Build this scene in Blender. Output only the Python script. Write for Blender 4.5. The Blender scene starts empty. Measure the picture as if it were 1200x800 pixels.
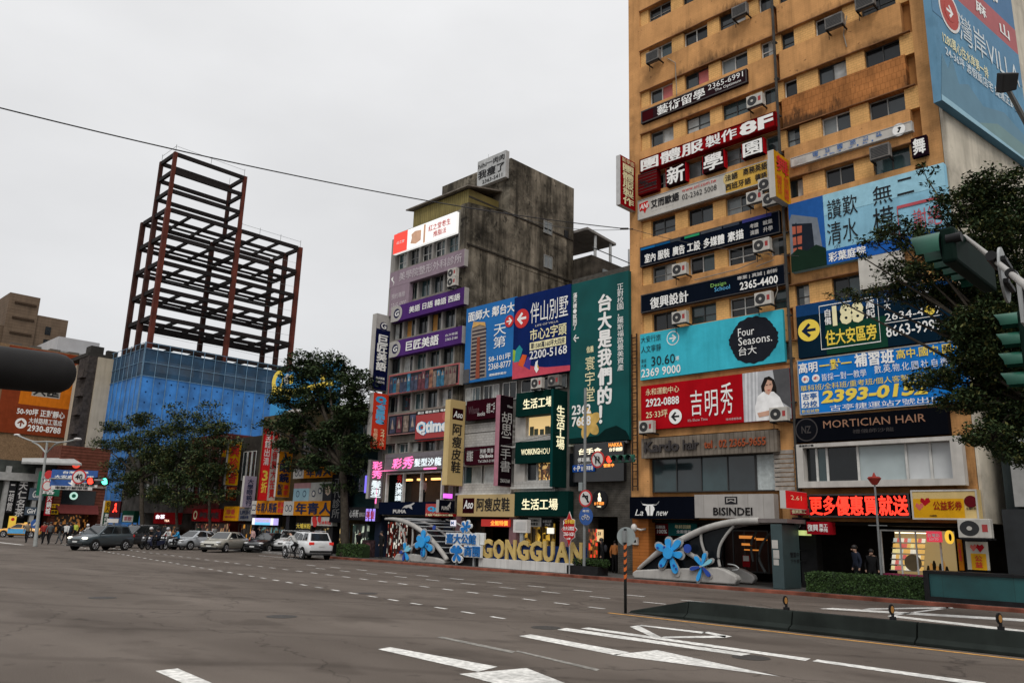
import bpy, math, random
from mathutils import Vector, Matrix
random.seed(7)
SC = bpy.context.scene
COL = SC.collection
R_ = math.radians
# ------------------------------------------------------------------ camera
RIGHT = Vector((0.71478242, 0.69877058, 0.02838605))
DOWN = Vector((-0.14182415, 0.18458091, -0.97253062))
FWD = Vector((-0.6848153, 0.69112196, 0.23103773))
CAM = Vector((0, 0, 2.1))
FOC = 936.0
cd = bpy.data.cameras.new('camera'); co = bpy.data.objects.new('camera', cd); COL.objects.link(co)
UPV = -DOWN; BK = -FWD
co.matrix_world = Matrix(((RIGHT.x, UPV.x, BK.x, CAM.x), (RIGHT.y, UPV.y, BK.y, CAM.y), (RIGHT.z, UPV.z, BK.z, CAM.z), (0, 0, 0, 1)))
cd.sensor_fit = 'HORIZONTAL'; cd.sensor_width = 36; cd.lens = FOC / 1200 * 36
cd.clip_start = 0.1; cd.clip_end = 4000
SC.camera = co
# ------------------------------------------------------------------ sky (overcast), sun, exposure
SUN_EL, SUN_ROT = R_(52), R_(150)
W = bpy.data.worlds.new('World'); SC.world = W; W.use_nodes = True
nt = W.node_tree; nt.nodes.clear()
def N(t, ty, **k):
    n = t.nodes.new(ty)
    for a, b in k.items(): setattr(n, a, b)
    return n
out = N(nt, 'ShaderNodeOutputWorld'); bg = N(nt, 'ShaderNodeBackground')
sky = N(nt, 'ShaderNodeTexSky', sky_type='NISHITA', sun_disc=False, sun_elevation=SUN_EL, sun_rotation=SUN_ROT)
bg.inputs[1].default_value = 0.1
tc = N(nt, 'ShaderNodeTexCoord'); sep = N(nt, 'ShaderNodeSeparateXYZ'); nt.links.new(tc.outputs['Generated'], sep.inputs[0])
rp = N(nt, 'ShaderNodeValToRGB'); nt.links.new(sep.outputs[2], rp.inputs[0])
el = rp.color_ramp.elements
el[0].position = 0.0; el[0].color = (7.5, 7.5, 7.55, 1)
el[1].position = 1.0; el[1].color = (19.5, 19.5, 19.6, 1)
e = el.new(0.32); e.color = (8.0, 8.0, 8.05, 1)
e = el.new(0.62); e.color = (9.2, 9.2, 9.25, 1)
nz = N(nt, 'ShaderNodeTexNoise'); nz.inputs['Scale'].default_value = 2.2; nz.inputs['Detail'].default_value = 5
mp = N(nt, 'ShaderNodeMapping'); mp.inputs['Scale'].default_value = (1, 1, 2.2); nt.links.new(tc.outputs['Generated'], mp.inputs[0]); nt.links.new(mp.outputs[0], nz.inputs[0])
mr = N(nt, 'ShaderNodeMapRange'); mr.inputs[3].default_value = 0.91; mr.inputs[4].default_value = 1.09; mr.inputs[1].default_value = .3; mr.inputs[2].default_value = .7
nt.links.new(nz.outputs[0], mr.inputs[0])
mu = N(nt, 'ShaderNodeVectorMath', operation='SCALE'); nt.links.new(rp.outputs[0], mu.inputs[0]); nt.links.new(mr.outputs[0], mu.inputs['Scale'])
mx = N(nt, 'ShaderNodeMix', data_type='RGBA'); mx.inputs[0].default_value = 0.93
nt.links.new(sky.outputs[0], mx.inputs[6]); nt.links.new(mu.outputs[0], mx.inputs[7]); nt.links.new(mx.outputs[2], bg.inputs[0]); nt.links.new(bg.outputs[0], out.inputs[0])
sd = bpy.data.lights.new('sun', 'SUN'); sd.energy = 1.5; sd.angle = R_(24); sd.color = (1, .95, .88)
so = bpy.data.objects.new('sun', sd); COL.objects.link(so)
sdir = Vector((0.55, -0.62, 0.95)).normalized()
so.rotation_euler = sdir.to_track_quat('Z', 'Y').to_euler()
sky.sun_elevation = math.asin(sdir.z); sky.sun_rotation = math.atan2(sdir.x, sdir.y)
SC.view_settings.view_transform = 'Standard'; SC.view_settings.look = 'None'; SC.view_settings.exposure = 0.0; SC.view_settings.gamma = 1
SC.cycles.max_bounces = 6
# ------------------------------------------------------------------ measuring
def ray(px, py): return RIGHT * ((px - 600) / FOC) + DOWN * ((py - 400) / FOC) + FWD
def at(px, py, Y):
    r = ray(px, py); return CAM + r * (Y / r.y)
def atx(px, py, X):
    r = ray(px, py); return CAM + r * (X / r.x)
def gr(px, py, z=0):
    r = ray(px, py); return CAM + r * ((z - CAM.z) / r.z)
def atd(px, py, dep): return CAM + ray(px, py) * dep
# ------------------------------------------------------------------ materials
MATS = {}
def lin(c):
    if isinstance(c, str):
        c = [int(c[i:i+2], 16) / 255 for i in (0, 2, 4)]
        c = [(x / 12.92 if x <= .04045 else ((x + .055) / 1.055) ** 2.4) for x in c]
    return tuple(c)
def M(name, col, rough=.6, spec=.12, noise=.12, scale=3.0, metal=0, streak=0, dirt=0, bump=0, tile=None, tmix=.8):
    """procedural paint / stone: two noises vary the colour; streak = vertical run marks; dirt = dark blotches; tile = joint grid (w, h)"""
    if name in MATS: return MATS[name]
    m = bpy.data.materials.new(name); m.use_nodes = True; t = m.node_tree; L = t.links.new
    b = t.nodes['Principled BSDF']; b.inputs['Roughness'].default_value = rough; b.inputs['Metallic'].default_value = metal
    b.inputs['Specular IOR Level'].default_value = spec if spec > .35 else spec * .4
    c = lin(col); tcn = N(t, 'ShaderNodeTexCoord')
    n1 = N(t, 'ShaderNodeTexNoise'); n1.inputs['Scale'].default_value = scale; n1.inputs['Detail'].default_value = 6; L(tcn.outputs['Object'], n1.inputs[0])
    r1 = N(t, 'ShaderNodeValToRGB'); L(n1.outputs[0], r1.inputs[0])
    r1.color_ramp.elements[0].position = .3; r1.color_ramp.elements[1].position = .7
    r1.color_ramp.elements[0].color = tuple(max(0, x * (1 - noise)) for x in c) + (1,)
    r1.color_ramp.elements[1].color = tuple(min(1, x * (1 + noise)) for x in c) + (1,)
    cur = r1.outputs[0]
    if tile:
        br = N(t, 'ShaderNodeTexBrick'); mpn = N(t, 'ShaderNodeMapping'); mpn.inputs['Rotation'].default_value = (math.pi / 2, 0, 0)
        L(tcn.outputs['Object'], mpn.inputs[0]); L(mpn.outputs[0], br.inputs[0])
        br.inputs['Scale'].default_value = 1; br.inputs['Brick Width'].default_value = tile[0]; br.inputs['Row Height'].default_value = tile[1]; br.inputs['Mortar Size'].default_value = tile[2] if len(tile) > 2 else .012
        br.inputs['Color1'].default_value = (1, 1, 1, 1); br.inputs['Color2'].default_value = (.86, .86, .86, 1); br.inputs['Mortar'].default_value = (.5, .48, .45, 1); br.offset = .5
        mm = N(t, 'ShaderNodeMix', data_type='RGBA', blend_type='MULTIPLY'); mm.inputs[0].default_value = tmix; L(cur, mm.inputs[6]); L(br.outputs[0], mm.inputs[7]); cur = mm.outputs[2]
    def over(cur, scale3, lo, hi, colr, amt, sc=1.0, det=5):
        mpn = N(t, 'ShaderNodeMapping'); mpn.inputs['Scale'].default_value = scale3; L(tcn.outputs['Object'], mpn.inputs[0])
        nn = N(t, 'ShaderNodeTexNoise'); nn.inputs['Scale'].default_value = sc; nn.inputs['Detail'].default_value = det; nn.inputs['Roughness'].default_value = .65; L(mpn.outputs[0], nn.inputs[0])
        q = N(t, 'ShaderNodeMapRange'); q.inputs[1].default_value = lo; q.inputs[2].default_value = hi; q.inputs[4].default_value = amt; L(nn.outputs[0], q.inputs[0])
        mm = N(t, 'ShaderNodeMix', data_type='RGBA'); L(q.outputs[0], mm.inputs[0]); L(cur, mm.inputs[6]); mm.inputs[7].default_value = colr + (1,)
        return mm.outputs[2]
    if streak: cur = over(cur, (2.2, 2.2, .16), .48, .75, tuple(x * .28 for x in c), streak)
    if dirt: cur = over(cur, (.45, .45, .5), .5, .72, tuple(x * .2 + .003 for x in c), dirt, det=9)
    L(cur, b.inputs['Base Color'])
    if bump:
        bn = N(t, 'ShaderNodeBump'); bn.inputs['Strength'].default_value = bump; bn.inputs['Distance'].default_value = .02
        n2 = N(t, 'ShaderNodeTexNoise'); n2.inputs['Scale'].default_value = scale * 6; n2.inputs['Detail'].default_value = 6; L(tcn.outputs['Object'], n2.inputs[0]); L(n2.outputs[0], bn.inputs['Height']); L(bn.outputs[0], b.inputs['Normal'])
    MATS[name] = m; return m
def SGN(col):  # printed or painted sign sheet
    return M('sign_' + str(col), col, .55, .02, .10, 1.1, streak=.22, dirt=.3, bump=.22)
def EM(name, col, s=1.0, base=None):
    if name in MATS: return MATS[name]
    m = bpy.data.materials.new(name); m.use_nodes = True; b = m.node_tree.nodes['Principled BSDF']
    c = lin(col); b.inputs['Base Color'].default_value = tuple(x * .6 for x in c) + (1,)
    b.inputs['Emission Color'].default_value = c + (1,); b.inputs['Emission Strength'].default_value = s; b.inputs['Roughness'].default_value = .4
    MATS[name] = m; return m
def SHOP(name, c1, c2, s=1.0, scale=5.0):   # lit shelves of goods seen behind a shop window
    if name in MATS: return MATS[name]
    m = bpy.data.materials.new(name); m.use_nodes = True; t = m.node_tree; L = t.links.new; b = t.nodes['Principled BSDF']
    tcn = N(t, 'ShaderNodeTexCoord'); vo = N(t, 'ShaderNodeTexVoronoi', distance='CHEBYCHEV'); vo.inputs['Scale'].default_value = scale * 2.2 + 2; vo.inputs['Randomness'].default_value = .7
    mpn = N(t, 'ShaderNodeMapping'); mpn.inputs['Scale'].default_value = (1.0, 1.0, .62); L(tcn.outputs['Object'], mpn.inputs[0]); L(mpn.outputs[0], vo.inputs[0])
    sp = N(t, 'ShaderNodeSeparateColor'); L(vo.outputs['Color'], sp.inputs[0])
    r = N(t, 'ShaderNodeValToRGB'); L(sp.outputs[0], r.inputs[0]); r.color_ramp.interpolation = 'CONSTANT'
    e = r.color_ramp.elements; c1 = lin(c1); c2 = lin(c2)
    e[0].color = c1 + (1,); e[0].position = 0; e[1].position = .2; e[1].color = tuple(x * .12 for x in c2) + (1,)
    for p, k, cc in ((.45, .5, c2), (.55, .03, c1), (.72, .8, c1), (.80, .05, c2), (.92, .25, c2)):
        q = e.new(p); q.color = tuple(x * k for x in cc) + (1,)
    nn = N(t, 'ShaderNodeTexNoise'); nn.inputs['Scale'].default_value = .9; nn.inputs['Detail'].default_value = 3; L(tcn.outputs['Object'], nn.inputs[0])
    q = N(t, 'ShaderNodeMapRange'); q.inputs[1].default_value = .35; q.inputs[2].default_value = .65; q.inputs[3].default_value = .15; q.inputs[4].default_value = 1.3; L(nn.outputs[0], q.inputs[0])
    mm = N(t, 'ShaderNodeVectorMath', operation='SCALE'); L(r.outputs[0], mm.inputs[0]); L(q.outputs[0], mm.inputs['Scale'])
    L(r.outputs[0], b.inputs['Base Color']); L(mm.outputs[0], b.inputs['Emission Color']); b.inputs['Emission Strength'].default_value = s; b.inputs['Roughness'].default_value = .3
    MATS[name] = m; return m
GLASS = M('window_glass', (.018, .026, .03), .07, .6, .3, .8)
GLASS2 = M('window_glass_teal', (.03, .055, .06), .1, .55, .4, .7)
GLASSD = M('window_glass_dark', (.008, .01, .012), .12, .4, .3, .8)
CURT = M('curtained_glass', (.34, .35, .34), .4, .4, .35, 2.5)
BLIND = M('frosted_glass', (.15, .17, .175), .25, .5, .2, 1.5)
PINKC = M('pink_curtained_glass', (.42, .1, .09), .4, .4, .2, 2)
FRAME = M('window_frame', (.20, .20, .19), .5, .4, .2)
FRAMEW = M('window_frame_light', (.48, .48, .46), .5, .4, .2)
FRAMED = M('window_frame_dark', (.03, .03, .03), .5, .4, .2)
STEEL = M('galvanised_steel', (.35, .36, .36), .45, .5, .15, 4, .4)
GPOLE = M('painted_pole', (.18, .19, .19), .5, .4, .15, 4)
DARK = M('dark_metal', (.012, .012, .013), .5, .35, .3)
BLACKP = M('black_plastic', (.015, .015, .016), .45, .4, .2)
WHITE = M('white_lettering', (.80, .80, .78), .5, .3, .05)
INK = M('black_lettering', (.012, .012, .014), .5, .3, .1)
# ------------------------------------------------------------------ mesh building
CUR = bpy.data.curves.new('type', 'FONT'); CUR.resolution_u = 2; TOB = bpy.data.objects.new('type', CUR)
GC = {}
def glyphs(s, bold=0.0, ext=0.0):
    k = (s, bold, ext)
    if k not in GC:
        CUR.body = s; CUR.offset = bold; CUR.extrude = ext
        m = TOB.to_mesh()
        GC[k] = ([v.co.copy() for v in m.vertices], [tuple(p.vertices) for p in m.polygons]); TOB.to_mesh_clear()
    return GC[k]
_c = glyphs('國')[0]; CJ0, CJ1 = min(v.y for v in _c), max(v.y for v in _c)
def wloc(o):
    v = Vector((0, 0, 0))
    while o: v = v + o.location; o = o.parent
    return v
class MB:
    def __init__(s): s.v = []; s.f = []; s.m = []
    def add(s, vs, fs, mi=0):
        o = len(s.v); s.v += [tuple(p) for p in vs]; s.f += [tuple(i + o for i in q) for q in fs]; s.m += [mi] * len(fs); return s
    def box(s, x0, x1, y0, y1, z0, z1, mi=0):
        if x1 < x0: x0, x1 = x1, x0
        if z1 < z0: z0, z1 = z1, z0
        if y1 < y0: y0, y1 = y1, y0
        return s.add([(x0, y0, z0), (x1, y0, z0), (x1, y1, z0), (x0, y1, z0), (x0, y0, z1), (x1, y0, z1), (x1, y1, z1), (x0, y1, z1)],
              [(3, 2, 1, 0), (4, 5, 6, 7), (0, 1, 5, 4), (1, 2, 6, 5), (2, 3, 7, 6), (3, 0, 4, 7)], mi)
    def prism(s, pts, vec, mi=0):   # polygon (3-D points) pushed along vec
        n = len(pts); a = [Vector(p) for p in pts]; b = [p + Vector(vec) for p in a]
        return s.add(a + b, [tuple(range(n))[::-1], tuple(range(n, 2 * n))] + [(i, (i + 1) % n, n + (i + 1) % n, n + i) for i in range(n)], mi)
    def tube(s, pts, r, n=8, mi=0, cap=True):
        pts = [Vector(p) for p in pts]; k = len(pts)
        rr = r if isinstance(r, (list, tuple)) else [r] * k
        vs = []; ref = None
        for i, p in enumerate(pts):
            d = (pts[min(i + 1, k - 1)] - pts[max(i - 1, 0)]).normalized()
            if ref is None: ref = Vector((0, 0, 1)) if abs(d.z) < .9 else Vector((1, 0, 0))
            a = d.cross(ref).normalized(); b = d.cross(a).normalized(); ref = -b if False else ref
            for j in range(n):
                t = 2 * math.pi * j / n; vs.append(p + a * (math.cos(t) * rr[i]) + b * (math.sin(t) * rr[i]))
        fs = [(i * n + j, i * n + (j + 1) % n, (i + 1) * n + (j + 1) % n, (i + 1) * n + j) for i in range(k - 1) for j in range(n)]
        if cap: fs += [tuple(range(n))[::-1], tuple(range((k - 1) * n, k * n))]
        return s.add(vs, fs, mi)
    def ell(s, c, rx, ry, rz, n=12, k=8, mi=0):
        c = Vector(c); vs = []; fs = []
        for i in range(k + 1):
            a = math.pi * i / k
            for j in range(n):
                t = 2 * math.pi * j / n; vs.append(c + Vector((rx * math.sin(a) * math.cos(t), ry * math.sin(a) * math.sin(t), rz * math.cos(a))))
        for i in range(k):
            for j in range(n): fs.append((i * n + j, (i + 1) * n + j, (i + 1) * n + (j + 1) % n, i * n + (j + 1) % n))
        return s.add(vs, fs, mi)
    def disc(s, c, U, V, ru, rv=None, n=24, mi=0, th=0):
        rv = rv or ru; U = Vector(U); V = Vector(V); c = Vector(c)
        pts = [c + U * (ru * math.cos(2 * math.pi * i / n)) + V * (rv * math.sin(2 * math.pi * i / n)) for i in range(n)]
        if th: return s.prism(pts, U.cross(V) * -th, mi)
        return s.add(pts, [tuple(range(n))], mi)
    def build(s, name, mats, parent=None, smooth=False, bevel=0):
        if not isinstance(mats, (list, tuple)): mats = [mats]
        if parent: off = wloc(parent)
        else:
            xs = [p[0] for p in s.v]; ys = [p[1] for p in s.v]; zs = [p[2] for p in s.v]
            off = Vector(((min(xs) + max(xs)) / 2, (min(ys) + max(ys)) / 2, min(zs)))
        me = bpy.data.meshes.new(name); me.from_pydata([tuple(Vector(p) - off) for p in s.v], [], s.f)
        for m in mats: me.materials.append(m)
        if len(mats) > 1: me.polygons.foreach_set('material_index', s.m)
        if smooth: me.polygons.foreach_set('use_smooth', [True] * len(s.f))
        me.update()
        o = bpy.data.objects.new(name, me); COL.objects.link(o)
        if parent: o.parent = parent
        else: o.location = off
        if bevel:
            b = o.modifiers.new('bevel', 'BEVEL'); b.width = bevel; b.segments = 2; b.limit_method = 'ANGLE'; b.angle_limit = R_(40)
        return o
def tag(o, label, cat, group=None):
    o['label'] = label; o['category'] = cat
    if group: o['group'] = group
    return o
def thing(name, label, cat, loc, group=None):
    o = bpy.data.objects.new(name, None); o.empty_display_size = .2; COL.objects.link(o); o.location = Vector(loc)
    return tag(o, label, cat, group)
def struct(o): o['kind'] = 'structure'; return o
def dup(o, loc=None, rz=0, label=None, parent=None, scale=None):
    c = o.copy(); COL.objects.link(c)
    if parent is not None: c.parent = parent
    else:
        c.location = Vector(loc); c.rotation_euler = (0, 0, rz)
        if scale: c.scale = scale
        if label: c['label'] = label
    for ch in list(o.children): dup(ch, parent=c)
    return c
# ------------------------------------------------------------------ flat faces that carry print
ZV = Vector((0, 0, 1))
class Face:
    """a rectangle: u to the right, v down (0..1), N out of it"""
    def __init__(s, O, U, w, h, Nv, V=None): s.O = Vector(O); s.U = Vector(U); s.w = w; s.h = h; s.N = Vector(Nv); s.V = Vector(V) if V else ZV
    def p(s, u, v, off=0): return s.O + s.U * (s.w * u) - s.V * (s.h * v) + s.N * off
    def text(s, mb, t, u0, v0, u1, v1, off, mi=0, bold=.02, vert=False, depth=0, lean=0):
        if vert:
            n = len(t); dv = (v1 - v0) / n
            for i, ch in enumerate(t):
                if ch.strip(): s._fit(mb, ch, u0, v0 + dv * i + dv * .04, u1, v0 + dv * (i + .96), off, mi, bold, depth, lean)
        else: s._fit(mb, t, u0, v0, u1, v1, off, mi, bold, depth, lean)
    def _fit(s, mb, t, u0, v0, u1, v1, off, mi, bold, depth, lean):
        cj = any(ord(c) > 0x2e80 for c in t)
        vs, fs = glyphs(t, min(bold, .004) if cj else bold, .5 if depth else 0.0)
        if not vs: return
        xa, xb = min(p.x for p in vs), max(p.x for p in vs); ya, yb = min(p.y for p in vs), max(p.y for p in vs)
        if cj:
            ya, yb = min(ya, CJ0 + .06), max(yb, CJ1 - .06)
            if len(t) == 1: xa, xb = min(xa, .08), max(xb, .92)
        sx = (u1 - u0) / (xb - xa); sy = (v1 - v0) / (yb - ya)
        for i, (dx, dy) in enumerate(((0, 0), (bold, 0), (-bold, 0), (0, bold * .7), (0, -bold * .7)) if cj and bold > .004 else ((0, 0),)):   # heavy strokes
            mb.add([s.p(u0 + (p.x + dx - xa) * sx + lean * (p.y - ya) * sx, v1 - (p.y + dy - ya) * sy, off + i * .0004 + (depth * (p.z + .5) if depth else 0)) for p in vs], fs, mi)
    def rect(s, mb, u0, v0, u1, v1, off, mi=0, th=0):
        q = [s.p(u0, v1, off), s.p(u1, v1, off), s.p(u1, v0, off), s.p(u0, v0, off)]
        if th: mb.prism(q, s.N * th, mi)
        else: mb.add(q, [(0, 1, 2, 3)], mi)
    def poly(s, mb, pts, off, mi=0): mb.add([s.p(u, v, off) for u, v in pts], [tuple(range(len(pts)))], mi)
    def disc(s, mb, u, v, r, off, mi=0, n=24, rv=None): mb.disc(s.p(u, v, off), s.U, s.V, r, rv or r, n, mi)
def decorate(root, face, items, off=.006):
    """items: ('t', text, u0,v0,u1,v1, material, opts) | ('r',u0,v0,u1,v1,mat) | ('o',u,v,r,mat) | ('p',pts,mat[,name]) ; text gets one mesh per colour"""
    k = 0
    def mk(nm, mat, fn):
        mb = MB(); fn(mb); mb.build(nm, mat, root)
    for it in items:
        ty = it[0]
        if ty == 't':
            op = it[7] if len(it) > 7 else {}
            mk('lettering', it[6], lambda mb: face.text(mb, it[1], *it[2:6], off + .022, 0, **op))
        elif ty == 'a':      # arrow in a roundel: u, v, radius, angle, disc material, arrow material
            k += 2; u, v, r, ang, m1, m2 = it[1:]
            mk('arrow_roundel', m1, lambda mb: face.disc(mb, u, v, r, off + k * .0022 - .0022))
            ca, sa = math.cos(ang), math.sin(ang); w = .13; ar = MB()
            for P in ([(-.62, -w), (.5, -w), (.5, w), (-.62, w)], [(.68, 0), (.02, .66), (-.18, .46), (.3, 0)], [(.3, 0), (-.18, -.46), (.02, -.66), (.68, 0)]):
                q = [((x * ca - y * sa) * r, (x * sa + y * ca) * r) for x, y in P]
                ar.add([face.p(u + x / face.w, v - y / face.h, off + k * .0022 + (.0008 if P[0][0] > 0 else 0)) for x, y in q], [(0, 1, 2, 3)])
            ar.build('arrow', m2, root)
        else:
            k += 1; o2 = off + k * .0022
            if ty == 'r': mk('printed_block', it[5], lambda mb: face.rect(mb, *it[1:5], o2))
            elif ty == 'o': mk('printed_roundel', it[4], lambda mb: face.disc(mb, it[1], it[2], it[3], o2))
            else: mk(it[3] if len(it) > 3 else 'printed_shape', it[2], lambda mb: face.poly(mb, it[1], o2))
def sign(name, label, tl, br, mat, items=(), Y=33.72, back=33.94, frame=None, fw=.07, cat='sign', group=None, edge=None):
    a = at(*tl, Y); b = at(*br, Y); x0, x1, z1, z0 = a.x, b.x, a.z, b.z
    root = thing(name, label, cat, ((x0 + x1) / 2, back, z0), group)
    MB().box(x0, x1, Y, back, z0, z1).build('panel', mat, root)
    if edge:
        for q in ((x0 - .03, x0 - .002), (x1 + .002, x1 + .03)): MB().box(q[0], q[1], Y - .004, back - .01, z0, z1).build('edge_trim', edge, root)
    if frame:
        m = MB(); g = .02
        m.box(x0, x1, Y - g, Y - .001, z0, z0 + fw); m.box(x0, x1, Y - g, Y - .001, z1 - fw, z1)
        m.box(x0, x0 + fw, Y - g, Y - .001, z0 + fw, z1 - fw); m.box(x1 - fw, x1, Y - g, Y - .001, z0 + fw, z1 - fw); m.build('frame', frame, root)
    f = Face((x0, Y, z1), (1, 0, 0), x1 - x0, z1 - z0, (0, -1, 0)); decorate(root, f, items)
    return root, f
# ================================================================== THE SETTING
def asphalt():
    m = bpy.data.materials.new('asphalt'); m.use_nodes = True; t = m.node_tree; L = t.links.new; b = t.nodes['Principled BSDF']
    tcn = N(t, 'ShaderNodeTexCoord')
    def noise(sc, det, scale3=(1, 1, 1)):
        mpn = N(t, 'ShaderNodeMapping'); mpn.inputs['Scale'].default_value = scale3; L(tcn.outputs['Object'], mpn.inputs[0])
        n = N(t, 'ShaderNodeTexNoise'); n.inputs['Scale'].default_value = sc; n.inputs['Detail'].default_value = det; L(mpn.outputs[0], n.inputs[0]); return n.outputs[0]
    def ramp(s, lo, hi, c0, c1):
        r = N(t, 'ShaderNodeValToRGB'); L(s, r.inputs[0]); r.color_ramp.elements[0].position = lo; r.color_ramp.elements[1].position = hi
        r.color_ramp.elements[0].color = c0 + (1,); r.color_ramp.elements[1].color = c1 + (1,); return r.outputs[0]
    def mul(a, c, f=1):
        x = N(t, 'ShaderNodeMix', data_type='RGBA', blend_type='MULTIPLY'); x.inputs[0].default_value = f; L(a, x.inputs[6]); L(c, x.inputs[7]); return x.outputs[2]
    base = ramp(noise(.22, 5), .3, .72, (.090, .075, .064), (.132, .112, .097))
    fine = ramp(noise(75, 5), .32, .7, (.4, .4, .4), (1.6, 1.57, 1.54))
    lane = ramp(noise(.9, 4, (.05, .55, 1)), .35, .65, (.80, .79, .78), (1.1, 1.1, 1.1))
    c = mul(mul(base, fine, .8), lane, .9)
    c = mul(c, ramp(noise(.35, 8, (1, 1.6, 1)), .56, .64, (1, 1, 1), (.72, .71, .7)), .8)      # old oil and repair stains
    c = mul(c, ramp(noise(2.2, 8), .62, .70, (1, 1, 1), (.6, .6, .6)), .6)
    wv = N(t, 'ShaderNodeTexWave', wave_type='RINGS', rings_direction='Z'); wv.inputs['Scale'].default_value = .09; wv.inputs['Distortion'].default_value = 3.5; wv.inputs['Detail'].default_value = 3
    mpw = N(t, 'ShaderNodeMapping'); mpw.inputs['Location'].default_value = (14, 2, 0); L(tcn.outputs['Object'], mpw.inputs[0]); L(mpw.outputs[0], wv.inputs[0])
    c = mul(c, ramp(wv.outputs[0], .0, .035, (.66, .65, .64), (1, 1, 1)), .55)                  # turning tyre marks
    v = N(t, 'ShaderNodeTexVoronoi', feature='DISTANCE_TO_EDGE'); v.inputs['Scale'].default_value = .16
    mpn = N(t, 'ShaderNodeMapping'); mpn.inputs['Scale'].default_value = (.6, 1.3, 1); nn = N(t, 'ShaderNodeTexNoise'); nn.inputs['Scale'].default_value = .8; nn.inputs['Detail'].default_value = 6
    L(tcn.outputs['Object'], nn.inputs[0]); ad = N(t, 'ShaderNodeVectorMath', operation='ADD'); sc = N(t, 'ShaderNodeVectorMath', operation='SCALE'); sc.inputs['Scale'].default_value = 2.2
    L(nn.outputs['Color'], sc.inputs[0]); L(tcn.outputs['Object'], ad.inputs[0]); L(sc.outputs[0], ad.inputs[1]); L(ad.outputs[0], mpn.inputs[0]); L(mpn.outputs[0], v.inputs['Vector'])
    c = mul(c, ramp(v.outputs[0], .0, .006, (.4, .4, .4), (1, 1, 1)), .75)
    L(c, b.inputs['Base Color']); b.inputs['Roughness'].default_value = .85; b.inputs['Specular IOR Level'].default_value = .12
    bn = N(t, 'ShaderNodeBump'); bn.inputs['Strength'].default_value = .35; bn.inputs['Distance'].default_value = .01; L(noise(60, 4), bn.inputs['Height']); L(bn.outputs[0], b.inputs['Normal'])
    return m
ASPH = asphalt()
g = MB(); g.add([(-900, -500, 0), (600, -500, 0), (600, 900, 0), (-900, 900, 0)], [(0, 1, 2, 3)]); struct(g.build('road', ASPH))
PAVE = M('paving_stone', (.12, .11, .10), .7, .3, .2, 2, tile=(.4, .4)); KERB = M('red_painted_kerb', (.20, .068, .045), .8, .2, .5, 1.6, dirt=.8)
PAVE2 = M('paving_dark', (.085, .082, .078), .6, .35, .2, 1.2, dirt=.3)
m = MB(); m.box(-95, 40, 31.33, 90, -.05, .14); struct(m.build('sidewalk', PAVE2))
m = MB(); m.box(-48, 40, 31.05, 31.326, -.05, .135); struct(m.build('kerb', KERB, bevel=.02))
m = MB(); m.box(-95, -48.004, 31.05, 31.326, -.05, .135); struct(m.build('kerb', M('grey_kerb', (.2, .19, .18), .8, .2, .2), bevel=.02))
m = MB(); m.box(-240, -114.5, 18, 44, -.05, .14); struct(m.build('sidewalk', PAVE2))
# painted markings, each a sheet 4 mm above the asphalt
PAINT = M('road_paint', (.60, .59, .56), .8, .1, .35, 9, streak=.45, dirt=.75)
PAINTY = M('yellow_road_paint', (.50, .26, .07), .7, .3, .3, 5, dirt=.5)
def paint(mb, pts): mb.add([(x, y, .006) for x, y in pts], [tuple(range(len(pts)))])
def dashes(x0, y0, x1, y1, ln, gap, w):
    mb = MB(); d = Vector((x1 - x0, y1 - y0)); L = d.length; d = d / L; q = Vector((-d.y, d.x)) * (w / 2); s = 0
    while s < L:
        a = Vector((x0, y0)) + d * s; b = a + d * ln; paint(mb, [a - q, b - q, b + q, a + q]); s += ln + gap
    struct(mb.build('lane_dashes', PAINT))
dashes(-14.6, 14.75, -75, 22.9, .55, .75, .13)
dashes(-15, 19.25, -72, 24.2, .62, .85, .14)
dashes(-10, 24.3, -40, 24.6, .9, 1.5, .14)
dashes(-15, 22.4, -36, 23.2, .9, 1.4, .12)
def G(px, py): p = gr(px, py); return (p.x, p.y)
mk = MB()
for q in ([(182, 786), (208, 783), (262, 806), (240, 812)], [(443, 760.5), (457, 758), (583, 781), (560, 787)], [(538, 789.5), (617, 782.5), (664, 801), (600, 806)],
          [(608, 745), (622, 743), (738, 764), (722, 767.5)], [(716, 767), (770, 761.5), (914, 792.5)], [(653, 737.5), (664, 735.5), (880, 766), (868, 768)], [(680, 736), (690, 735), (950, 771.5), (944, 774)], [(952, 774.5), (958, 772.5), (1156, 800), (1146, 803)]):
    mk.add([(a, b, .006) for a, b in [G(*c) for c in q]], [tuple(range(len(q)))])
struct(mk.build('lane_arrows', PAINT))
mk = MB()
for q in ([(738, 734), (748, 732.5), (775, 746.5), (768, 748)], [(748, 732.8), (752, 732), (828, 740.5), (822, 742)], [(822, 740.5), (830, 740), (858, 745.5), (850, 747)], [(772, 747.6), (778, 745.6), (851, 744.4), (850, 747)]):
    mk.add([(a, b, .007) for a, b in [G(*c) for c in q]], [tuple(range(len(q)))])
struct(mk.build('diamond_marking', PAINT))
mk = MB()
for q in ([(512, 746.5), (518, 745.5), (604, 763), (600, 765)], [(604, 763), (607, 762), (703, 784), (699, 786)]):
    mk.add([(a, b, .006) for a, b in [G(*c) for c in q]], [tuple(range(len(q)))])
struct(mk.build('worn_lane_line', M('worn_paint', (.22, .21, .19), .8, .2, .4, 9, dirt=.7)))
mk = MB(); mk.box(-14.2, 30, 18.35, 18.47, .003, .006); struct(mk.build('yellow_edge_line', PAINTY))
mk = MB()
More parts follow.
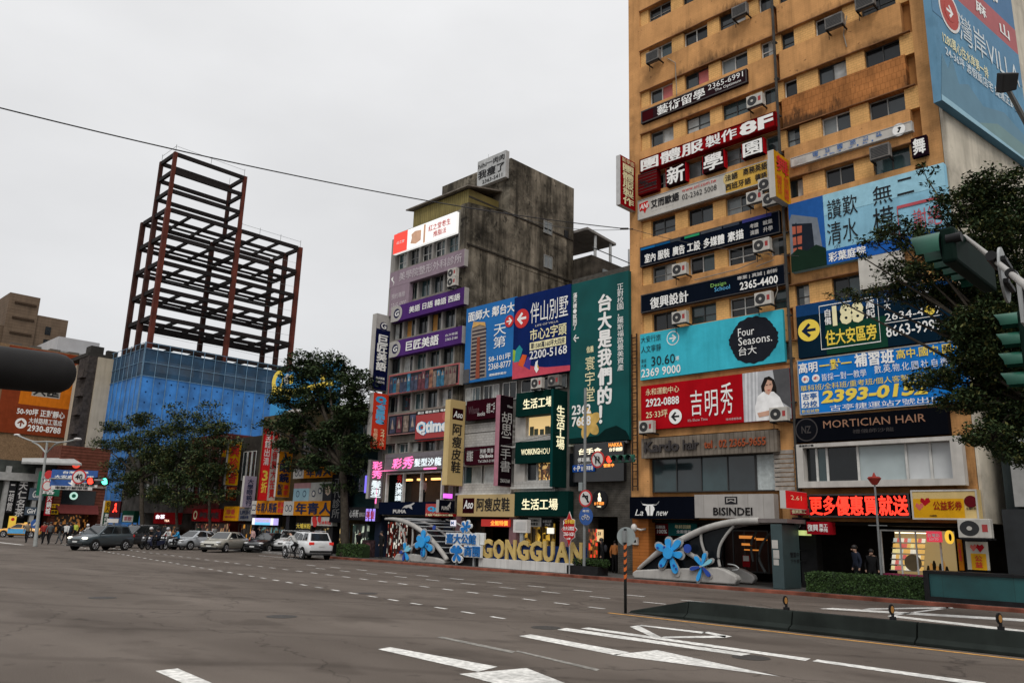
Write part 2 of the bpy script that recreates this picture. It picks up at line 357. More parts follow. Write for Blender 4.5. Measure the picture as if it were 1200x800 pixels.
for q in ([(960, 713), (975, 712), (1200, 725), (1200, 728)], [(1040, 722), (1046, 720.5), (1200, 738), (1200, 741)], [(1010, 714), (1018, 712.5), (1110, 711), (1118, 712.5)], [(1110, 711), (1122, 711), (1048, 721), (1040, 721)]):
    mk.add([(a, b, .006) for a, b in [G(*c) for c in q]], [tuple(range(len(q)))])
struct(mk.build('chevron_marking', PAINT))
mk = MB()
for i in range(9): mk.box(-93, -78, 20.2 + i * 1.1, 20.65 + i * 1.1, .003, .006) if i < 0 else mk.box(-110 + i * 1.1, -109.5 + i * 1.1, 17, 24, .003, .006)
struct(mk.build('crossing_stripes', PAINT))
mk = MB(); mk.box(-86, -72, 19.1, 19.4, .003, .006); mk.box(-52, -47, 28.4, 28.52, .003, .006); struct(mk.build('stop_line', PAINT))

for px, py, r_ in ((330, 722, .36), (640, 735, .34), (430, 695, .36), (880, 770, .34), (120, 700, .36)):
    p = gr(px, py); mk = MB(); mk.disc((p.x, p.y, .005), (1, 0, 0), (0, 1, 0), r_, n=28); struct(mk.build('manhole_cover', M('cast_iron', (.05, .046, .043), .6, .3, .4, 14)))
# ================================================================== ORANGE BUILDING (twelve storeys)
def window(parent, x0, x1, z0, z1, Y, n=2, frame=None, pane=None, fw=.05, split=False, deep=.06, rail=False):
    m = MB(); m.box(x0, x1, Y - deep, Y, z0, z0 + fw); m.box(x0, x1, Y - deep, Y, z1 - fw, z1)
    for i in range(n + 1):
        x = x0 + (x1 - x0 - fw) * i / n; m.box(x, x + fw, Y - deep - .004, Y - .002, z0 + fw, z1 - fw)
    if rail: zm = z0 + (z1 - z0) * .45; m.box(x0 + fw, x1 - fw, Y - deep + .006, Y - .003, zm - .02, zm + .02)
    w = m.build('window', frame or FRAME, parent)
    p = MB()
    if isinstance(pane, list):
        k = len(pane)
        for i in range(k): p.box(x0 + (x1 - x0) * i / k, x0 + (x1 - x0) * (i + 1) / k, Y - .02, Y + .02, z0, z1, i)
        p.build('pane', pane, w)
    else: p.box(x0, x1, Y - .02, Y + .02, z0, z1); p.build('pane', pane or GLASS, w)
    return w
ORG = M('orange_render', (.57, .295, .115), .75, .25, .16, .9, streak=.5, dirt=.6, tile=(.22, .11, .006), tmix=.3, bump=.1)
def grime(m, band=.17, col=(.035, .02, .012), amt=.85):   # ragged mould and run marks growing from the lower edge of each panel
    t = m.node_tree; L = t.links.new; b = t.nodes['Principled BSDF']; src = b.inputs['Base Color'].links[0].from_socket; tcn = N(t, 'ShaderNodeTexCoord')
    sp = N(t, 'ShaderNodeSeparateXYZ'); L(tcn.outputs['Generated'], sp.inputs[0])
    def nz(sc3, det=8): mpn = N(t, 'ShaderNodeMapping'); mpn.inputs['Scale'].default_value = sc3; L(tcn.outputs['Object'], mpn.inputs[0]); n = N(t, 'ShaderNodeTexNoise'); n.inputs['Scale'].default_value = 1; n.inputs['Detail'].default_value = det; n.inputs['Roughness'].default_value = .7; L(mpn.outputs[0], n.inputs[0]); return n.outputs[0]
    big = N(t, 'ShaderNodeMapRange'); big.inputs[1].default_value = .42; big.inputs[2].default_value = .68; big.inputs[4].default_value = band * 2.6; L(nz((.35, .35, .35), 3), big.inputs[0])
    fin = N(t, 'ShaderNodeMapRange'); fin.inputs[1].default_value = .3; fin.inputs[2].default_value = .7; fin.inputs[3].default_value = .3; fin.inputs[4].default_value = 1.3; L(nz((7, 7, 1.6)), fin.inputs[0])
    h = N(t, 'ShaderNodeMath', operation='MULTIPLY'); L(big.outputs[0], h.inputs[0]); L(fin.outputs[0], h.inputs[1])
    d = N(t, 'ShaderNodeMath', operation='SUBTRACT'); L(h.outputs[0], d.inputs[0]); L(sp.outputs[2], d.inputs[1])
    q = N(t, 'ShaderNodeMapRange'); q.inputs[1].default_value = -.06; q.inputs[2].default_value = .34; q.inputs[4].default_value = amt; L(d.outputs[0], q.inputs[0])
    mm = N(t, 'ShaderNodeMix', data_type='RGBA'); L(q.outputs[0], mm.inputs[0]); L(src, mm.inputs[6]); mm.inputs[7].default_value = col + (1,)
    sk = N(t, 'ShaderNodeMapRange'); sk.inputs[1].default_value = .66; sk.inputs[2].default_value = .72; sk.inputs[4].default_value = .7; L(nz((4.5, 4.5, 4.5), 3), sk.inputs[0])
    m2 = N(t, 'ShaderNodeMix', data_type='RGBA'); L(sk.outputs[0], m2.inputs[0]); L(mm.outputs[2], m2.inputs[6]); m2.inputs[7].default_value = (.10, .05, .025, 1); L(m2.outputs[2], b.inputs['Base Color'])
grime(ORG)
ORG2 = M('orange_tile_pier', (.70, .40, .15), .7, .25, .10, 1.5, streak=.3, dirt=.35, tile=(.24, .12, .012), tmix=.5)
ORG3 = M('weathered_orange_tile', (.42, .17, .055), .8, .2, .25, 1.2, streak=.6, dirt=.6, tile=(.2, .3, .012))
grime(ORG3, .3)
PALE = M('pale_stained_concrete', (.55, .50, .41), .85, .2, .15, .8, streak=.45, dirt=.55, bump=.3)
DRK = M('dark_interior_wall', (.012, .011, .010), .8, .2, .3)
SD = Vector((.1362, .9907, 0)); SN = Vector((.9907, -.1362, 0)); C0 = Vector((-8.79, 34, 0))
ob = thing('apartment_building', 'tall orange tiled block covered in signboards beside the big tree', 'building', (-16.8, 38, 0))
m = MB(); bk = C0 + SD * 15
m.prism([(-24.75, 34.32, 2.9), (C0.x - .02, 34.32, 2.9), (bk.x - .02, bk.y, 2.9), (-24.75, bk.y, 2.9)], (0, 0, 36), 0)
m.box(-24.75, -23.95, 33.98, 34.32, 2.9, 38.9, 1); m.box(-9.52, C0.x - .02, 34.0, 34.32, 2.9, 38.9, 1)
m.build('wall', [M('recess_wall', (.40, .19, .065), .8, .2, .2, 1, streak=.4, dirt=.4), ORG], ob)
m = MB(); m.prism([C0 + Vector((0, 0, 2.9)), bk + Vector((0, 0, 2.9)), bk + Vector((0, 0, 38.9)), C0 + Vector((0, 0, 38.9))], SN * .12); m.build('side_wall', PALE, ob)
T = [37.0 - 2.617 * k for k in range(11)]; WH = 1.0
COLS = [(-23.38, -21.85), (-21.08, -19.6), (-18.88, -17.35), (-16.62, -15.95), (-15.52, -14.85), (-13.8, -12.47), (-11.63, -10.1)]
sp = MB(); pr = MB(); sp2 = MB()
for k, t in enumerate(T):
    lo = T[k + 1] if k < 10 else 10.0
    for (a, b, mb) in ((-23.945, -15.84, sp), (-15.6, -9.9, sp2 if k == 5 else sp)):
        MB().box(a, b, 33.9, 34.32, lo + .015, t - WH).build('spandrel', ORG3 if mb is sp2 else ORG, ob)
    prev = -23.945
    for a, b in COLS:
        if a - prev > .05 and not (-15.9 < a < -15.4 and False): MB().box(prev + .003, a, 34.04, 34.32, t - WH, t + .015).build('window_pier', ORG2, ob)
        prev = b
    MB().box(prev, -9.53, 34.04, 34.32, t - WH, t + .015).build('window_pier', ORG2, ob)
sp.box(-23.945, -9.53, 33.95, 34.32, 6.95, 10.0); sp.box(-23.945, -23.6, 33.95, 34.32, 2.9, 6.95); sp.box(-16.6, -15.85, 33.95, 34.32, 2.9, 6.95)
sp.build('lower_wall', ORG, ob)
lg = MB()
for k, t in enumerate(T): lg.box(-23.93, -9.6, 33.86, 34.0, t + .018, t + .06)
lg.build('drip_ledge', M('stained_ledge', (.20, .10, .05), .85, .2, .4, 2), ob)
rnd = random.Random(3)
for k, t in enumerate(T):
    for j, (a, b) in enumerate(COLS):
        if t > 38: continue
        pane = rnd.choice([GLASS, GLASSD, GLASS2, GLASSD, [GLASS, CURT], [BLIND, GLASS], [GLASSD, GLASS2], [GLASSD, GLASS]])
        if j > 4 and k in (2, 3): pane = BLIND if k == 3 or j == 5 else GLASS
        if k == 4 and j in (0, 1): pane = [GLASS, PINKC]
        if k == 5 and j == 1: pane = [CURT, BLIND]
        window(ob, a, b, t - WH, t - .0, 34.27, 2 if b - a > 1 else 1, rnd.choice([FRAME, FRAMED, FRAMEW]), pane, rail=rnd.random() < .4)
m = MB(); m.tube([(-15.73, 33.72, 3), (-15.73, 33.72, 38)], .07, 8)
for z in range(4, 38, 2): m.box(-15.83, -15.63, 33.7, 33.9, z, z + .06)
m.build('drain_pipe', M('iron_drainpipe', (.05, .048, .045), .7, .3, .3), ob)
m = MB()
for x in (-24.62, -24.3): m.box(x, x + .06, 33.84, 33.9, 4.3, 12.5)
for i in range(22): m.box(-24.56, -24.3, 33.845, 33.895, 4.5 + i * .37, 4.55 + i * .37)
m.build('cable_ladder', M('rusty_ladder', (.05, .03, .02), .8, .2, .4, 4), ob)
for pts in ([(-17.3, 33.8, 15.9), (-16.9, 33.75, 15.0), (-18.2, 33.75, 14.75), (-20.6, 33.75, 14.7)], [(-16.6, 33.75, 15.2), (-16.3, 33.7, 14.8), (-17.2, 33.7, 14.66)], [(-16.5, 33.75, 12.7), (-16.2, 33.72, 13.3), (-16.25, 33.72, 13.8)], [(-22.0, 33.85, 27.9), (-21.5, 33.82, 27.4), (-21.45, 33.82, 25.4)], [(-12.2, 33.85, 25.9), (-12.4, 33.83, 25.0), (-12.3, 33.83, 24.3)]):
    m = MB(); m.tube(pts, .025, 5); m.build('loose_cable', M('pale_cable', (.25, .23, .2), .6), ob)
# second-storey shop windows
sw = window(ob, -23.55, -17.9, 4.2, 5.88, 34.2, 4, FRAMED, [GLASS2, GLASS, GLASS2, GLASS])
window(ob, -17.88, -16.9, 4.2, 5.88, 34.18, 1, FRAMED, M('pale_blind', (.42, .46, .46), .5, .3, .2, 6, streak=.3))
m = MB()
for i in range(9): m.box(-16.88, -15.95, 33.9 + .01 * (i % 2), 34.0, 4.2 + i * .2, 4.36 + i * .2)
m.build('louvre', M('timber_louvre', (.30, .27, .24), .8, .2, .25, 5), ob)
window(ob, -15.5, -14.6 - .02, 4.6, 6.1, 34.0, 1, FRAMED, GLASSD)
# ground storey: arcade columns, back wall, lit shop fronts
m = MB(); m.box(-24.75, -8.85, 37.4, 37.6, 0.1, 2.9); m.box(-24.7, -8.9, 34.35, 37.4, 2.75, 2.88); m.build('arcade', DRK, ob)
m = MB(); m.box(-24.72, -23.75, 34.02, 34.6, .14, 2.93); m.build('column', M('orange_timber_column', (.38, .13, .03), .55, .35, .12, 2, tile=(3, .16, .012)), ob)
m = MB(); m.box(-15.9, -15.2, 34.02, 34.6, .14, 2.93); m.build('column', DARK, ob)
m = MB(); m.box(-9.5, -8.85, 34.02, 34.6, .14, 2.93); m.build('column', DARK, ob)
# ================================================================== SIGNS ON THE ORANGE BUILDING
def psign(name, label, pxl, pxf, pxr, yt, yb, face, edge, items=(), back=33.8, group=None, wall=33.98, border=None, hang=True):
    ym = (yt + yb) / 2; X = at(pxr, ym, back).x; Y1 = atx(pxf, ym, X).y; z1 = atx(pxf, yt, X).z; z0 = atx(pxf, yb, X).z; xl = at(pxl, ym, Y1).x
    root = thing(name, label, 'sign', ((X + xl) / 2, (Y1 + back) / 2, z0), group)
    MB().box(xl, X - .012, Y1, back, z0, z1).build('casing', edge, root)
    MB().box(X - .011, X, Y1 + .01, back - .01, z0 + .01, z1 - .01).build('panel', face, root)
    if hang:
        m = MB()
        for z in (z0 + .2 * (z1 - z0), z0 + .8 * (z1 - z0)): m.tube([((X + xl) / 2, back - .02, z), ((X + xl) / 2, wall, z)], .03, 6)
        m.tube([((X + xl) / 2, back + .03, z0 + .15 * (z1 - z0)), ((X + xl) / 2, back + .03, z0 + .85 * (z1 - z0))], .025, 6); m.build('bracket', DARK, root)
    f = Face((X, Y1, z1), (0, 1, 0), back - Y1, z1 - z0, (1, 0, 0))
    if border:
        m = MB(); f.rect(m, 0, 0, 1, .018, .001, th=.02); f.rect(m, 0, .982, 1, 1, .001, th=.02); m.build('border', border, root)
    decorate(root, f, items); return root, f
RED = SGN('8e0f14'); RED2 = SGN('a5101a'); MAR = SGN('3a0d12'); NAVY = SGN('0b1220'); NAVY2 = SGN('0d1420'); CYAN = SGN('3fb2c6'); TEAL = SGN('0b4a4c'); WPANEL = SGN('b9b6b0'); BROWN = SGN('2a1a1e')
GREYT = M('grey_lettering', (.45, .44, .43), .5, .3, .05); REDT = M('red_lettering', (.55, .03, .03), .5, .3, .05); BLUT = M('blue_lettering', (.03, .12, .35), .5, .3, .05); YEL = M('yellow_lettering', (.80, .60, .08), .5, .3, .05); CREAM = M('cream_lettering', (.80, .74, .45), .5, .3, .05)
GOLDT = M('bronze_lettering', (.28, .14, .08), .4, .4, .1); ORGT = M('orange_lettering', (.75, .25, .04), .5, .3, .05); GRNT = M('green_lettering', (.25, .5, .12), .5, .3, .05); SKYT = M('pale_blue_lettering', (.12, .42, .7), .5, .3, .05)
DM = M('sign_frame_dark', (.03, .025, .025), .5, .4, .2)
G1 = 'signboards across the orange building'
T_ = lambda s, a, b, c, d, m=WHITE, **k: ('t', s, a, b, c, d, m, k)
sign('signboard', 'purple brown study abroad board with white characters, highest on the orange building', (751.2, 131), (875.5, 96.3), BROWN, [('r', .015, .12, .125, .9, MAR), T_('藝術留學', .17, .15, .63, .88, bold=.01), T_('2365-6991', .66, .1, .97, .5, bold=0), T_('The Optimum', .72, .6, .95, .86, bold=0)], frame=DM)
sign('signboard', 'long red board with huge white lettering ending in 8F', (749.5, 187.5), (909.5, 147.5), RED, [T_('團體服', .015, .08, .5, .94, bold=.022), T_('製作', .52, .12, .74, .9, bold=.018), T_('8F', .76, .06, .985, .94, bold=.04)], frame=SGN('5a070b'), Y=33.5)
# three letter boxes of the next line and the wooden board left of them
rt, f = sign('signboard', 'dark red slatted board with black script left of the character boxes', (747.5, 205), (770, 222), SGN('5e0d10'), [('p', [(0, .02 + .2 * i) for i in (0,)] + [(1, .02), (1, .05), (0, .05)], DM)] + [('r', 0, .15 * i + .13, 1, .15 * i + .155, DM) for i in range(6)] + [T_('New', .08, .3, .42, .55, INK, lean=.3, bold=.03), T_('Conga', .3, .5, .95, .8, INK, lean=.3, bold=.03)], Y=33.55)
for ch, tl, br, lab in (('新', (780.7, 197.4), (803.5, 211.5), 'first'), ('學', (823.5, 183.5), (848.5, 195.5), 'middle'), ('園', (869.6, 168.9), (894.5, 178.5), 'last')):
    sign('character_box', '%s of three dark boxes with one big white character below the red 8F board' % lab, tl, br, SGN('241013'), [T_(ch, .05, .05, .95, .95, bold=.022)], Y=33.6, edge=RED2)
LOGOR = M('logo_red', (.5, .02, .02), .5)
sign('signboard', 'white language school board with red speech bubble and yellow right end', (747.4, 235.7), (901, 212.7), WPANEL,
     [('r', .70, .0, 1, 1, SGN('c9a24e')), ('o', .73, .3, .35, SGN('c9b27a')), ('p', [(.012, .2), (.085, .14), (.1, .45), (.075, .55), (.062, .75), (.045, .55), (.018, .58)], LOGOR), T_('ANI', .02, .24, .088, .5, WHITE, bold=.02, lean=.2), T_('艾而歐語', .115, .2, .345, .6, INK, bold=.03),
      T_('Language Institute', .12, .68, .3, .75, GREYT, bold=0), T_('www.anl.com.tw', .37, .1, .635, .28, LOGOR, bold=.0), T_('02-2362 5008', .37, .4, .635, .66, INK, bold=0), T_('法語', .7, .12, .79, .42, INK, bold=.02), T_('商務英語', .83, .08, .995, .4, INK, bold=.02), T_('西班牙語', .7, .55, .88, .85, INK, bold=.02), T_('德語', .91, .52, .99, .82, INK, bold=.02)], frame=STEEL, fw=.04)
sign('signboard', 'dark design classes board with a row of coloured tabs along its top', (750, 290.3), (914.6, 272.3), NAVY,
     [('r', 0, .0, .12, .16, SGN('1f6fae')), ('r', .122, 0, .24, .16, SGN('14507e')), ('r', .242, 0, .32, .16, SGN('3c434c')), ('r', .35, 0, .46, .16, SGN('2f8f62')), ('r', .47, 0, .62, .16, SGN('4a4f57')), ('r', .63, 0, .74, .16, SGN('39404c')), ('r', .76, 0, .95, .16, SGN('3d3f7c')),
      T_('室內', .04, .42, .125, .86, bold=.03), T_('服裝', .145, .42, .235, .86, bold=.03), T_('廣告', .26, .42, .35, .86, bold=.03), T_('工設', .37, .42, .465, .86, bold=.03), T_('多媒體', .49, .42, .635, .86, bold=.03), T_('素描', .66, .42, .765, .86, bold=.03),
      T_('考證', .81, .3, .865, .5, GREYT), T_('就業', .895, .3, .955, .5, GREYT), T_('演講', .81, .6, .865, .82, GREYT), T_('升學', .895, .6, .955, .82, GREYT)], frame=DM, fw=.05)
sign('signboard', 'navy design school board with white phone number 2365-4400', (751, 346), (921, 333), NAVY2,
     [T_('復興設計', .075, .28, .36, .88, bold=.02), T_('Design', .52, .22, .625, .46, GRNT, bold=0), T_('School', .545, .44, .65, .66, SKYT, bold=0), T_('專業 | 真誠 | 創新', .7, .14, .955, .36, GREYT), T_('2365-4400', .715, .46, .955, .86, bold=.02)], frame=DM, fw=.05)
CY2 = M('cyan_print', lin('3fb2c6'), .5)
sign('banner', 'wide turquoise hotel banner with big black ragged disc', (750, 391.9), (920, 423.3), CYAN,
     [T_('大安行旅', .01, .06, .165, .2, INK, bold=0), T_('人文寧靜', .01, .27, .165, .42, INK, bold=0), ('o', .255, .2, .37, WHITE), ('a', .255, .2, .325, 0, CY2, WHITE), T_('套房', .01, .55, .05, .63, INK, bold=0), T_('大樓', .01, .66, .05, .74, INK, bold=0), T_('30.60', .09, .53, .27, .73, INK, bold=0), T_('坪', .275, .6, .3, .7, WHITE), T_('2369 9000', .01, .77, .31, .95, bold=.015)]
     + [('p', [(.81 + (.153 + .006 * math.sin(7 * a * .9) + .004 * math.sin(31 * a)) * math.cos(a), .5 + (.455 + .012 * math.sin(17 * a)) * math.sin(a)) for a in [i * math.pi / 40 for i in range(80)]], M('black_print', (.012, .014, .02), .5))]
     + [T_('Four', .715, .24, .82, .4, bold=.0), T_('Seasons.', .715, .42, .93, .58, bold=.0), T_('台大', .715, .61, .83, .78, bold=.0)], cat='banner')
SK = M('print_skin', (.55, .33, .24), .6); HR = M('print_hair', (.015, .012, .011), .6); PW = M('print_white', (.78, .78, .78), .6)
tf = lambda pts: [(.714 + .286 * a, b) for a, b in pts]
sign('banner', 'red housing banner with a photograph of a woman in white shirt at its right', (751, 452.6), (928, 490), RED2,
     [('r', .714, 0, 1, 1, M('print_grey', (.42, .43, .45), .6))] + [('p', tf([(x, 0), (x + .04, 0), (x + .02, 1), (x - .03, 1)]), M('print_pale_grey', (.58, .59, .61), .6), 'printed_drape') for x in (.06, .14, .23, .3)] + [('p', tf([(.66, 0), (1, 0), (1, .8), (.74, .6)]), M('print_dark_grey', (.08, .08, .085), .6), 'printed_drape'),
      ('p', tf([(.42, .5), (.4, .3), (.48, .14), (.58, .12), (.68, .2), (.72, .36), (.72, .52), (.55, .48)]), HR, 'printed_hair'), ('p', tf([(.27, 1), (.25, .72), (.32, .5), (.44, .42), (.66, .44), (.78, .56), (.88, .8), (.86, 1)]), PW, 'printed_shirt'),
      ('p', tf([(.49, .46), (.46, .34), (.48, .24), (.55, .19), (.63, .22), (.65, .32), (.61, .43), (.56, .5)]), SK, 'printed_face'), ('p', tf([(.5, .22), (.54, .2), (.47, .34), (.48, .44), (.43, .4), (.45, .24)]), HR, 'printed_fringe'), ('p', tf([(.52, .40), (.6, .39), (.56, .42)]), M('print_lips', (.45, .05, .05), .6), 'printed_lips'),
      ('p', tf([(.5, .29), (.545, .287), (.545, .303), (.5, .305)]), HR, 'printed_eye'), ('p', tf([(.58, .285), (.62, .28), (.62, .296), (.58, .3)]), HR, 'printed_eye'), ('p', tf([(.3, .84), (.6, .8), (.88, .78), (.9, .86), (.6, .9), (.33, .93)]), SK, 'printed_arm')]
     + [T_('永和運動中心', .04, .08, .287, .23, CREAM, bold=0), T_('2922-0888', .04, .31, .285, .49, WHITE, bold=.02), T_('25·33坪', .04, .58, .2, .75, CREAM, bold=0), ('a', .257, .76, .37, math.pi, WHITE, INK), T_('吉', .365, .24, .445, .78, bold=0), T_('明', .465, .27, .55, .82, bold=0), T_('秀', .57, .15, .65, .8, bold=0), T_("It's Show Time", .345, .84, .48, .9, GREYT, bold=0), T_('接待會館敬邀', .6, .89, .7, .94, GREYT, bold=0)], cat='banner')
WOODS = M('weathered_timber_slats', (.17, .145, .12), .85, .2, .3, 2, streak=.6, tile=(.22, 6, .02))
sign('hair_salon_board', 'weathered timber board with dark raised letters above the wide shop window', (751.5, 514), (911, 529), WOODS, [], Y=33.6)
KO = MB(); kr = COL.objects[-2] if False else [o for o in COL.objects if o.name.startswith('hair_salon_board')][0]
a = at(751.5, 514, 33.6); b = at(911, 529, 33.6); f = Face((a.x, 33.6, a.z), (1, 0, 0), b.x - a.x, a.z - b.z, (0, -1, 0))
f.text(KO, 'Kardo', .03, .18, .31, .72, .005, bold=.03, depth=.08); f.text(KO, 'hair', .34, .2, .46, .7, .005, bold=.02, depth=.08); KO.build('raised_lettering', M('dark_iron_letters', (.025, .02, .02), .5, .4), kr)
KO = MB(); f.text(KO, 'tel . 02 2365-9655', .5, .3, .93, .68, .005, bold=.015, depth=.06); KO.build('raised_lettering', M('rust_letters', (.28, .07, .03), .6), kr)
sign('shop_fascia', 'black shoe shop fascia with white bull skull emblem', (737.9, 582), (813.7, 608), SGN('0a0d16'),
     [('p', [(.18, .2), (.22, .38), (.3, .42), (.36, .42), (.43, .38), (.48, .2), (.455, .32), (.36, .35), (.3, .35), (.21, .32)], WHITE, 'bull_emblem'), ('p', [(.265, .46), (.3, .36), (.322, .36), (.322, .86), (.29, .86), (.275, .68), (.255, .58)], WHITE, 'bull_emblem'), ('p', [(.335, .36), (.36, .36), (.395, .46), (.405, .58), (.385, .68), (.37, .86), (.335, .86)], WHITE, 'bull_emblem'),
      T_('La', .09, .58, .22, .86, lean=.3, bold=0), T_('new', .43, .66, .6, .86, lean=.3, bold=0)], Y=33.5)
rt, f = sign('shop_fascia', 'pale grey ribbed fascia with dark raised shop name and ribbon emblem', (813.7, 579.3), (907.8, 607.4), M('grey_fascia_panel', (.36, .34, .32), .5, .4, .08, 2, streak=.25, tile=(.75, 5, .01)), [('r', .40, .1, .56, .42, INK), ('p', [(.42, .15), (.54, .15), (.54, .36), (.48, .28), (.42, .36)], M('grey_print', (.36, .34, .32), .5), 'ribbon_emblem'), ('p', [(.435, .19), (.525, .19), (.525, .3), (.48, .235), (.435, .3)], INK, 'ribbon_emblem')], Y=33.5)
m = MB(); f.text(m, 'BISINDEI', .25, .55, .74, .88, .004, bold=.012, depth=.03); m.build('raised_lettering', M('dark_raised_letters', (.012, .011, .011), .5, .1), rt)
sign('signboard', 'narrow white dance class board with blue vertical characters under the fourth floor windows', (926.3, 186), (1069.5, 153), WPANEL,
     [T_('舞', .03, .15, .14, .85, GREYT, bold=0)] + [T_(s, .2 + .105 * i, .12, .245 + .105 * i, .62, BLUT, bold=.01, vert=True) for i, s in enumerate(('國標', '社交', '團體', '個別', '包班', '外聘'))] + [T_('2363-7151', .22, .72, .7, .88, BLUT, bold=0), ('o', .9, .5, .3, GREYT), ('o', .9, .5, .26, WHITE), ('p', [(.885, .75), (.9, .5), (.89, .3), (.905, .22), (.92, .35), (.912, .5), (.9, .8)], INK, 'dancer_emblem')], frame=STEEL, fw=.03)
sign('signboard', 'small square purple board with one white character beside a window', (1067, 163), (1087.5, 180), SGN('1c0f1a'), [T_('舞', .12, .1, .88, .9, bold=.03)])
LB = SGN('86b6cc')
sign('banner', 'huge pale blue housing banner with black calligraphy behind the tree', (923.7, 240), (1115, 280), LB,
     [('r', .245, .0, 1, .3, M('sky_print_b', lin('93c0d2'), .6)), ('r', .245, .8, .56, 1, M('blue_print', lin('1c57a5'), .6)), ('r', .56, .84, 1, 1, M('blue_print', lin('1c57a5'), .6)), ('r', 0, 0, .245, 1, M('deep_sky_print', lin('24579b'), .6)), ('p', [(.0, .25), (.02, .16), (.2, .3), (.235, 1), (0, 1)], M('building_print', lin('6e7680'), .6), 'printed_house'), ('p', [(.02, .3), (.16, .36), (.17, .8), (.02, .8)], M('building_print_dark', lin('1b222c'), .6), 'printed_house'),
      ('p', [(.02, .34), (.09, .36), (.08, .76), (.02, .78)], M('terracotta_print', lin('a85a46'), .6), 'printed_house'), ('r', .045, .3, .053, .8, M('building_print_dark', lin('1b222c'), .6)), ('r', .02, .46, .1, .5, M('building_print_dark', lin('1b222c'), .6)), ('r', .02, .62, .1, .66, M('building_print_dark', lin('1b222c'), .6)),
      ('p', [(0, .75), (.05, .68), (.12, .74), (.18, .68), (.245, .76), (.245, 1), (0, 1)], M('hedge_print', lin('152a1e'), .6), 'printed_hedge'), ('p', [(.71, .42), (.985, .42), (.985, .46), (.715, .46), (.715, .86), (.71, .86)], M('seal_print', lin('b0525a'), .6), 'printed_seal'),
      T_('讚歎', .27, .1, .47, .38, INK, bold=0), T_('無', .57, .08, .69, .34, INK, bold=0), T_('二', .72, .06, .82, .3, INK, bold=0), T_('清水', .26, .42, .46, .74, INK, bold=0), T_('模', .56, .38, .69, .74, INK, bold=0), T_('謝絕', .8, .52, .96, .78, M('seal_print', lin('b0525a'), .6), bold=0), T_('彩葉庭院', .26, .84, .5, .97, bold=.02), T_('小', .3, .74, .34, .8, INK, bold=0)], cat='banner', Y=33.6)
sign('awning_sheet', 'blank off white canvas sheet hanging under the pale blue banner', (1005, 298), (1060, 330), M('canvas', (.50, .48, .44), .8, .2, .15, 2, dirt=.3), [], cat='canvas', Y=33.6)
NB = SGN('0c2130')
sign('banner', 'dark blue green housing banner with yellow arrow roundel and 188', (932.5, 358.7), (1121, 395.5), NB,
     [('r', 0, 0, 1, .22, M('night_blue_print', lin('123a66'), .6)), ('r', .2, .45, .6, 1, M('night_green_print', lin('0f3a2b'), .6)), ('a', .085, .5, .5, math.pi, YEL, M('navy_print', lin('10203a'), .6)),
      T_('自備', .2, .16, .245, .46, vert=True, bold=.01), T_('188', .255, .12, .465, .5, CREAM, bold=.05), T_('萬起', .48, .12, .535, .46, vert=True, bold=.01), T_('住大安區旁', .2, .56, .535, .84, YEL, bold=.02), T_('台大', .595, .08, .635, .36, vert=True, bold=0), T_('建案熱銷', .65, .1, .9, .22, bold=0), T_('2634-4', .595, .42, .83, .55, bold=0), ('o', .865, .48, .2, YEL), T_('米', .845, .42, .885, .54, INK, bold=0), T_('2', .9, .42, .925, .55, bold=0), T_('8663-9999', .595, .64, .925, .84, bold=.01),
      ('r', .165, .08, .168, .9, WHITE), ('r', .555, .08, .558, .9, WHITE), ('r', .165, .08, .558, .095, WHITE), ('r', .165, .885, .558, .9, WHITE), ('r', .59, .585, .93, .595, WHITE)], cat='banner')
BB = SGN('1c74c4')
sign('signboard', 'bright blue tutoring school board with yellow phone number', (934, 422.5), (1137.5, 470), BB,
     [T_('高明', .01, .06, .135, .25, bold=.02), T_('一對一', .15, .06, .355, .25, YEL, bold=.02), T_('補習班', .375, .02, .61, .25, bold=.03), T_('高中.國中.國小', .625, .04, .99, .2, YEL, bold=.01), ('o', .05, .36, .17, WHITE), ('o', .12, .36, .17, WHITE), T_('1對1', .035, .33, .065, .39, REDT), T_('4對1', .105, .33, .135, .39, REDT), T_('皆採一對一教學', .16, .3, .44, .43, bold=0), T_('數.英.物.化.國.社.自.微積分', .49, .26, .995, .4, bold=0), T_('單科班/全科班/重考班/個人客製化班', .015, .47, .78, .58, GRNT if False else YEL, bold=0), T_('2393-0152', .145, .6, .78, .83, YEL, bold=.04, lean=.15), ('r', .015, .6, .13, .88, WHITE), T_('古亭', .025, .62, .12, .73, BLUT), T_('分校', .025, .76, .12, .87, BLUT), T_('歡迎試聽', .015, .91, .13, .97, YEL, bold=0), T_('古亭捷運站7號出口', .2, .87, .86, .97, bold=0)], frame=STEEL, fw=.04)
rt, f = sign('shop_fascia', 'black hair salon fascia with bronze capital letters', (932.5, 490), (1112.5, 508), SGN('0b0d13'), [T_('MORTICIAN HAIR', .2, .2, .87, .5, GOLDT, bold=.0), T_('禮儀師沙龍', .4, .62, .67, .78, DM, bold=0), ('o', .075, .5, .5, GOLDT if False else DM), ('o', .075, .5, .45, M('fascia_black', lin('0b0d13'), .5)), T_('NZ', .04, .35, .11, .65, DM)], Y=33.6)
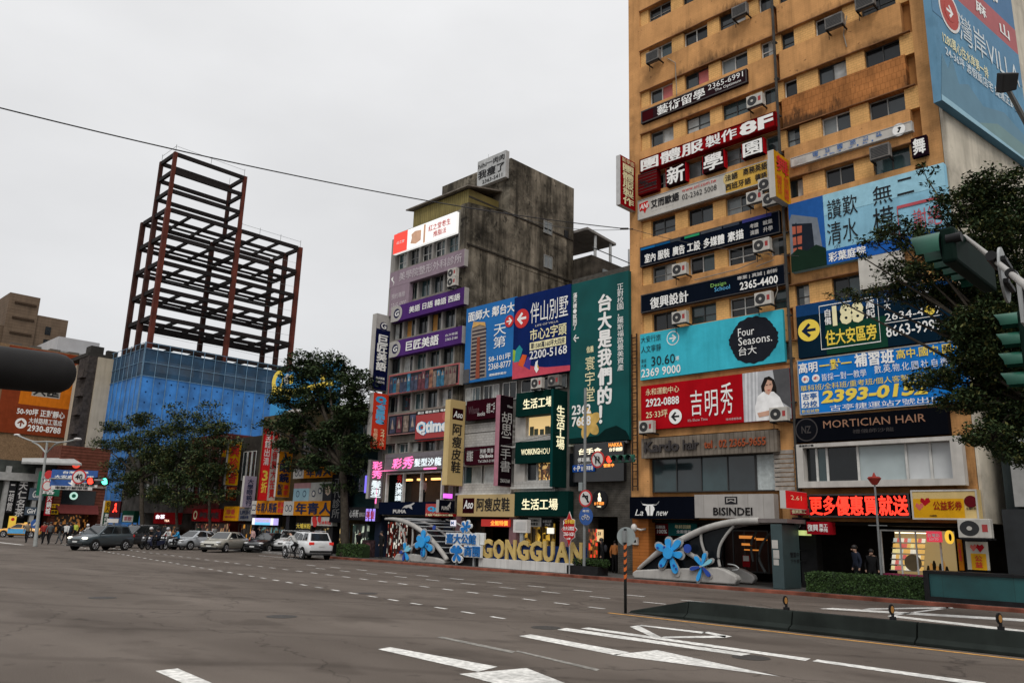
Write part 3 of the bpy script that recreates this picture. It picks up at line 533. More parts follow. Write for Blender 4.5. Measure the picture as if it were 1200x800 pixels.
# projecting signs
psign('projecting_sign', 'red and white vertical box jutting out at the left edge of the orange building', 722, 727, 744.5, 181, 239, RED, M('white_sign_casing', (.45, .45, .45), .5, .3, .1), [T_('新學園', .1, .03, .9, .12, CREAM, bold=0), T_('團體服製作', .15, .14, .85, .96, CREAM, bold=.02, vert=True)], back=33.9)
psign('projecting_sign', 'yellow and white box with red dance character above the drain pipe', 900.5, 908, 925, 176, 229, SGN('c08a1c'), WPANEL, [T_('舞', .1, .06, .9, .42, REDT, bold=.01), T_('國標社交', .1, .5, .4, .9, REDT, vert=True, bold=0), T_('個別團體', .55, .45, .85, .95, REDT, vert=True, bold=0)], back=33.9)
# white framed bay window beside the salon fascia
bw = thing('bay_window_frame', 'thick white frame round the wide second floor salon window', 'window frame', (-12.5, 34, 4.2))
a = at(933.3, 520.8, 33.55); b = at(1132, 568, 33.55); x0, x1, z0, z1 = a.x, b.x, b.z, a.z; FWM = M('white_frame_paint', (.46, .44, .41), .6, .3, .1, 2, streak=.35)
m = MB(); m.box(x0, x1, 33.5, 33.94, z1 - .16, z1); m.box(x0, x1, 33.5, 33.94, z0, z0 + .26); m.box(x0, x0 + .28, 33.5, 33.94, z0 + .26, z1 - .16); m.box(x1 - .4, x1, 33.5, 33.94, z0 + .26, z1 - .16); m.build('surround', FWM, bw)
xs = [x0 + .28, x0 + .75, x0 + 1.2, x0 + 2.5, x0 + 4.4, x0 + 5.3, x1 - .4]
PG = [GLASSD, GLASS2, GLASSD, M('milky_glass', (.34, .40, .41), .3, .4, .12, 1.2), M('milky_glass_b', (.46, .48, .49), .35, .4, .1, 1), M('milky_glass_b', (.46, .48, .49), .35, .4, .1, 1)]
for i in range(6):
    p = MB(); p.box(xs[i] + .05, xs[i + 1] - .05, 33.86, 33.9, z0 + .28, z1 - .18); p.build('pane', PG[i], bw)
    p = MB(); p.box(xs[i + 1] - .045, xs[i + 1] + .045, 33.8, 33.93, z0 + .262, z1 - .162); p.build('mullion', FRAMEW, bw)
f = Face((x0, 33.5, z1), (1, 0, 0), x1 - x0, z1 - z0, (0, -1, 0)); m = MB(); f.text(m, '禮儀師沙龍', .02, .015, .12, .07, .004); m.build('lettering', INK, bw)
# LED board, lottery board, small signs
LED = EM('led_red', (1.0, .035, .015), 1.5)
sign('led_display', 'black LED board with glowing red characters above the shop', (947, 578.8), (1067.4, 606.7), SGN('120507'), [T_('更多優惠買就送', .015, .1, .985, .9, LED, bold=.03)], Y=33.45, frame=DM, cat='display')
sign('signboard', 'cream and yellow lottery board with red heart beside the LED board', (1066.7, 574), (1148, 609), SGN('c9b079'),
     [('r', .0, .3, .8, 1, SGN('d09a1e')), ('p', [(.21, .55), (.14, .38), (.16, .27), (.2, .3), (.215, .36), (.235, .28), (.28, .27), (.3, .4)], M('heart_red', lin('a01520'), .5), 'heart_emblem'), ('p', [(.12, .7), (.06, .55), (.08, .44), (.11, .47), (.125, .52), (.145, .45), (.18, .45), (.19, .56)], M('heart_pink', lin('c8645a'), .5), 'heart_emblem'), T_('公益彩券', .34, .38, .77, .68, M('brown_red_print', lin('8a2418'), .5), bold=.02), ('o', .9, .4, .22, M('dark_red_print', lin('58121a'), .5)), T_('台灣彩券', .83, .58, .97, .67, INK), T_('立即開獎', .27, .84, .38, .9, INK)], Y=33.45, frame=FWM, fw=.06)
psign('projecting_sign', 'small red light box with a white edge left of the LED board', 914, 921, 946, 574, 595, EM('red_lightbox', lin('b01015'), .5), EM('white_lightbox', lin('a8a8a2'), .4), [T_('2.61', .2, .25, .7, .5, CREAM, bold=0)], back=33.4)
sign('signboard', 'small pink red strip sign under the red light box', (926, 595.5), (947, 603), SGN('9c2430'), [T_('復興美工', .1, .2, .9, .8, CREAM)], Y=33.3)
sign('signboard', 'red and white school sign hanging below the LED board', (945, 611), (972, 626), SGN('9a1420'), [T_('復興', .05, .2, .52, .75), T_('美工', .58, .15, .95, .45), T_('學苑', .58, .5, .95, .8)], Y=33.3)
sign('signboard', 'dark square sign with faint pattern over the dim stairway', (928, 606), (942, 621), SGN('241a1e'), [T_('飾', .2, .2, .8, .8, GREYT, bold=0)], Y=33.3)
sign('light_box', 'yellow green lit strip below the dark square sign', (935, 621), (943, 627), EM('lime_lit', (.6, .7, .25), .7), [], Y=33.3, cat='light')
psign('light_box', 'stacked white lit menu box on the pavement beside the teal pylon', 921, 924, 937, 640, 662, EM('menu_white', lin('c9bc90'), .9), EM('menu_edge', lin('d8d4c0'), .8), [T_('營業中', .1, .3, .9, .6, INK), T_('下午茶', .1, .68, .9, .9, INK)], back=33.3)
sign('tube_light', 'upright white light tube under the menu box', (924, 664), (927, 680), EM('tube_white', (.8, .8, .85), 1.0), [], Y=33.3, back=33.4, cat='light')
# ------------------------------------------------------------------ big side billboard
def sidept(px, py):
    r = ray(px, py); t = (C0 + SN * .45 - CAM).dot(SN) / r.dot(SN); return CAM + r * t
pa, pb = sidept(1103, 113), sidept(1211, 199); u0 = (pa - C0).dot(SD); u1 = (pb - C0).dot(SD); zb = (pa.z + pb.z) / 2
bbd = thing('billboard', 'giant blue property billboard on the side wall of the orange building', 'billboard', C0 + SD * ((u0 + u1) / 2) + SN * .3 + Vector((0, 0, zb)))
H_ = 38 - zb
def sidebox(mb, ua, ub, za, zc, o0, o1): q = [C0 + SD * u + SN * o0 + Vector((0, 0, z)) for u, z in ((ua, za), (ub, za), (ub, zc), (ua, zc))]; mb.prism(q, SN * (o1 - o0)); return mb
sidebox(MB(), u0, u1, zb, 38, .13, .45).build('panel', SGN('6790ab'), bbd)
f = Face(C0 + SD * u0 + SN * .45 + Vector((0, 0, 38)), SD, u1 - u0, H_, SN)
vz = lambda px, py: (38 - sidept(px, py).z) / H_
uz = lambda px, py: ((sidept(px, py) - C0).dot(SD) - u0) / (u1 - u0)
def q_(px, py): return (uz(px, py), vz(px, py))
v1, v2 = vz(1128, 2), vz(1104, 0) 
vr0, vr1 = (vz(1155, 0) + vz(1190, 40)) / 2, (vz(1126, 0) + vz(1196, 71)) / 2
P = lambda n, c: M(n, lin(c), .5, .3, .08, 1.2)
decorate(bbd, f, [('r', 0, 0, 1, vr0, P('bb_blue', '466f95')), ('r', 0, vr0, 1, vr1, P('bb_red', 'a85a5c')), ('r', 0, vr1, 1, vr1 + (1 - vr1) * .3, P('bb_blue2', '527f9f')), ('p', [(0, .985), (.05, .87), (.1, .9), (.15, .86), (.2, .92), (.3, .9), (.45, .93), (.7, .9), (1, .93), (1, 1), (0, 1)], P('bb_skyline', '5b8093'), 'printed_skyline'),
   ('p', [(.3, 1), (.6, .95), (1, .955), (1, 1)], P('bb_green', '6b8889'), 'printed_shore'), ('p', [(.0, .985), (.1, .985), (1, .995), (1, 1), (0, 1)], P('bb_line', '8fb4c4'), 'printed_river')])
m = MB(); c = q_(1112, 12); 
lm = MB(); ly = MB(); 
def stxt(mb, s, p0, p1, hgt, **k):   # lower-left, lower-right pixel and text height in px at left
    a = q_(*p0); b = q_(*p1); vb = (a[1] + b[1]) / 2; hv = abs(q_(p0[0], p0[1])[1] - q_(p0[0], p0[1] - hgt)[1]); f.text(mb, s, a[0], vb - hv, b[0], vb, .03, **k)
stxt(lm, '灣岸VILLA', (1124, 40), (1196, 112), 30, bold=0); stxt(ly, '1280萬心住水岸第一排', (1105, 52), (1158, 92), 13, bold=.01); stxt(lm, '24-36坪 渡假飯店宅 捷運正對面', (1108, 66), (1194, 133), 11, bold=.01)
ua, va = q_(1112, 14); ring = MB(); ring.disc(f.p(ua, va, .02), SD, ZV, 1.0, 1.0, 28); ring.build('roundel', M('roundel_white', (.7, .68, .66), .5), bbd)
ring = MB(); ring.disc(f.p(ua, va, .024), SD, ZV, .86, .86, 28); ring.build('roundel', P('bb_red2', 'b0453c'), bbd)
decorate(bbd, f, [('a', ua, va, .5, 0, P('bb_red2', 'b0453c'), WHITE)], .03)
lm2 = MB(); f.text(lm2, '麻', .5, vr0 + .02, .62, vr1 - .02, .03); f.text(lm2, '山', .78, vr0 + .02, .9, vr1 - .02, .03); f.text(lm2, '大安', .1, vr0 + .02, .36, vr1 - .02, .03); f.text(lm2, '水岸第一', .4, vr0 - .16, .95, vr0 - .03, .03); lm2.build('lettering', WHITE, bbd)
lm.build('lettering', M('pale_print', (.62, .68, .70), .5), bbd); ly.build('lettering', CREAM, bbd)
# ------------------------------------------------------------------ air conditioners
ACW = M('ac_casing', (.46, .44, .40), .5, .4, .12, 3, streak=.35); ACD = M('ac_dirty_casing', (.16, .15, .14), .6, .3, .25, 3, streak=.5)
def make_ac(label, cas, fan=True, group=None, name='air_conditioner'):
    r = thing(name, label, 'air conditioner', (0, 0, 0), group)
    m = MB(); m.box(-.42, .42, -.3, .0, 0, .62); m.build('casing', cas, r, bevel=.02)
    if fan:
        m = MB(); m.disc((-.12, -.304, .31), (1, 0, 0), (0, 0, 1), .25, th=.006)
        g_ = m.build('fan_grille', BLACKP, r); h = MB(); h.disc((-.12, -.312, .31), (1, 0, 0), (0, 0, 1), .07); h.build('fan_hub', ACW, g_)
        m = MB(); m.box(.2, .34, -.306, -.301, .2, .44); m.build('badge', M('ac_badge', (.32, .05, .05), .5), r)
    else:
        m = MB()
        for i in range(7): m.box(-.36, .36, -.31, -.301, .08 + .07 * i, .12 + .07 * i)
        m.build('grille', BLACKP, r)
    m = MB(); m.box(-.4, -.34, -.3, .3, -.06, -.002); m.box(.34, .4, -.3, .3, -.06, -.002); m.box(-.4, .4, -.28, -.24, -.05, -.01); m.box(-.38, -.35, .0, .02, -.4, -.06); m.build('bracket', DARK, r)
    return r
GA = 'air conditioners on the facades'
acs = [  # px centre of base, base y, kind, label
 (795.5, 322, 1, 'white air conditioner below the coloured tabs board, left of two'), (892, 294, 1, 'white air conditioner below the coloured tabs board, right of two'),
 (795.5, 378.5, 1, 'white air conditioner on top of the turquoise banner, left of two'), (894, 357, 1, 'white air conditioner on top of the turquoise banner, right of two'),
 (884, 237.5, 1, 'leftmost air conditioner of the cluster of three under the yellow dance box'), (898, 222, 1, 'topmost air conditioner of the cluster of three under the yellow dance box'), (903, 239.5, 1, 'rightmost air conditioner of the cluster of three under the yellow dance box'),
 (756.5, 507, 1, 'white air conditioner at the lower left corner of the red housing banner'), (912, 493, 1, 'white air conditioner in front of the printed woman'), (884, 124, 1, 'white air conditioner on a bracket just above the red 8F board'),
 (764, 71, 0, 'dirty window air conditioner beside a window at the top left of the orange building'), (866, 18, 0, 'old window unit fixed in a window left of the drain pipe near the roof'), (977, 31, 0, 'old box window unit right of the drain pipe near the roof'), (1031, 185, 0, 'black window air conditioner beside the small purple board'), (1013, 8, 0, 'old window unit high up near the corner by the giant billboard')]
for px, py, k, lab in acs:
    Yb = 33.62; p = at(px, py, Yb - .3); o = make_ac(lab, ACW if k else ACD, bool(k), GA); o.location = (p.x, Yb, p.z)
p = at(1142, 630, 33.1); o = make_ac('large white condenser on a rack right of the lit lottery shop', ACW, True, GA); o.location = (p.x, 33.5, p.z); o.scale = (1.3, 1.1, 1.1)
# ------------------------------------------------------------------ street level of the orange building
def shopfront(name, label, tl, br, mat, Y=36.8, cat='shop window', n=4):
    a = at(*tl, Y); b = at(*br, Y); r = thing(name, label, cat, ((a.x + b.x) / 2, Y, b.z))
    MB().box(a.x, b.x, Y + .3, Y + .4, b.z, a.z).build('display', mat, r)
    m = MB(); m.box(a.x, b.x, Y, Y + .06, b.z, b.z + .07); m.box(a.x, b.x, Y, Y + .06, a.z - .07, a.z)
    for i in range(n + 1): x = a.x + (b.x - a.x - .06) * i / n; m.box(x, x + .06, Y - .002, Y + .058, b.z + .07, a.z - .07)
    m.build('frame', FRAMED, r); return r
a = at(1031, 620, 34.4); b = at(1106, 668, 34.4)
lt = thing('lottery_shop', 'brightly lit lottery shop with rows of tickets behind a magenta counter', 'shop', ((a.x + b.x) / 2, 35, .14))
MB().box(a.x, b.x, 36.0, 36.1, .2, a.z).build('back_panel', EM('shop_back', (.42, .30, .13), .55), lt)
m = MB(); m.box(a.x, b.x, 34.4, 34.9, .15, .9); m.build('counter', M('magenta_counter', (.26, .02, .08), .4, .4, .1), lt)
TK = [EM('ticket_%d' % i, c, .75) for i, c in enumerate([(.8, .75, .6), (.75, .45, .12), (.6, .12, .1), (.5, .55, .5), (.8, .68, .3)])]
rnd = random.Random(5); w_ = b.x - a.x
for r_ in range(6):
    z = 1.0 + r_ * .22; m = MB(); m.box(a.x + .05, a.x + w_ * .58, 35.0 + r_ * .1, 35.1 + r_ * .1, z, z + .03); m.build('shelf', FRAMEW, lt)
    for c_ in range(9):
        x = a.x + .1 + c_ * w_ * .06; q = MB(); q.prism([(x, 35.0 + r_ * .1, z + .031), (x + .15, 35.0 + r_ * .1, z + .031), (x + .15, 35.08 + r_ * .1, z + .19), (x, 35.08 + r_ * .1, z + .19)], (0, .012, 0)); q.build('ticket_card', rnd.choice(TK), lt)
m = MB(); m.disc((a.x + w_ * .52, 34.38, 1.35), (1, 0, 0), (0, 0, 1), .32, th=.02); m.build('round_emblem', M('brown_roundel', (.12, .09, .05), .6), lt)
for i in range(7):
    q = MB(); x = a.x + w_ * (.62 + .05 * i); q.tube([(x, 35.4, .9), (x, 35.4, 1.1 + .1 * (i % 3)), (x, 35.4, 1.25 + .1 * (i % 3))], [.07, .07, .03], 8); q.build('bottle', [M('bottle_dark', (.03, .03, .02), .2), EM('bottle_lit', (.5, .25, .06), .5)][i % 2], lt)
m = MB(); m.box(a.x, b.x, 34.38, 34.42, a.z - .06, a.z)
for i in (0, .33, .6, 1): m.box(a.x + i * (w_ - .06), a.x + i * (w_ - .06) + .06, 34.376, 34.416, .9, a.z - .06)
m.build('window_frame', FRAMEW, lt)
lp = MB(); lp.box(a.x + .3, b.x - .3, 35.2, 35.3, a.z - .12, a.z - .09); lp.build('ceiling_lamp', EM('shop_tube', (1, .85, .6), 3), lt)
sign('light_box', 'small red lit sign hanging in the lottery shop', (1085, 622), (1104, 635), EM('red_lit', (.6, .03, .06), .9), [T_('台灣彩', .1, .2, .9, .55), T_('LOTTO', .2, .62, .8, .85)], Y=34.0, back=34.08, cat='sign')
rt = thing('light_box', 'round yellow and black lit disc outside the lottery shop', 'sign', at(1113, 636, 34) )
p = at(1113.5, 629, 34.0); m = MB(); m.disc(p, (.6, .8, 0), (0, 0, 1), .17, .25, th=.08); m.build('disc', EM('yellow_lit', (.85, .5, .05), 1.0), rt); m = MB(); m.disc(p + Vector((.004, -.01, 0)), (.6, .8, 0), (0, 0, 1), .06, .14, th=.01); m.build('printed_mark', INK, rt)
sign('banner', 'orange roll banner beside the lottery poster', (1121, 631), (1130, 668), SGN('b06a1c'), [T_('大樂透', .2, .1, .8, .7, REDT, vert=True)], Y=33.9, back=34.0, cat='banner')
sign('poster', 'white and yellow lottery poster with red hearts under the large condenser', (1131, 634), (1160, 668), SGN('b8b2a4'), [('r', .2, .42, .9, 1, M('poster_yellow', lin('cf9a20'), .5)), ('p', [(.35, .35), (.2, .2), (.25, .1), (.35, .15), (.45, .08), (.52, .2)], M('heart_pink', lin('c8645a'), .5), 'heart_emblem'), ('p', [(.65, .38), (.48, .2), (.55, .08), (.65, .14), (.78, .08), (.86, .2)], M('heart_red', lin('a01520'), .5), 'heart_emblem'), T_('公益', .38, .48, .72, .92, REDT, vert=True)], Y=33.9, back=34.0, cat='poster')
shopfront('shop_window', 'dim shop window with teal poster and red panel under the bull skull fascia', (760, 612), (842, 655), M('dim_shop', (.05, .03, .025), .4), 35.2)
sign('poster', 'dark red discount poster with white writing under the bull skull fascia', (763.5, 613), (783, 627), SGN('6a1620'), [T_('滿額送', .25, .15, .85, .42), T_('100%', .35, .5, .95, .85, bold=.03)], Y=34.9, back=34.95, cat='poster')
sign('poster', 'teal poster with pale writing under the bull skull fascia', (783, 612), (817, 628), SGN('1d5a5a'), [T_('年終回饋', .25, .15, .8, .45, CREAM), T_('全面優惠', .3, .55, .8, .8, WHITE)], Y=34.9, back=34.95, cat='poster')
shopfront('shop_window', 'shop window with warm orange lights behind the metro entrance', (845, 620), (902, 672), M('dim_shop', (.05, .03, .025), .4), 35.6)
for x0, x1, y0, y1 in ((866, 884, 627, 631), (869, 880, 636, 639), (886, 898, 630, 633), (872, 888, 643, 645)):
    p, q = at(x0, y0, 35.4), at(x1, y1, 35.4); tag(MB().box(p.x, q.x, 35.4, 35.5, q.z, p.z).build('shelf_lamp', EM('amber_strip', (.9, .3, .05), .6)), 'amber light strip at %s height in the shop behind the metro entrance' % {627: 'the top', 636: 'middle left', 630: 'upper right', 643: 'the lowest'}[y0], 'light')
sign('poster', 'red and white portrait poster inside the metro entrance glass', (870, 650), (879, 664), SGN('8e1c22'), [('r', .1, .05, .9, .5, M('poster_white', (.6, .58, .55), .5))], Y=33.6, back=33.64, cat='poster')
sign('notice', 'small white notice with a dog on the orange timber column', (741, 629), (747, 638), WPANEL, [('p', [(.2, .7), (.35, .35), (.7, .35), (.8, .7)], INK, 'dog_mark')], Y=33.9, back=34.02, cat='notice')
# ================================================================== PURPLE SIGN BUILDING WITH BARE CONCRETE SIDE
CONC = M('stained_bare_concrete', (.20, .17, .125), .9, .15, .45, .9, streak=.92, dirt=.95, bump=.6)
def concrete():
    m = M('stained_bare_concrete_wall', (.215, .19, .15), .9, .15, .45, .9, streak=.95, dirt=.6, bump=.6)
    t = m.node_tree; L = t.links.new; b = t.nodes['Principled BSDF']; src = b.inputs['Base Color'].links[0].from_socket; tcn = N(t, 'ShaderNodeTexCoord')
    for sc3, lo, hi, amt, col in (((.16, .16, .22), .44, .60, .92, (.014, .013, .011)), ((.8, .8, .10), .5, .62, .8, (.02, .018, .014)), ((1.6, 1.6, 1.3), .58, .70, .7, (.24, .22, .175)), ((2.5, 2.5, 1.6), .57, .66, .85, (.012, .011, .01))):
        mpn = N(t, 'ShaderNodeMapping'); mpn.inputs['Scale'].default_value = sc3; L(tcn.outputs['Object'], mpn.inputs[0]); nn = N(t, 'ShaderNodeTexNoise'); nn.inputs['Scale'].default_value = 1; nn.inputs['Detail'].default_value = 9; nn.inputs['Roughness'].default_value = .7; L(mpn.outputs[0], nn.inputs[0])
        q = N(t, 'ShaderNodeMapRange'); q.inputs[1].default_value = lo; q.inputs[2].default_value = hi; q.inputs[4].default_value = amt; L(nn.outputs[0], q.inputs[0])
        mm = N(t, 'ShaderNodeMix', data_type='RGBA'); L(q.outputs[0], mm.inputs[0]); L(src, mm.inputs[6]); mm.inputs[7].default_value = col + (1,); src = mm.outputs[2]
    L(src, b.inputs['Base Color']); return m
CONC = concrete()
CONC2 = M('concrete_front', (.20, .185, .16), .85, .2, .2, 1, streak=.5, dirt=.4)
CONC3 = M('grey_plaster', (.26, .25, .235), .8, .2, .15, 1, streak=.4, dirt=.3)
pb_ = thing('office_building', 'narrow office block with purple boards and bare stained concrete side', 'building', (-42.5, 39, 0))
m = MB(); m.box(-46.6, -38.42, 34.32, 45.1, 5.86, 23.8); m.box(-46.6, -38.42, 36.6, 45.1, 2.9, 5.855); m.build('wall', CONC2, pb_)
m = MB(); m.box(-46.55, -45.75, 33.96, 34.3, 2.9, 5.8); m.box(-46.55, -38.45, 33.96, 36.6, 2.9, 3.7); m.build('lower_wall', CONC2, pb_)
m = MB(); m.prism([(-38.418, 34.0, 0.1), (-38.418, 45.15, 0.1), (-38.418, 45.15, 20.6), (-38.418, 38.0, 24.45), (-38.418, 34.0, 23.95)], (.12, 0, 0)); m.build('side_wall', CONC, pb_)
m = MB(); m.box(-46.0, -38.3, 38.0, 45.16, 23.82, 28.75, 0); m.build('upper_block', CONC, pb_)
m = MB(); m.box(-38.296, -38.27, 38.0, 45.12, 20.62, 28.7); m.build('upper_side_wall', CONC, pb_)
m = MB()
for z in (20.9, 24.3): m.box(-38.268, -38.22, 34.0, 45.12, z, z + .12)
m.build('string_course', M('black_stained_ledge', (.04, .036, .03), .9, .1, .3), pb_)
for (y, z) in ((41.6, 24.0), (41.7, 21.3)):
    m = MB(); m.box(-38.26, -38.2, y, y + .95, z, z + .06); m.box(-38.26, -38.2, y, y + .95, z + .94, z + 1.0)
    for i in range(3): m.box(-38.262, -38.198, y + i * .445, y + i * .445 + .06, z + .06, z + .94)
    w = m.build('window', FRAME, pb_); q = MB(); q.box(-38.25, -38.22, y + .02, y + .93, z + .03, z + .97); q.build('pane', BLIND, w)
m = MB(); m.box(-38.26, -38.2, 44.0, 44.4, 24.3, 24.9); m.build('vent_opening', DARK, pb_)
m = MB(); m.box(-46.6, -46.1, 33.9, 34.32, 2.9, 23.2); m.build('corner_pier', CONC3, pb_)
m = MB(); m.box(-38.9, -38.42, 33.9, 34.0 - .002, 2.9, 23.9); m.build('corner_pier', CONC, pb_)
for lo, hi in ((5.8, 7.12), (7.8, 10.0), (11.2, 12.8), (13.98, 15.3), (16.62, 18.0), (19.35, 20.65), (21.95, 23.6)): m = MB(); m.box(-46.098, -38.902, 33.96, 34.318, lo, hi); m.build('spandrel', CONC2, pb_)
rnd = random.Random(11)
for zi, (lo, hi) in enumerate(((7.12, 7.8), (10.0, 11.2), (12.8, 13.98), (15.3, 16.62), (18.0, 19.35), (20.65, 21.95))):
    for i in range(5):
        x = -46.0 + i * 1.42
        MB().box(x + 1.2, x + 1.38, 33.98, 34.3, lo + .003, hi - .003).build('window_pier', CONC3, pb_)
        if zi == 3 and i in (1, 3): pane = [M('amber_blind', (.36, .18, .05), .5), GLASSD]
        else: pane = rnd.choice([GLASSD, GLASS, [GLASS2, CURT], GLASS2, [CURT, GLASSD], [GLASSD, GLASS2]])
        window(pb_, x, x + 1.19, lo + .02, hi - .02, 34.28, 2, rnd.choice([FRAMED, FRAMEW, FRAME]), pane, rail=(zi == 5))
# roof: yellow corrugated room, white roof board, aerial
YC = M('yellow_corrugated_sheet', (.25, .205, .075), .6, .3, .2, 1, streak=.5, dirt=.5, tile=(.22, 9, .03))
rh = thing('rooftop_shed', 'yellow corrugated shed on the roof of the concrete building', 'shed', (-42.5, 36.5, 23.8))
m = MB(); m.box(-45.6, -39.4, 35.0, 37.96, 23.82, 25.6); m.build('wall', YC, rh); m = MB(); m.prism([(-46.1, 34.6, 25.62), (-39.1, 34.6, 25.62), (-39.1, 37.97, 26.3), (-46.1, 37.97, 26.3)], (0, 0, .1)); m.build('roof', M('shed_roof', (.16, .14, .12), .7, .2, .3), rh)
sign('roof_board', 'white board with dark characters on top of the concrete building', (560, 190), (592, 207), M('roof_board_white', (.42, .43, .43), .6, .2, .15, 2, streak=.3), [T_('hihi一肉肉', .04, .1, .96, .32, INK, bold=.01), T_('我瘦了', .04, .4, .96, .72, INK, bold=.02), T_('2363-5411', .2, .8, .9, .94, INK, bold=.01)], Y=37.6, back=37.96, cat='sign')
p = at(572, 195, 40); m = MB(); m.tube([(p.x, 40, 28.75), (p.x, 40, 31.3)], [.035, .015], 6); m.tube([(p.x - .4, 40, 30.6), (p.x + .4, 40, 30.6)], .012, 5); tag(m.build('roof_aerial', STEEL), 'thin metal aerial standing behind the white roof board', 'aerial')
PUR = SGN('4e2f6d'); PURG = SGN('8d7d88'); PANW = SGN('a9a6a2')
LITW = EM('lit_white_panel', (.86, .85, .82), .85)
sign('lit_billboard', 'bright red and white lit board at the top of the concrete building', (462, 275.5), (534, 272.5), LITW, [('r', 0, 0, .235, 1, EM('lit_red_panel', (.80, .04, .02), .9)), ('p', [(.3, .3), (.36, .2), (.46, .25), (.46, .75), (.38, .85), (.29, .75), (.31, .5)], M('peach_print', lin('e0b497'), .5), 'printed_figure'), ('r', .5, .05, .53, .95, M('peach_print', lin('e0b497'), .5)), T_('紅之堂養生', .58, .2, .92, .5, REDT, bold=.01), T_('推脂法', .66, .56, .86, .84, REDT, bold=.01), T_('紅之堂', .06, .42, .19, .56, WHITE)], Y=33.7, cat='billboard')
rt, f = sign('signboard', 'mauve clinic board with pale characters and a leg down its left end', (457.5, 320), (543.7, 311), PURG, [T_('美學院整形外科診所', .14, .2, .97, .75, M('pale_mauve_print', (.55, .5, .53), .5), bold=.0), ('p', [(.02, .4), (.05, .3), (.045, .55), (.07, .7), (.05, .95), (.06, .7), (.03, .55)], WHITE, 'swirl_emblem')], Y=33.6, edge=PANW)
a = at(457.5, 338, 33.6); b = at(478, 362, 33.6); m = MB(); m.box(a.x, b.x, 33.61, 33.95, b.z - .15, 19.405); m.build('lower_panel', PURG, rt)
m = MB(); f2 = Face((a.x, 33.6, 19.3), (1, 0, 0), b.x - a.x, 19.3 - b.z, (0, -1, 0)); f2.text(m, '預約專線', .1, .3, .8, .5, .01, bold=0); f2.text(m, '2365-6000', .1, .65, .9, .85, .01, bold=0); m.build('lettering', M('pale_mauve_print', (.55, .5, .53), .5), rt)
GL = [('o', .09, .5, .58, PANW), ('r', 0, 0, .09, 1, PANW), ('o', .085, .5, .36, M('navy_emblem', (.03, .03, .07), .5)), T_('G', .055, .34, .115, .68, WHITE, lean=.15)]
sign('signboard', 'upper purple language board listing four languages in white', (459, 360), (543.6, 356), PUR, GL + [T_('美語 日語 韓語 西語', .27, .3, .95, .7, bold=.012)], Y=33.55, edge=PANW)
sign('signboard', 'lower purple language board with larger white name', (457, 401), (541, 401.6), PUR, GL + [T_('巨匠美語', .25, .2, .7, .8, bold=.02), T_('台大校區', .79, .3, .95, .45, bold=0), T_('2365-2166', .79, .55, .95, .7, bold=0)], Y=33.55, edge=PANW)
rnd = random.Random(21)
ph = [('r', .0, 0, 1, 1, M('photo_dark', (.02, .02, .025), .4))]
PC = [M('photo_tone_%d' % i, c, .4, .3, .5, 3) for i, c in enumerate([(.05, .06, .1), (.10, .03, .04), (.16, .12, .10), (.30, .24, .2), (.03, .12, .2), (.02, .16, .18), (.22, .1, .06), (.3, .3, .32)])]
for i in range(18): ph.append(('r', .02 + i * .053, rnd.uniform(.05, .35), .02 + i * .053 + .048, .97, PC[rnd.choice([0, 1, 2, 4, 5, 6, 0, 2])])); ph.append(('p', [(.03 + i * .053, .45), (.045 + i * .053, .2), (.06 + i * .053, .45)], PC[rnd.choice([3, 7, 2, 1])], 'printed_figure'))
sign('photo_board', 'long board of dark fashion photographs in a thin red frame', (456, 440), (538, 450), PANW, ph, Y=33.6, frame=M('rose_frame', (.35, .10, .10), .5), fw=.1, cat='billboard')
sign('photo_board', 'dark framed photo panel left of the blue white cinema board', (455.3, 486.6), (488, 507), M('photo_dark', (.02, .02, .025), .4), [('r', .08 + .23 * i, .12, .26 + .23 * i, .9, PC[[0, 1, 2, 0][i]]) for i in range(4)] + [('p', [(.12 + .23 * i, .7), (.16 + .23 * i, .2), (.22 + .23 * i, .7)], PC[3], 'printed_figure') for i in range(4)], Y=33.6, frame=M('rose_frame2', (.30, .16, .15), .5), fw=.06, cat='billboard')
QB = EM('cinema_red', (.35, .02, .02), .25); QL = M('qtime_blue', (.04, .35, .62), .4)
rt, f = sign('signboard', 'cinema board with fat white and blue bubble letters on red', (488, 482), (524.7, 513), QB, [('r', 0, 0, 1, .13, INK), T_('數位 電視 飯店 電影', .06, .03, .95, .11, WHITE), ('o', .9, .28, .3, M('film_reel_print', (.45, .1, .1), .4)), ('r', .0, .95, 1, 1, M('photo_dark', (.02, .02, .025), .4))], Y=33.5)
for bb, mt, o_ in ((.11, QL, .02), (.05, M('bubble_white', (.75, .78, .8), .4), .05)):
    m = MB(); f.text(m, 'Qtime', .04, .36, .99 if False else 1.0, .84, o_, bold=bb); m.build('lettering', mt, rt)
NEONP = EM('neon_pink', (1.0, .16, .42), 1.6); NEONV = EM('neon_violet', (.75, .12, .85), 1.5); LITC = EM('lit_white_letters', (.75, .85, .88), .9)
rt, f = sign('shop_fascia', 'grey salon fascia with pink neon script and white characters', (452, 532.5), (520, 549), M('grey_salon_panel', (.16, .145, .16), .5, .3, .1), [T_('彩', .13, .28, .29, .85, NEONP, bold=.03, lean=.15), T_('秀', .31, .22, .49, .88, NEONP, bold=.03, lean=.15), T_('髮型沙龍', .52, .36, .96, .8, LITC, bold=.02)], Y=33.5, edge=PANW)
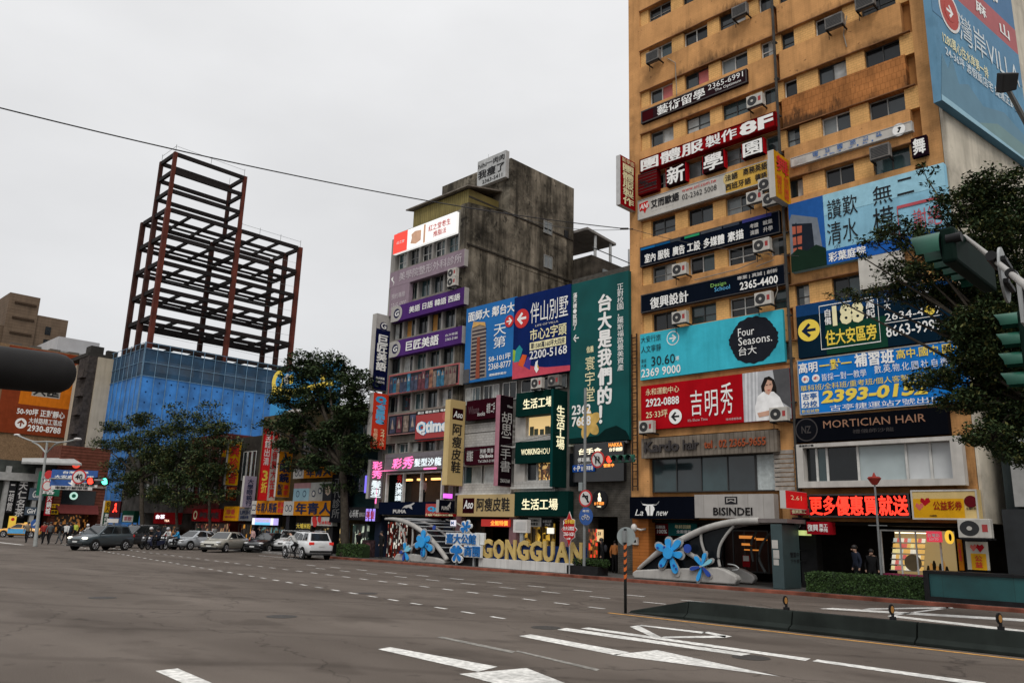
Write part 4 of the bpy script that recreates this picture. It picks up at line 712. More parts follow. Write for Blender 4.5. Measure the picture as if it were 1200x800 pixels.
# salon window with lamps and a seated person inside
a = at(452.5, 556, 33.9); b = at(517, 588, 33.9)
sal = thing('salon_window', 'wide lit salon window framed by pink neon tube', 'shop window', ((a.x + b.x) / 2, 34, b.z))
MB().box(a.x, b.x, 36.2, 36.3, b.z, a.z + .1).build('back_wall', M('salon_wall', (.12, .09, .07), .7), sal)
m = MB()
for i in range(4): x = a.x + .3 + i * 1.5; m.box(x, x + .8, 35.2, 35.4, a.z - .35, a.z - .22)
m.build('lamp', EM('salon_lamp', (1, .5, .15), 2.2), sal)
m = MB(); m.box(a.x, b.x, 33.9, 34.1, b.z - .15, b.z); m.box(a.x, b.x, 33.9, 34.1, a.z, a.z + .1)
for q in (0, .32, .64, 1): x = a.x + (b.x - a.x - .12) * q; m.box(x, x + .12, 33.9, 34.1, b.z, a.z)
m.build('frame', FRAMEW, sal)
m = MB(); m.box(a.x, b.x, 34.02, 34.03, b.z, a.z)
m = MB(); t0 = (a.x - .35, 33.42, b.z - .1); m.tube([t0, (a.x - .35, 33.42, a.z + .22), (a.x + 2.0, 33.42, a.z + .22)], .05, 8); m.build('neon_tube', NEONP, sal)
m = MB(); m.tube([(b.x - 1.3, 33.42, a.z + .22), (b.x - .1, 33.42, a.z + .22)], .05, 8); m.build('neon_tube', NEONP, sal)
m = MB(); f = Face((a.x, 34.0, a.z), (1, 0, 0), b.x - a.x, a.z - b.z, (0, -1, 0)); f.text(m, '染燙護', .17, .3, .29, .95, .0, vert=True, bold=.02); m.build('lettering', LITC, sal)
m = MB(); f.text(m, '秀', .19, .02, .28, .3, .0, bold=.02); m.build('lettering', REDT, sal)
# projecting signs on the left edge of the purple building
psign('projecting_sign', 'tall navy vertical sign with white top emblem hanging over the street', 434, 439, 456, 366, 456, SGN('11163a'), PANW, [('r', 0, 0, 1, .2, PANW), ('o', .5, .16, .34, M('navy_emblem', (.03, .03, .07), .5)), T_('G', .32, .11, .68, .19), T_('巨匠美語', .16, .27, .84, .75, vert=True, bold=.03), T_('台大校區', .2, .83, .8, .86), T_('2365-2166', .2, .88, .8, .91)], back=33.9)
psign('projecting_sign', 'tall orange red cinema sign with blue bubble lettering', 431, 436, 454, 459, 525, EM('orange_red_panel', lin('a82a14'), .45), PANW, [T_('Q', .12, .05, .85, .2, QL, bold=.08)] + [T_(c, .2, .2 + .09 * i, .8, .29 + .09 * i, SKYT, bold=.08) for i, c in enumerate('time')] + [T_('包廂電影', .12, .64, .4, .95, CREAM, vert=True, bold=0), T_('24小時', .58, .64, .86, .95, CREAM, vert=True, bold=0)], back=33.9)
psign('projecting_sign', 'rounded grey vertical sign with pink neon over white characters', 430, 433, 449, 538, 584, M('grey_salon_panel', (.16, .145, .16), .5, .3, .1), PANW, [T_('彩秀', .15, .03, .85, .48, NEONP, vert=True, bold=.03), T_('髮型', .15, .52, .85, .96, LITC, vert=True, bold=.03)], back=33.9)
# street level: sports shop fascia, little signs, metro side shop window
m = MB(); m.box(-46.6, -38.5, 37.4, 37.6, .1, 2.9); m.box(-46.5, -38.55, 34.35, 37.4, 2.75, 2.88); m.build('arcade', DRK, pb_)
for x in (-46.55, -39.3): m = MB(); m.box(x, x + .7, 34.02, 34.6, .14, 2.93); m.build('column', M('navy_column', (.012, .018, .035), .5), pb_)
sign('shop_fascia', 'dark navy sports shop fascia with small grey leaping emblem', (444, 588), (512, 603), SGN('0a1226'), [T_('PUMA', .27, .6, .5, .9, GREYT, bold=.05), ('p', [(.42, .5), (.47, .28), (.55, .2), (.62, .05), (.63, .12), (.58, .3), (.6, .6), (.56, .5), (.53, .42), (.5, .5), (.46, .45)], GREYT, 'leaping_emblem')], Y=33.5)
sign('signboard', 'small red cinema sign with blue bubble letters above the metro entrance', (499, 590), (516, 605), QB, [T_('Qti', .15, .2, .95, .65, QL, bold=.08), T_('台大館電影包廂', .05, .75, .95, .92, CREAM)], Y=33.2)
psign('projecting_sign', 'small dark sports shop box sign with white edge', 511, 514.5, 533, 585, 600, SGN('0d0f1a'), PANW, [T_('PUMA', .15, .5, .62, .8, GREYT, bold=.04), ('p', [(.5, .5), (.6, .35), (.72, .12), (.74, .2), (.7, .45), (.72, .7), (.62, .5)], GREYT, 'leaping_emblem')], back=33.4, hang=False)
sign('signboard', 'small red strip with pale writing under the little cinema sign', (501, 601.5), (532, 605), SGN('7a1414'), [T_('電影包廂飲料無限暢飲', .03, .15, .97, .85, CREAM)], Y=33.0, back=33.19)
sign('signboard', 'white lit square sign at the right end of the metro roof', (528, 609), (533, 616), EM('white_lit_sq', (.65, .62, .7), .9), [T_('M', .2, .2, .8, .8, BLUT)], Y=33.0, back=33.1)
sign('signboard', 'violet tube light between the salon window and the tan box sign', (519.5, 578), (521.5, 583), NEONV, [], Y=33.3, cat='light')
shopfront('shop_window', 'bright sports shop window with red and white clothing on show', (451, 610), (470, 656), SHOP('sport_shop', (.75, .72, .62), (.6, .06, .03), .9, 2.2), 34.6)
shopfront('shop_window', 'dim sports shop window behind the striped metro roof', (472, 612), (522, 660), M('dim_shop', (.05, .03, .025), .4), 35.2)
# ================================================================== LOW WHITE BUILDING (shoe shop, book shop, home shop)
lb = thing('shop_building', 'low white tiled shop house under two blue housing banners', 'building', (-33.7, 38, 0))
WT = M('white_tile', (.46, .45, .43), .6, .3, .1, 1.5, streak=.35, dirt=.25, tile=(.3, .16, .012))
m = MB(); m.box(-38.28, -29.02, 34.3, 44.5, 2.9, 15.9); m.build('wall', M('lowhouse_body', (.13, .125, .115), .8, .2, .25, 1, streak=.5, dirt=.5), lb)
for (lo, hi) in ((4.3, 4.9), (6.0, 6.2), (7.1, 8.0), (8.05, 8.6)):
    m = MB(); m.box(-38.0, -33.4, 34.0, 34.298, lo, hi); m.build('spandrel', WT, lb)
for (lo, hi) in ((4.35, 4.95), (7.0, 7.5)):
    m = MB(); m.box(-33.2, -30.0, 34.0, 34.298, lo, hi); m.build('spandrel', WT, lb)
for x0, x1, z0, z1, n, pn in ((-37.9, -36.2, 4.9, 6.0, 2, [GLASS2, CURT]), (-36.0, -34.2, 4.9, 6.0, 2, [CURT, GLASSD]), (-37.9, -36.2, 7.0, 8.03, 2, [GLASSD, CURT]), (-36.0, -34.2, 7.0, 8.03, 2, [CURT, GLASS2]), (-38.0, -36.6, 9.9, 11.0, 3, [CURT, GLASS2]), (-36.3, -34.9, 9.9, 11.0, 3, [GLASSD, CURT]), (-34.6, -33.4, 9.9, 11.0, 2, GLASSD), (-33.0, -31.4, 10.2, 11.0, 2, GLASSD), (-31.2, -29.4, 10.2, 11.0, 3, [GLASS, BLIND])):
    window(lb, x0, x1, z0, z1, 34.28, n, FRAMEW, pn)
WINL = EM('home_shop_warm', (.75, .52, .22), .8)
for z0, z1 in ((4.95, 6.3), (7.5, 8.75)):
    m = MB(); m.box(-33.2, -32.35, 34.0, 34.25, z0, z1); m.build('white_panel', FWM, lb); m = MB(); m.box(-30.35, -30.0, 34.0, 34.25, z0, z1); m.build('white_panel', FWM, lb)
w = window(lb, -32.3, -30.4, 7.55, 8.7, 34.2, 1, FRAMEW, WINL)
m = MB()
for x, h in ((-32.1, .5), (-31.75, .35), (-31.3, .3), (-30.9, .45), (-30.6, .4)): m.box(x, x + .28, 34.1, 34.14, 7.6, 7.6 + h)
m.build('goods', M('goods_dark', (.06, .07, .05), .6), w)
w = window(lb, -32.3, -31.5, 4.95, 6.25, 34.2, 1, FRAMEW, GLASSD); w = window(lb, -31.45, -30.4, 4.95, 6.25, 34.2, 1, FRAMEW, SHOP('goods_shelf_lit', (.8, .5, .16), (.4, .14, .03), .8, 3.5))
m = MB(); m.box(-38.2, -33.4, 33.9, 34.3, 4.2, 4.32); m.box(-33.3, -30, 33.8, 34.3, 4.5, 4.62); m.box(-33.3, -30, 33.8, 34.3, 6.9, 7.0); m.build('ledge', FRAMEW, lb)
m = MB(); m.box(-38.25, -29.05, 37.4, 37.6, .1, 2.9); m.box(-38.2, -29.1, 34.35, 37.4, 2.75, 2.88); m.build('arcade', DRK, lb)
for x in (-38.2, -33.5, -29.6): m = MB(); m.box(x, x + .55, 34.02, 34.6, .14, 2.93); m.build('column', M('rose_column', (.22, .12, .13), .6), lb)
# banners
BLU1 = M('sky_gradient_banner', lin('1c66a8'), .5, .3, .12, .6); BLU2 = SGN('14265c')
tw = [('p', [(.13, .97), (.12, .3), (.16, .2), (.4, .24), (.42, .34), (.46, .96)], M('tower_print', lin('8a8078'), .6), 'printed_tower')]
for i in range(13): tw.append(('r', .14, .32 + i * .05, .43, .34 + i * .05, M('tower_print_dark', lin('2a2430'), .6)))
tw.append(('p', [(.25, .96), (.25, .42), (.31, .42), (.33, .96)], M('tower_print_warm', lin('8a4a38'), .6), 'printed_tower')); tw.append(('p', [(.14, .28), (.16, .2), (.4, .24), (.42, .3), (.3, .26)], M('tower_print_lit', lin('c9a060'), .6), 'printed_tower'))
sign('banner', 'light blue housing banner with a printed tower at its left', (547, 362), (603, 440), BLU1, tw + [('r', 0, .82, .12, 1, M('print_dark_grey', (.08, .08, .085), .6)), T_('面師大 鄰台大', .05, .06, .97, .19, bold=.02), T_('天第', .58, .3, .82, .62, vert=True, bold=0), ('a', .88, .3, .38, 0, REDT, WHITE), T_('58-101坪', .5, .7, .92, .78, bold=.01), T_('2368-8777', .5, .8, .93, .88, bold=.01), T_('建築開發股份', .52, .93, .85, .96)], cat='banner', Y=33.7)
spl = []
for c, pts in (('c04a5a', [(0, .7), (.14, .78), (.35, .88), (.6, .92), (1, .94), (1, 1), (0, 1)]), ('2a8a94', [(.02, .8), (.04, .66), (.12, .6), (.18, .66), (.12, .8)]), ('8fae3a', [(0, .78), (0, .64), (.05, .66), (.04, .78)]), ('d0582a', [(.1, .84), (.18, .72), (.26, .74), (.2, .88)]), ('4a3a8a', [(.2, .86), (.28, .76), (.34, .78), (.32, .92)]), ('d8b040', [(.4, .93), (.46, .87), (.48, .93)])): spl.append(('p', pts, M('splash_' + c, lin(c), .6), 'printed_splash'))
sign('banner', 'dark blue housing banner with red arrow roundel and splash of colours', (603, 349), (668, 434), BLU2, spl + [('a', .15, .28, .6, math.pi, REDT, WHITE), T_('伴山別墅', .31, .12, .96, .37, bold=.0), T_('LIFE OF VILLA', .4, .395, .8, .42, GREYT), T_('市心2字頭', .31, .44, .94, .58, CREAM, bold=.01), ('r', .31, .6, .93, .69, CREAM), T_('單1580萬160坪大四房', .33, .61, .91, .68, M('navy_print', lin('10203a'), .6)), T_('2200-5168', .31, .7, .95, .8, bold=.01), ('p', [(.42, .84), (.46, .82), (.45, .9), (.48, .93), (.44, .97), (.4, .92)], WHITE, 'flower_mark')], cat='banner', Y=33.65)
# book shop boards
sign('signboard', 'upper maroon bookshop board with faint letters', (547, 470), (581, 489), SGN('2e0a14'), [T_('Whose', .08, .3, .45, .7, M('maroon_relief', (.09, .05, .06), .6)), T_('Books', .4, .62, .65, .84, GREYT), T_('胡思 二手', .7, .25, .97, .75, GREYT)], Y=33.6)
sign('signboard', 'lower maroon bookshop board with old books in white', (545, 524), (581, 543), SGN('34101a'), [T_('胡思書店', .08, .2, .28, .8, GREYT), T_('買書·賣書', .5, .15, .92, .4, GREYT), T_('Old Books', .5, .45, .92, .65), T_('Tel 2363-2168', .45, .75, .97, .9, GREYT)], Y=33.6)
psign('projecting_sign', 'black vertical bookshop sign with pink edge and thin white characters', 580, 585, 600.5, 462, 569, SGN('190d12'), M('pink_casing', (.36, .16, .2), .5), [T_('Whose', .5, .1, .9, .13, GREYT), T_('胡思二手書', .12, .18, .88, .85, GREYT, vert=True, bold=0), T_('2363-2168', .15, .92, .85, .96, GREYT)], back=33.9)
TAN = SGN('b8a070'); TANL = EM('tan_lit', lin('b39a68'), .25)
psign('projecting_sign', 'tan vertical shoe shop sign with dark red square and four black characters', 520, 526, 544, 467, 568, TANL, SGN('c4ad7c'), [('r', .15, .1, .85, .235, SGN('2a0c10')), T_('Aso', .2, .13, .8, .21, lean=.2), T_('阿瘦皮鞋', .2, .28, .8, .86, INK, vert=True, bold=.02)], back=33.9)
sign('shop_fascia', 'wide tan shoe shop fascia with dark red square and black characters', (536.7, 579.5), (602, 605.2), TANL, [('r', .1, .16, .31, .86, SGN('2a0c10')), T_('Aso', .12, .25, .29, .65, lean=.2), T_('阿瘦皮鞋', .36, .16, .93, .76, INK, bold=.02)], Y=33.5, edge=SGN('c4ad7c'))
GRN = SGN('0b2b27'); LCR = EM('lit_cream_letters', (.85, .78, .5), .9)
sign('signboard', 'top dark green home shop board with cream characters', (605, 461), (646, 484), GRN, [T_('生活工場', .22, .3, 1.05, .72, LCR, bold=.02)], Y=33.6)
sign('signboard', 'middle dark green home shop board with English name', (604, 518), (646, 541), GRN, [T_('WORKING', .18, .35, .68, .62, LCR, bold=.02), T_('HOU', .69, .37, .96, .63, LCR, bold=0)], Y=33.6)
psign('projecting_sign', 'very tall dark green box sign beside the green leaf banner', 645, 648, 664.5, 455, 570, GRN, SGN('0d3b3a'), [T_('生活工場', .22, .16, .78, .62, LCR, vert=True, bold=.02)], back=33.95)
sign('shop_fascia', 'wide dark green home shop fascia at street level', (602.7, 576), (665.7, 604.6), GRN, [T_('生活工場', .16, .3, .82, .75, LCR, bold=.02)], Y=33.5)
for px, py, lab in ((628, 455, 'white air conditioner under the dark blue housing banner'), (648, 452, 'dirty air conditioner right of the white one under the dark blue housing banner')):
    p = at(px, py, 33.3); o = make_ac(lab, ACW if px < 640 else ACD, True, GA); o.location = (p.x, 33.6, p.z)
o = make_ac('lower half of the twin fan condenser on the concrete building', ACW, True, GA); p = at(528.5, 335, 33.3); o.location = (p.x, 33.6, p.z)
o = make_ac('upper half of the twin fan condenser on the concrete building', ACW, True, GA); o.location = (p.x, 33.6, p.z + .62)
shopfront('shop_window', 'shoe shop window glowing under the tan fascia', (538, 608), (562, 660), M('shoe_shop', (.1, .07, .05), .4), 35.0)
shopfront('shop_window', 'home shop window with bright yellow back wall', (603, 612), (645, 658), SHOP('yellow_shop', (.85, .50, .06), (.75, .42, .06), .9, 1.4), 35.2)
sign('display', 'red and orange running text display under the tan fascia', (564, 608), (597, 617), EM('led_panel_red', (.35, .015, .01), .9), [T_('全館特價', .35, .15, .95, .85, EM('led_orange', (1, .3, .04), 1.8), bold=.02)], Y=33.9, back=34.0, cat='display')
sign('poster', 'slanted white poster above the yellow shop wall', (619, 606), (634, 617), WPANEL, [T_('COMIC', .1, .2, .9, .45, INK), T_('特賣會', .2, .55, .8, .85, INK)], Y=34.1, back=34.15, cat='poster')
sign('poster', 'black poster with white dots of writing right of the slanted white one', (635, 607), (648, 617), INK, [T_('全館五折', .1, .2, .9, .5, GREYT), T_('SALE', .3, .6, .8, .85, GREYT)], Y=34.1, back=34.15, cat='poster')
sign('light_box', 'small white lit box right of the yellow shop wall', (641, 618), (648, 625), EM('white_lit_sq2', (.8, .76, .65), 1.0), [], Y=33.9, back=34.0, cat='light')
# ================================================================== STONE CLAD BUILDING WITH GREEN BANNER
sb = thing('stone_building', 'dark slate clad building behind the tall green banner', 'building', (-27, 38, 0))
SLATE = M('slate_cladding', (.085, .078, .068), .8, .25, .3, 3, tile=(.7, .09, .012), bump=.3)
m = MB(); m.box(-28.98, -24.78, 34.1, 45, 3.0, 16.5); m.box(-28.98, -27.6, 34.1, 34.9, .1, 3.0); m.box(-25.7, -24.78, 34.1, 34.9, .1, 3.0); m.build('wall', SLATE, sb)
m = MB(); m.box(-30.5, -23.5, 37.0, 37.2, .1, 3.0); m.build('doorway', DRK, sb)
m = MB(); m.box(-28.98, -27.9, 34.05, 34.098, 4.6, 6.4, 0); m.build('dark_window', GLASSD, sb)
GB = M('green_silk_banner', lin('0c4b4a'), .5, .3, .25, .5)
rt, f = sign('banner', 'tall green banner with huge white characters and gold flower', (669, 333.6), (737.5, 514.7), GB, [T_('正對校園，羅斯福路最美資產', .82, .07, .92, .6, vert=True, bold=.0), T_('台大是我們的！', .5, .11, .72, .9, vert=True, bold=.04), T_('滿天樓·就到了', .05, .06, .12, .3, vert=True), T_('信義', .3, .42, .42, .46, CREAM), T_('寰宇堂', .28, .48, .44, .76, CREAM, vert=True, bold=0), ('a', .11, .34, .0001, math.pi, WHITE, WHITE), T_('←', .06, .33, .16, .38), T_('2362', .05, .77, .38, .83, bold=.03), T_('7688', .05, .84, .38, .9, bold=.03),
   ('p', [(0, .97), (.5, .965), (.62, .93), (.8, .915), (.95, .95), (1, .985), (1, 1), (0, 1)], M('banner_shadow_print', lin('06201f'), .6), 'printed_hill')], cat='banner', Y=33.7)
pet = M('gold_petal_print', lin('c8a55c'), .6, .3, .25, 2)
for i in range(5):
    an = math.pi / 2 + i * 2 * math.pi / 5 + .2; m = MB(); c = f.p(.34, .925, .012 + .001 * i); c = c + Vector((math.cos(an) * .42, 0, math.sin(an) * .42 + .35)); m.disc(c, (math.cos(an), 0, math.sin(an)), (-math.sin(an), 0, math.cos(an)), .46, .30, 18); m.build('printed_petal', pet, rt)
m = MB(); m.box(-28.9, -24.9, 33.85, 34.09, 6.75, 6.86); m.build('rail', STEEL, sb)
psign('wall_lamp_sign', 'round black restaurant sign with white figure and orange name', 692, 694, 711.5, 575, 596, INK, DARK, [], back=34.0, hang=False) if False else None
rs = thing('restaurant_sign', 'round black restaurant sign with small lit figure and orange name', 'sign', at(702.4, 585.4, 33.6)); p = at(702.4, 585.4, 33.6)
m = MB(); m.disc(p, (1, 0, 0), (0, 0, 1), .5, th=.12); m.build('disc', INK, rs); f = Face(p + Vector((-.5, -.005, .5)), (1, 0, 0), 1, 1, (0, -1, 0))
FIG = EM('lit_figure', (.95, .85, .6), 1.2); LOR = EM('lit_orange', (1, .33, .05), 1.4)
decorate(rs, f, [('p', [(.42, .58), (.4, .42), (.45, .3), (.43, .2), (.5, .12), (.57, .18), (.56, .3), (.64, .42), (.62, .58)], FIG, 'figure_emblem'), T_('台手豬腳', .18, .6, .82, .76, LOR, bold=.01), T_('公館店', .36, .8, .64, .88, FIG)])
m = MB(); m.box(p.x - .05, p.x + .05, 33.6, 34.09, p.z - .05, p.z + .05); m.build('bracket', DARK, rs)
sign('restaurant_sign', 'black glass restaurant sign with lit white characters and orange name', (672, 521), (731, 563), M('black_glass', (.012, .012, .013), .15, .5), [T_('台手食', .12, .12, .58, .28, FIG, bold=.02), T_('HAKKA', .72, .02, .98, .12, LOR, bold=.02), T_('台手豬腳', .73, .14, .98, .24, FIG), T_('停車場入口', .1, .36, .5, .48, WHITE), T_('TAKE OUT OK', .1, .52, .5, .58, GREYT), T_('營業中', .62, .55, .82, .64, LOR)], Y=33.7)
sign('direction_sign', 'small blue parking sign with arrow on the black restaurant glass', (671, 545), (696, 552), SGN('164a9a'), [T_('←', .05, .2, .22, .8), T_('P', .25, .1, .38, .9, bold=.03), T_('台電停車場', .42, .15, .97, .85)], Y=33.6, back=33.69)
p = at(708, 640, 34.0)
sign('lit_poster', 'tall red and orange lit lantern poster at the stone doorway', (690, 619), (699, 653), SHOP('lantern', (.75, .05, .02), (.85, .32, .05), .9, 3.0), [], Y=34.0, back=34.09, cat='poster')
sign('lit_poster', 'small cream lit menu beside the lantern poster', (699.5, 620), (706, 634), EM('menu_lit', (.7, .5, .25), .8), [T_('菜單', .2, .2, .8, .5, INK)], Y=34.0, back=34.09, cat='poster')
# shack roofs behind the green banner
sh = thing('rooftop_shelter', 'tilted metal roof shelter on posts behind the green banner', 'shed', (-27, 40, 16.5))
p1 = atx(670, 262, -38.0); 
pz = atx(675, 262, -37).z; p2 = atx(722, 287, -37)
m = MB(); m.prism([(-42.5, 45.3, pz + .1), (-37, 45.3, pz - .05), (-37, p2.y, p2.z - .05), (-42.5, p2.y, p2.z + .1)], (0, 0, .2)); m.build('roof', M('grey_roof_sheet', (.22, .21, .20), .6, .3, .2, 2, streak=.3), sh)
for y in (46.5, 51, p2.y - .5): m = MB(); m.tube([(-37.2, y, 16), (-37.2, y, pz - .06)], .12, 6); m.build('post', STEEL, sh)
zw = atx(690, 297, -36.5).z
m = MB(); m.box(-44, -36.5, 45.2, 62, 8, zw); m.build('wall', M('dark_tin', (.06, .052, .042), .8, .2, .5, 1.5, streak=.7, dirt=.5), sh)
for y in (46.5, 49, 52, 55): m = MB(); m.box(-36.49, -36.42, y, y + 1.4, zw - 2.2, zw - .8); m.build('window', BLIND, sh)
m = MB(); m.tube([(-36.5, 45.2, zw + .6), (-36.5, 62, zw + .6)], .04, 5); m.build('rail', DARK, sh)
m = MB(); m.box(-36, -24.9, 47, 58, 8, 17.2); m.build('rear_wall', M('dark_tin', (.06, .052, .042), .8, .2, .5, 1.5, streak=.7, dirt=.5), sh)
# ================================================================== FAR LEFT: steel frame, netted base, row of shops, side street
RUST2 = M('dark_rust_steel', (.045, .018, .014), .7, .2, .4, .6, streak=.5); RUST = M('red_oxide_steel', (.09, .022, .014), .7, .3, .45, .5, streak=.6); BEAM = M('dark_steel_beam', (.016, .013, .013), .7, .2, .3)
tw_ = thing('steel_frame', 'bare red and black steel frame of a tower under construction', 'building frame', (-128, 58, 0))
X0, X1 = -124.0, -134.0; YS = [46.0, 58.2, 70.0]; ZL = [24 + 4.45 * i for i in range(7)]  # 24 .. 50.7
def col(x, y, z0, z1, mat, w=.42): m = MB(); m.box(x - w, x + w, y - w, y + w, z0, z1); m.build('column', mat, tw_)
def beam(p, q, h=.33, w=.2):
    p = Vector(p); q = Vector(q); m = MB(); d = (q - p).normalized(); s = d.cross(ZV) * w
    m.prism([p - s - ZV * h, p + s - ZV * h, p + s + ZV * h, p - s + ZV * h], q - p); m.build('beam', BEAM, tw_)
zt = 60.6
for x in (X0, (X0 + X1) / 2, X1):
    for j, y in enumerate(YS):
        top = zt if (j < 2 and x != (X0 + X1) / 2) else 50.9
        if x == (X0 + X1) / 2 and j == 1: continue
        col(x, y, 14, top if top < 55 else 50.9, RUST if x == X0 else RUST2, .36)
        if top > 55: col(x if x == X0 else -129.5, y, 50.91, zt, RUST if x == X0 else RUST2, .28)
for z in ZL:
    for y in YS: beam((X0 - .46, y, z), (X1 + .46, y, z))
    for x in (X0, X1):
        for j in (0, 1): beam((x, YS[j] + .46, z), (x, YS[j + 1] - .46, z))
    for yy in (50, 54, 62, 66): beam((X0 - .23, yy, z + .05), (X1 + .23, yy, z + .05), .25, .14)
    beam((-129, 46.3, z + .02), (-129, 69.7, z + .02), .3, .16); beam((-131.6, 46.3, z + .01), (-131.6, 69.7, z + .01), .2, .1)
    if 25 < z < 47:
        m = MB(); m.tube([(X0, 46.5, z + 1.6), (X0, 52, z + 1.45), (X0, 58, z + 1.6)], .02, 4); m.tube([(X0, 58.6, z + 1.6), (X0, 64, z + 1.42), (X0, 69.6, z + 1.6)], .02, 4); m.build('safety_rope', GPOLE, tw_)
for z in (53.9, 57.2, 60.3):
    for x in (X0, -129.5): beam((x, 46.36, z), (x, 57.85, z), .32, .2)
    for y in (46, 58.2): beam((X0 - .36, y, z), (-129.15, y, z), .32, .2)
m = MB()
for (x, y) in ((X0, 46), (X0, 52), (X0, 58), (-129.5, 46), (-129.5, 58)): m.tube([(x, y, 60.6), (x, y, 62.0)], .04, 5)
m.tube([(X0, 46, 61.7), (X0, 58, 61.7)], .03, 5); m.tube([(-129.5, 46, 61.7), (X0, 46, 61.7)], .03, 5)
for y in (58.6, 62, 66, 70): m.tube([(X0, y, 51), (X0, y, 52.3)], .04, 5)
m.tube([(X0, 58.4, 52.0), (X0, 70, 52.0)], .03, 5); m.build('guard_rail', GPOLE, tw_)
def netmat(name, col, fac):
    m_ = bpy.data.materials.new(name); m_.use_nodes = True; t = m_.node_tree; b_ = t.nodes['Principled BSDF']; b_.inputs['Roughness'].default_value = .6
    tcn = N(t, 'ShaderNodeTexCoord'); nn = N(t, 'ShaderNodeTexNoise'); nn.inputs['Scale'].default_value = .45; nn.inputs['Detail'].default_value = 6; t.links.new(tcn.outputs['Object'], nn.inputs[0])
    r = N(t, 'ShaderNodeValToRGB'); c = lin(col); r.color_ramp.elements[0].position = .35; r.color_ramp.elements[1].position = .68
    r.color_ramp.elements[0].color = tuple(x * .65 for x in c) + (1,); r.color_ramp.elements[1].color = tuple(min(1, x * 1.35) for x in c) + (1,); t.links.new(nn.outputs[0], r.inputs[0]); t.links.new(r.outputs[0], b_.inputs['Base Color'])
    b_.inputs['Alpha'].default_value = fac; return m_
NET = netmat('blue_safety_net', (.022, .16, .46), 1.0); NETD = netmat('dark_blue_net', (.006, .045, .10), .86)
nb = thing('scaffold_wrap', 'bright blue safety netting wrapped round the base of the steel frame', 'scaffold netting', (-130, 58, 0))
m = MB(); m.box(-138.5, -123.2, 45.2, 71.2, .1, 23.4); m.build('blue_net', NET, nb)
m = MB(); m.box(-138.5, -123.2, 45.2, 71.2, 23.41, 27.6); m.build('upper_net', NETD, nb)
m = MB()
for y in [45.2 + 1.85 * i for i in range(15)]: m.tube([(-123.1, y, 3), (-123.1, y, 28.6)], .05, 5)
for x in [-138 + 1.85 * i for i in range(9)]: m.tube([(x, 45.1, 3), (x, 45.1, 28.6)], .05, 5)
for z in (23.4, 25.5, 27.6, 28.5): m.tube([(-123.1, 45.1, z), (-123.1, 71.2, z)], .045, 5); m.tube([(-138.5, 45.1, z), (-123.1, 45.1, z)], .045, 5)
m.build('scaffold_poles', M('scaffold_pole', (.12, .22, .32), .5, .4, .2), nb)
for i in range(14):
    for k in range(4): m = MB(); c = Vector((-123.18, 46.1 + i * 1.85, 22.6 - k * 1.6)); m.disc(c, (0, 1, 0), (0, 0, 1), .13, n=8); m.build('net_eyelet', M('eyelet_dark', (.006, .03, .1), .6), nb)
# brown tower, brick wall with orange billboard, white block, cream narrow block
BRN = M('brown_tile', (.14, .10, .07), .8, .2, .15, .6, streak=.3, tile=(1.2, .6, .03))
bt = thing('brown_tower', 'brown apartment tower far behind the orange wall billboard', 'building', (-185, 42, 0))
m = MB(); m.box(-196, -175, 37.5, 42.8, 0, 44.6); m.box(-196, -175.3, 42.81, 48.5, 0, 41.2); m.box(-196, -175.6, 30, 37.49, 0, 38); m.build('wall', BRN, bt)
for i in range(8):
    m = MB(); m.box(-174.99, -174.8, 38.5, 42.3, 42.6 - i * 3.0, 43.0 - i * 3.0); m.build('ledge', M('brown_dark', (.045, .03, .02), .8), bt)
    m = MB(); m.box(-175.29, -175.2, 44.6, 45.6, 37.6 - i * 2.6, 39.2 - i * 2.6); m.build('window', GLASSD, bt)
    m = MB(); m.box(-175.59, -175.5, 34.0, 36.8, 35 - i * 2.6, 36.6 - i * 2.6); m.build('window', GLASS2, bt)
bw_ = thing('brick_building', 'tan brick building with a rust coloured advertisement wall', 'building', (-156, 40, 0))
BRK = M('tan_brick', (.24, .155, .09), .9, .15, .3, 5, dirt=.4, tile=(.4, .18, .02))
m = MB(); m.box(-165, -150.05, 31.5, 46.4, 0, 29.9); m.build('wall', BRK, bw_)
m = MB()
for y in (34, 37, 40, 43): m.box(-160 , -152, y, y + 1.6, 29.5, 30.6)
m.build('roof_structure', M('roof_clutter', (.10, .09, .08), .8), bw_)
wb_ = thing('white_block', 'pale grey block with barred roof frame behind the rust coloured wall', 'building', (-162, 47, 0))
m = MB(); m.box(-172, -157, 42.3, 49.3, 0, 34.0); m.build('wall', M('pale_grey_wall', (.40, .40, .41), .8, .2, .06, .6), wb_); m = MB()
for y in (43, 44.5, 46, 47.5): m.box(-156.8, -156.4, y, y + .12, 29.5, 31.2)
m.box(-156.8, -156.4, 42.5, 48, 31.2, 31.4); m.build('roof_frame', STEEL, wb_)
pts = [atx(2, 412, -149.9), atx(94, 425, -149.9)]; ztop = 29.7; zbot = 15.4; ya, yb = 33.4, 45.4
ab = thing('wall_billboard', 'rust orange wall advertisement with white phone number and arrow', 'billboard', (-149.9, 39.6, zbot))
MB().box(-150.04, -149.85, ya, yb, zbot, ztop).build('panel', SGN('7f3a22'), ab)
f = Face((-149.85, ya, ztop), (0, 1, 0), yb - ya, ztop - zbot, (1, 0, 0))
decorate(ab, f, [('r', .22, .3, .86, .66, SGN('c8701e')), ('r', .36, .32, .72, .55, SGN('a8a49c')), T_('天匯', .38, .38, .7, .54, INK, bold=.02), T_('50-90坪 正對靜心', .22, .70, .82, .78, bold=.02), T_('大林路精工落成', .38, .8, .8, .87, bold=.01), T_('2930-8788', .38, .885, .8, .96, bold=.03), ('a', .29, .88, .85, math.pi / 2, WHITE, SGN('7f3a22'))])
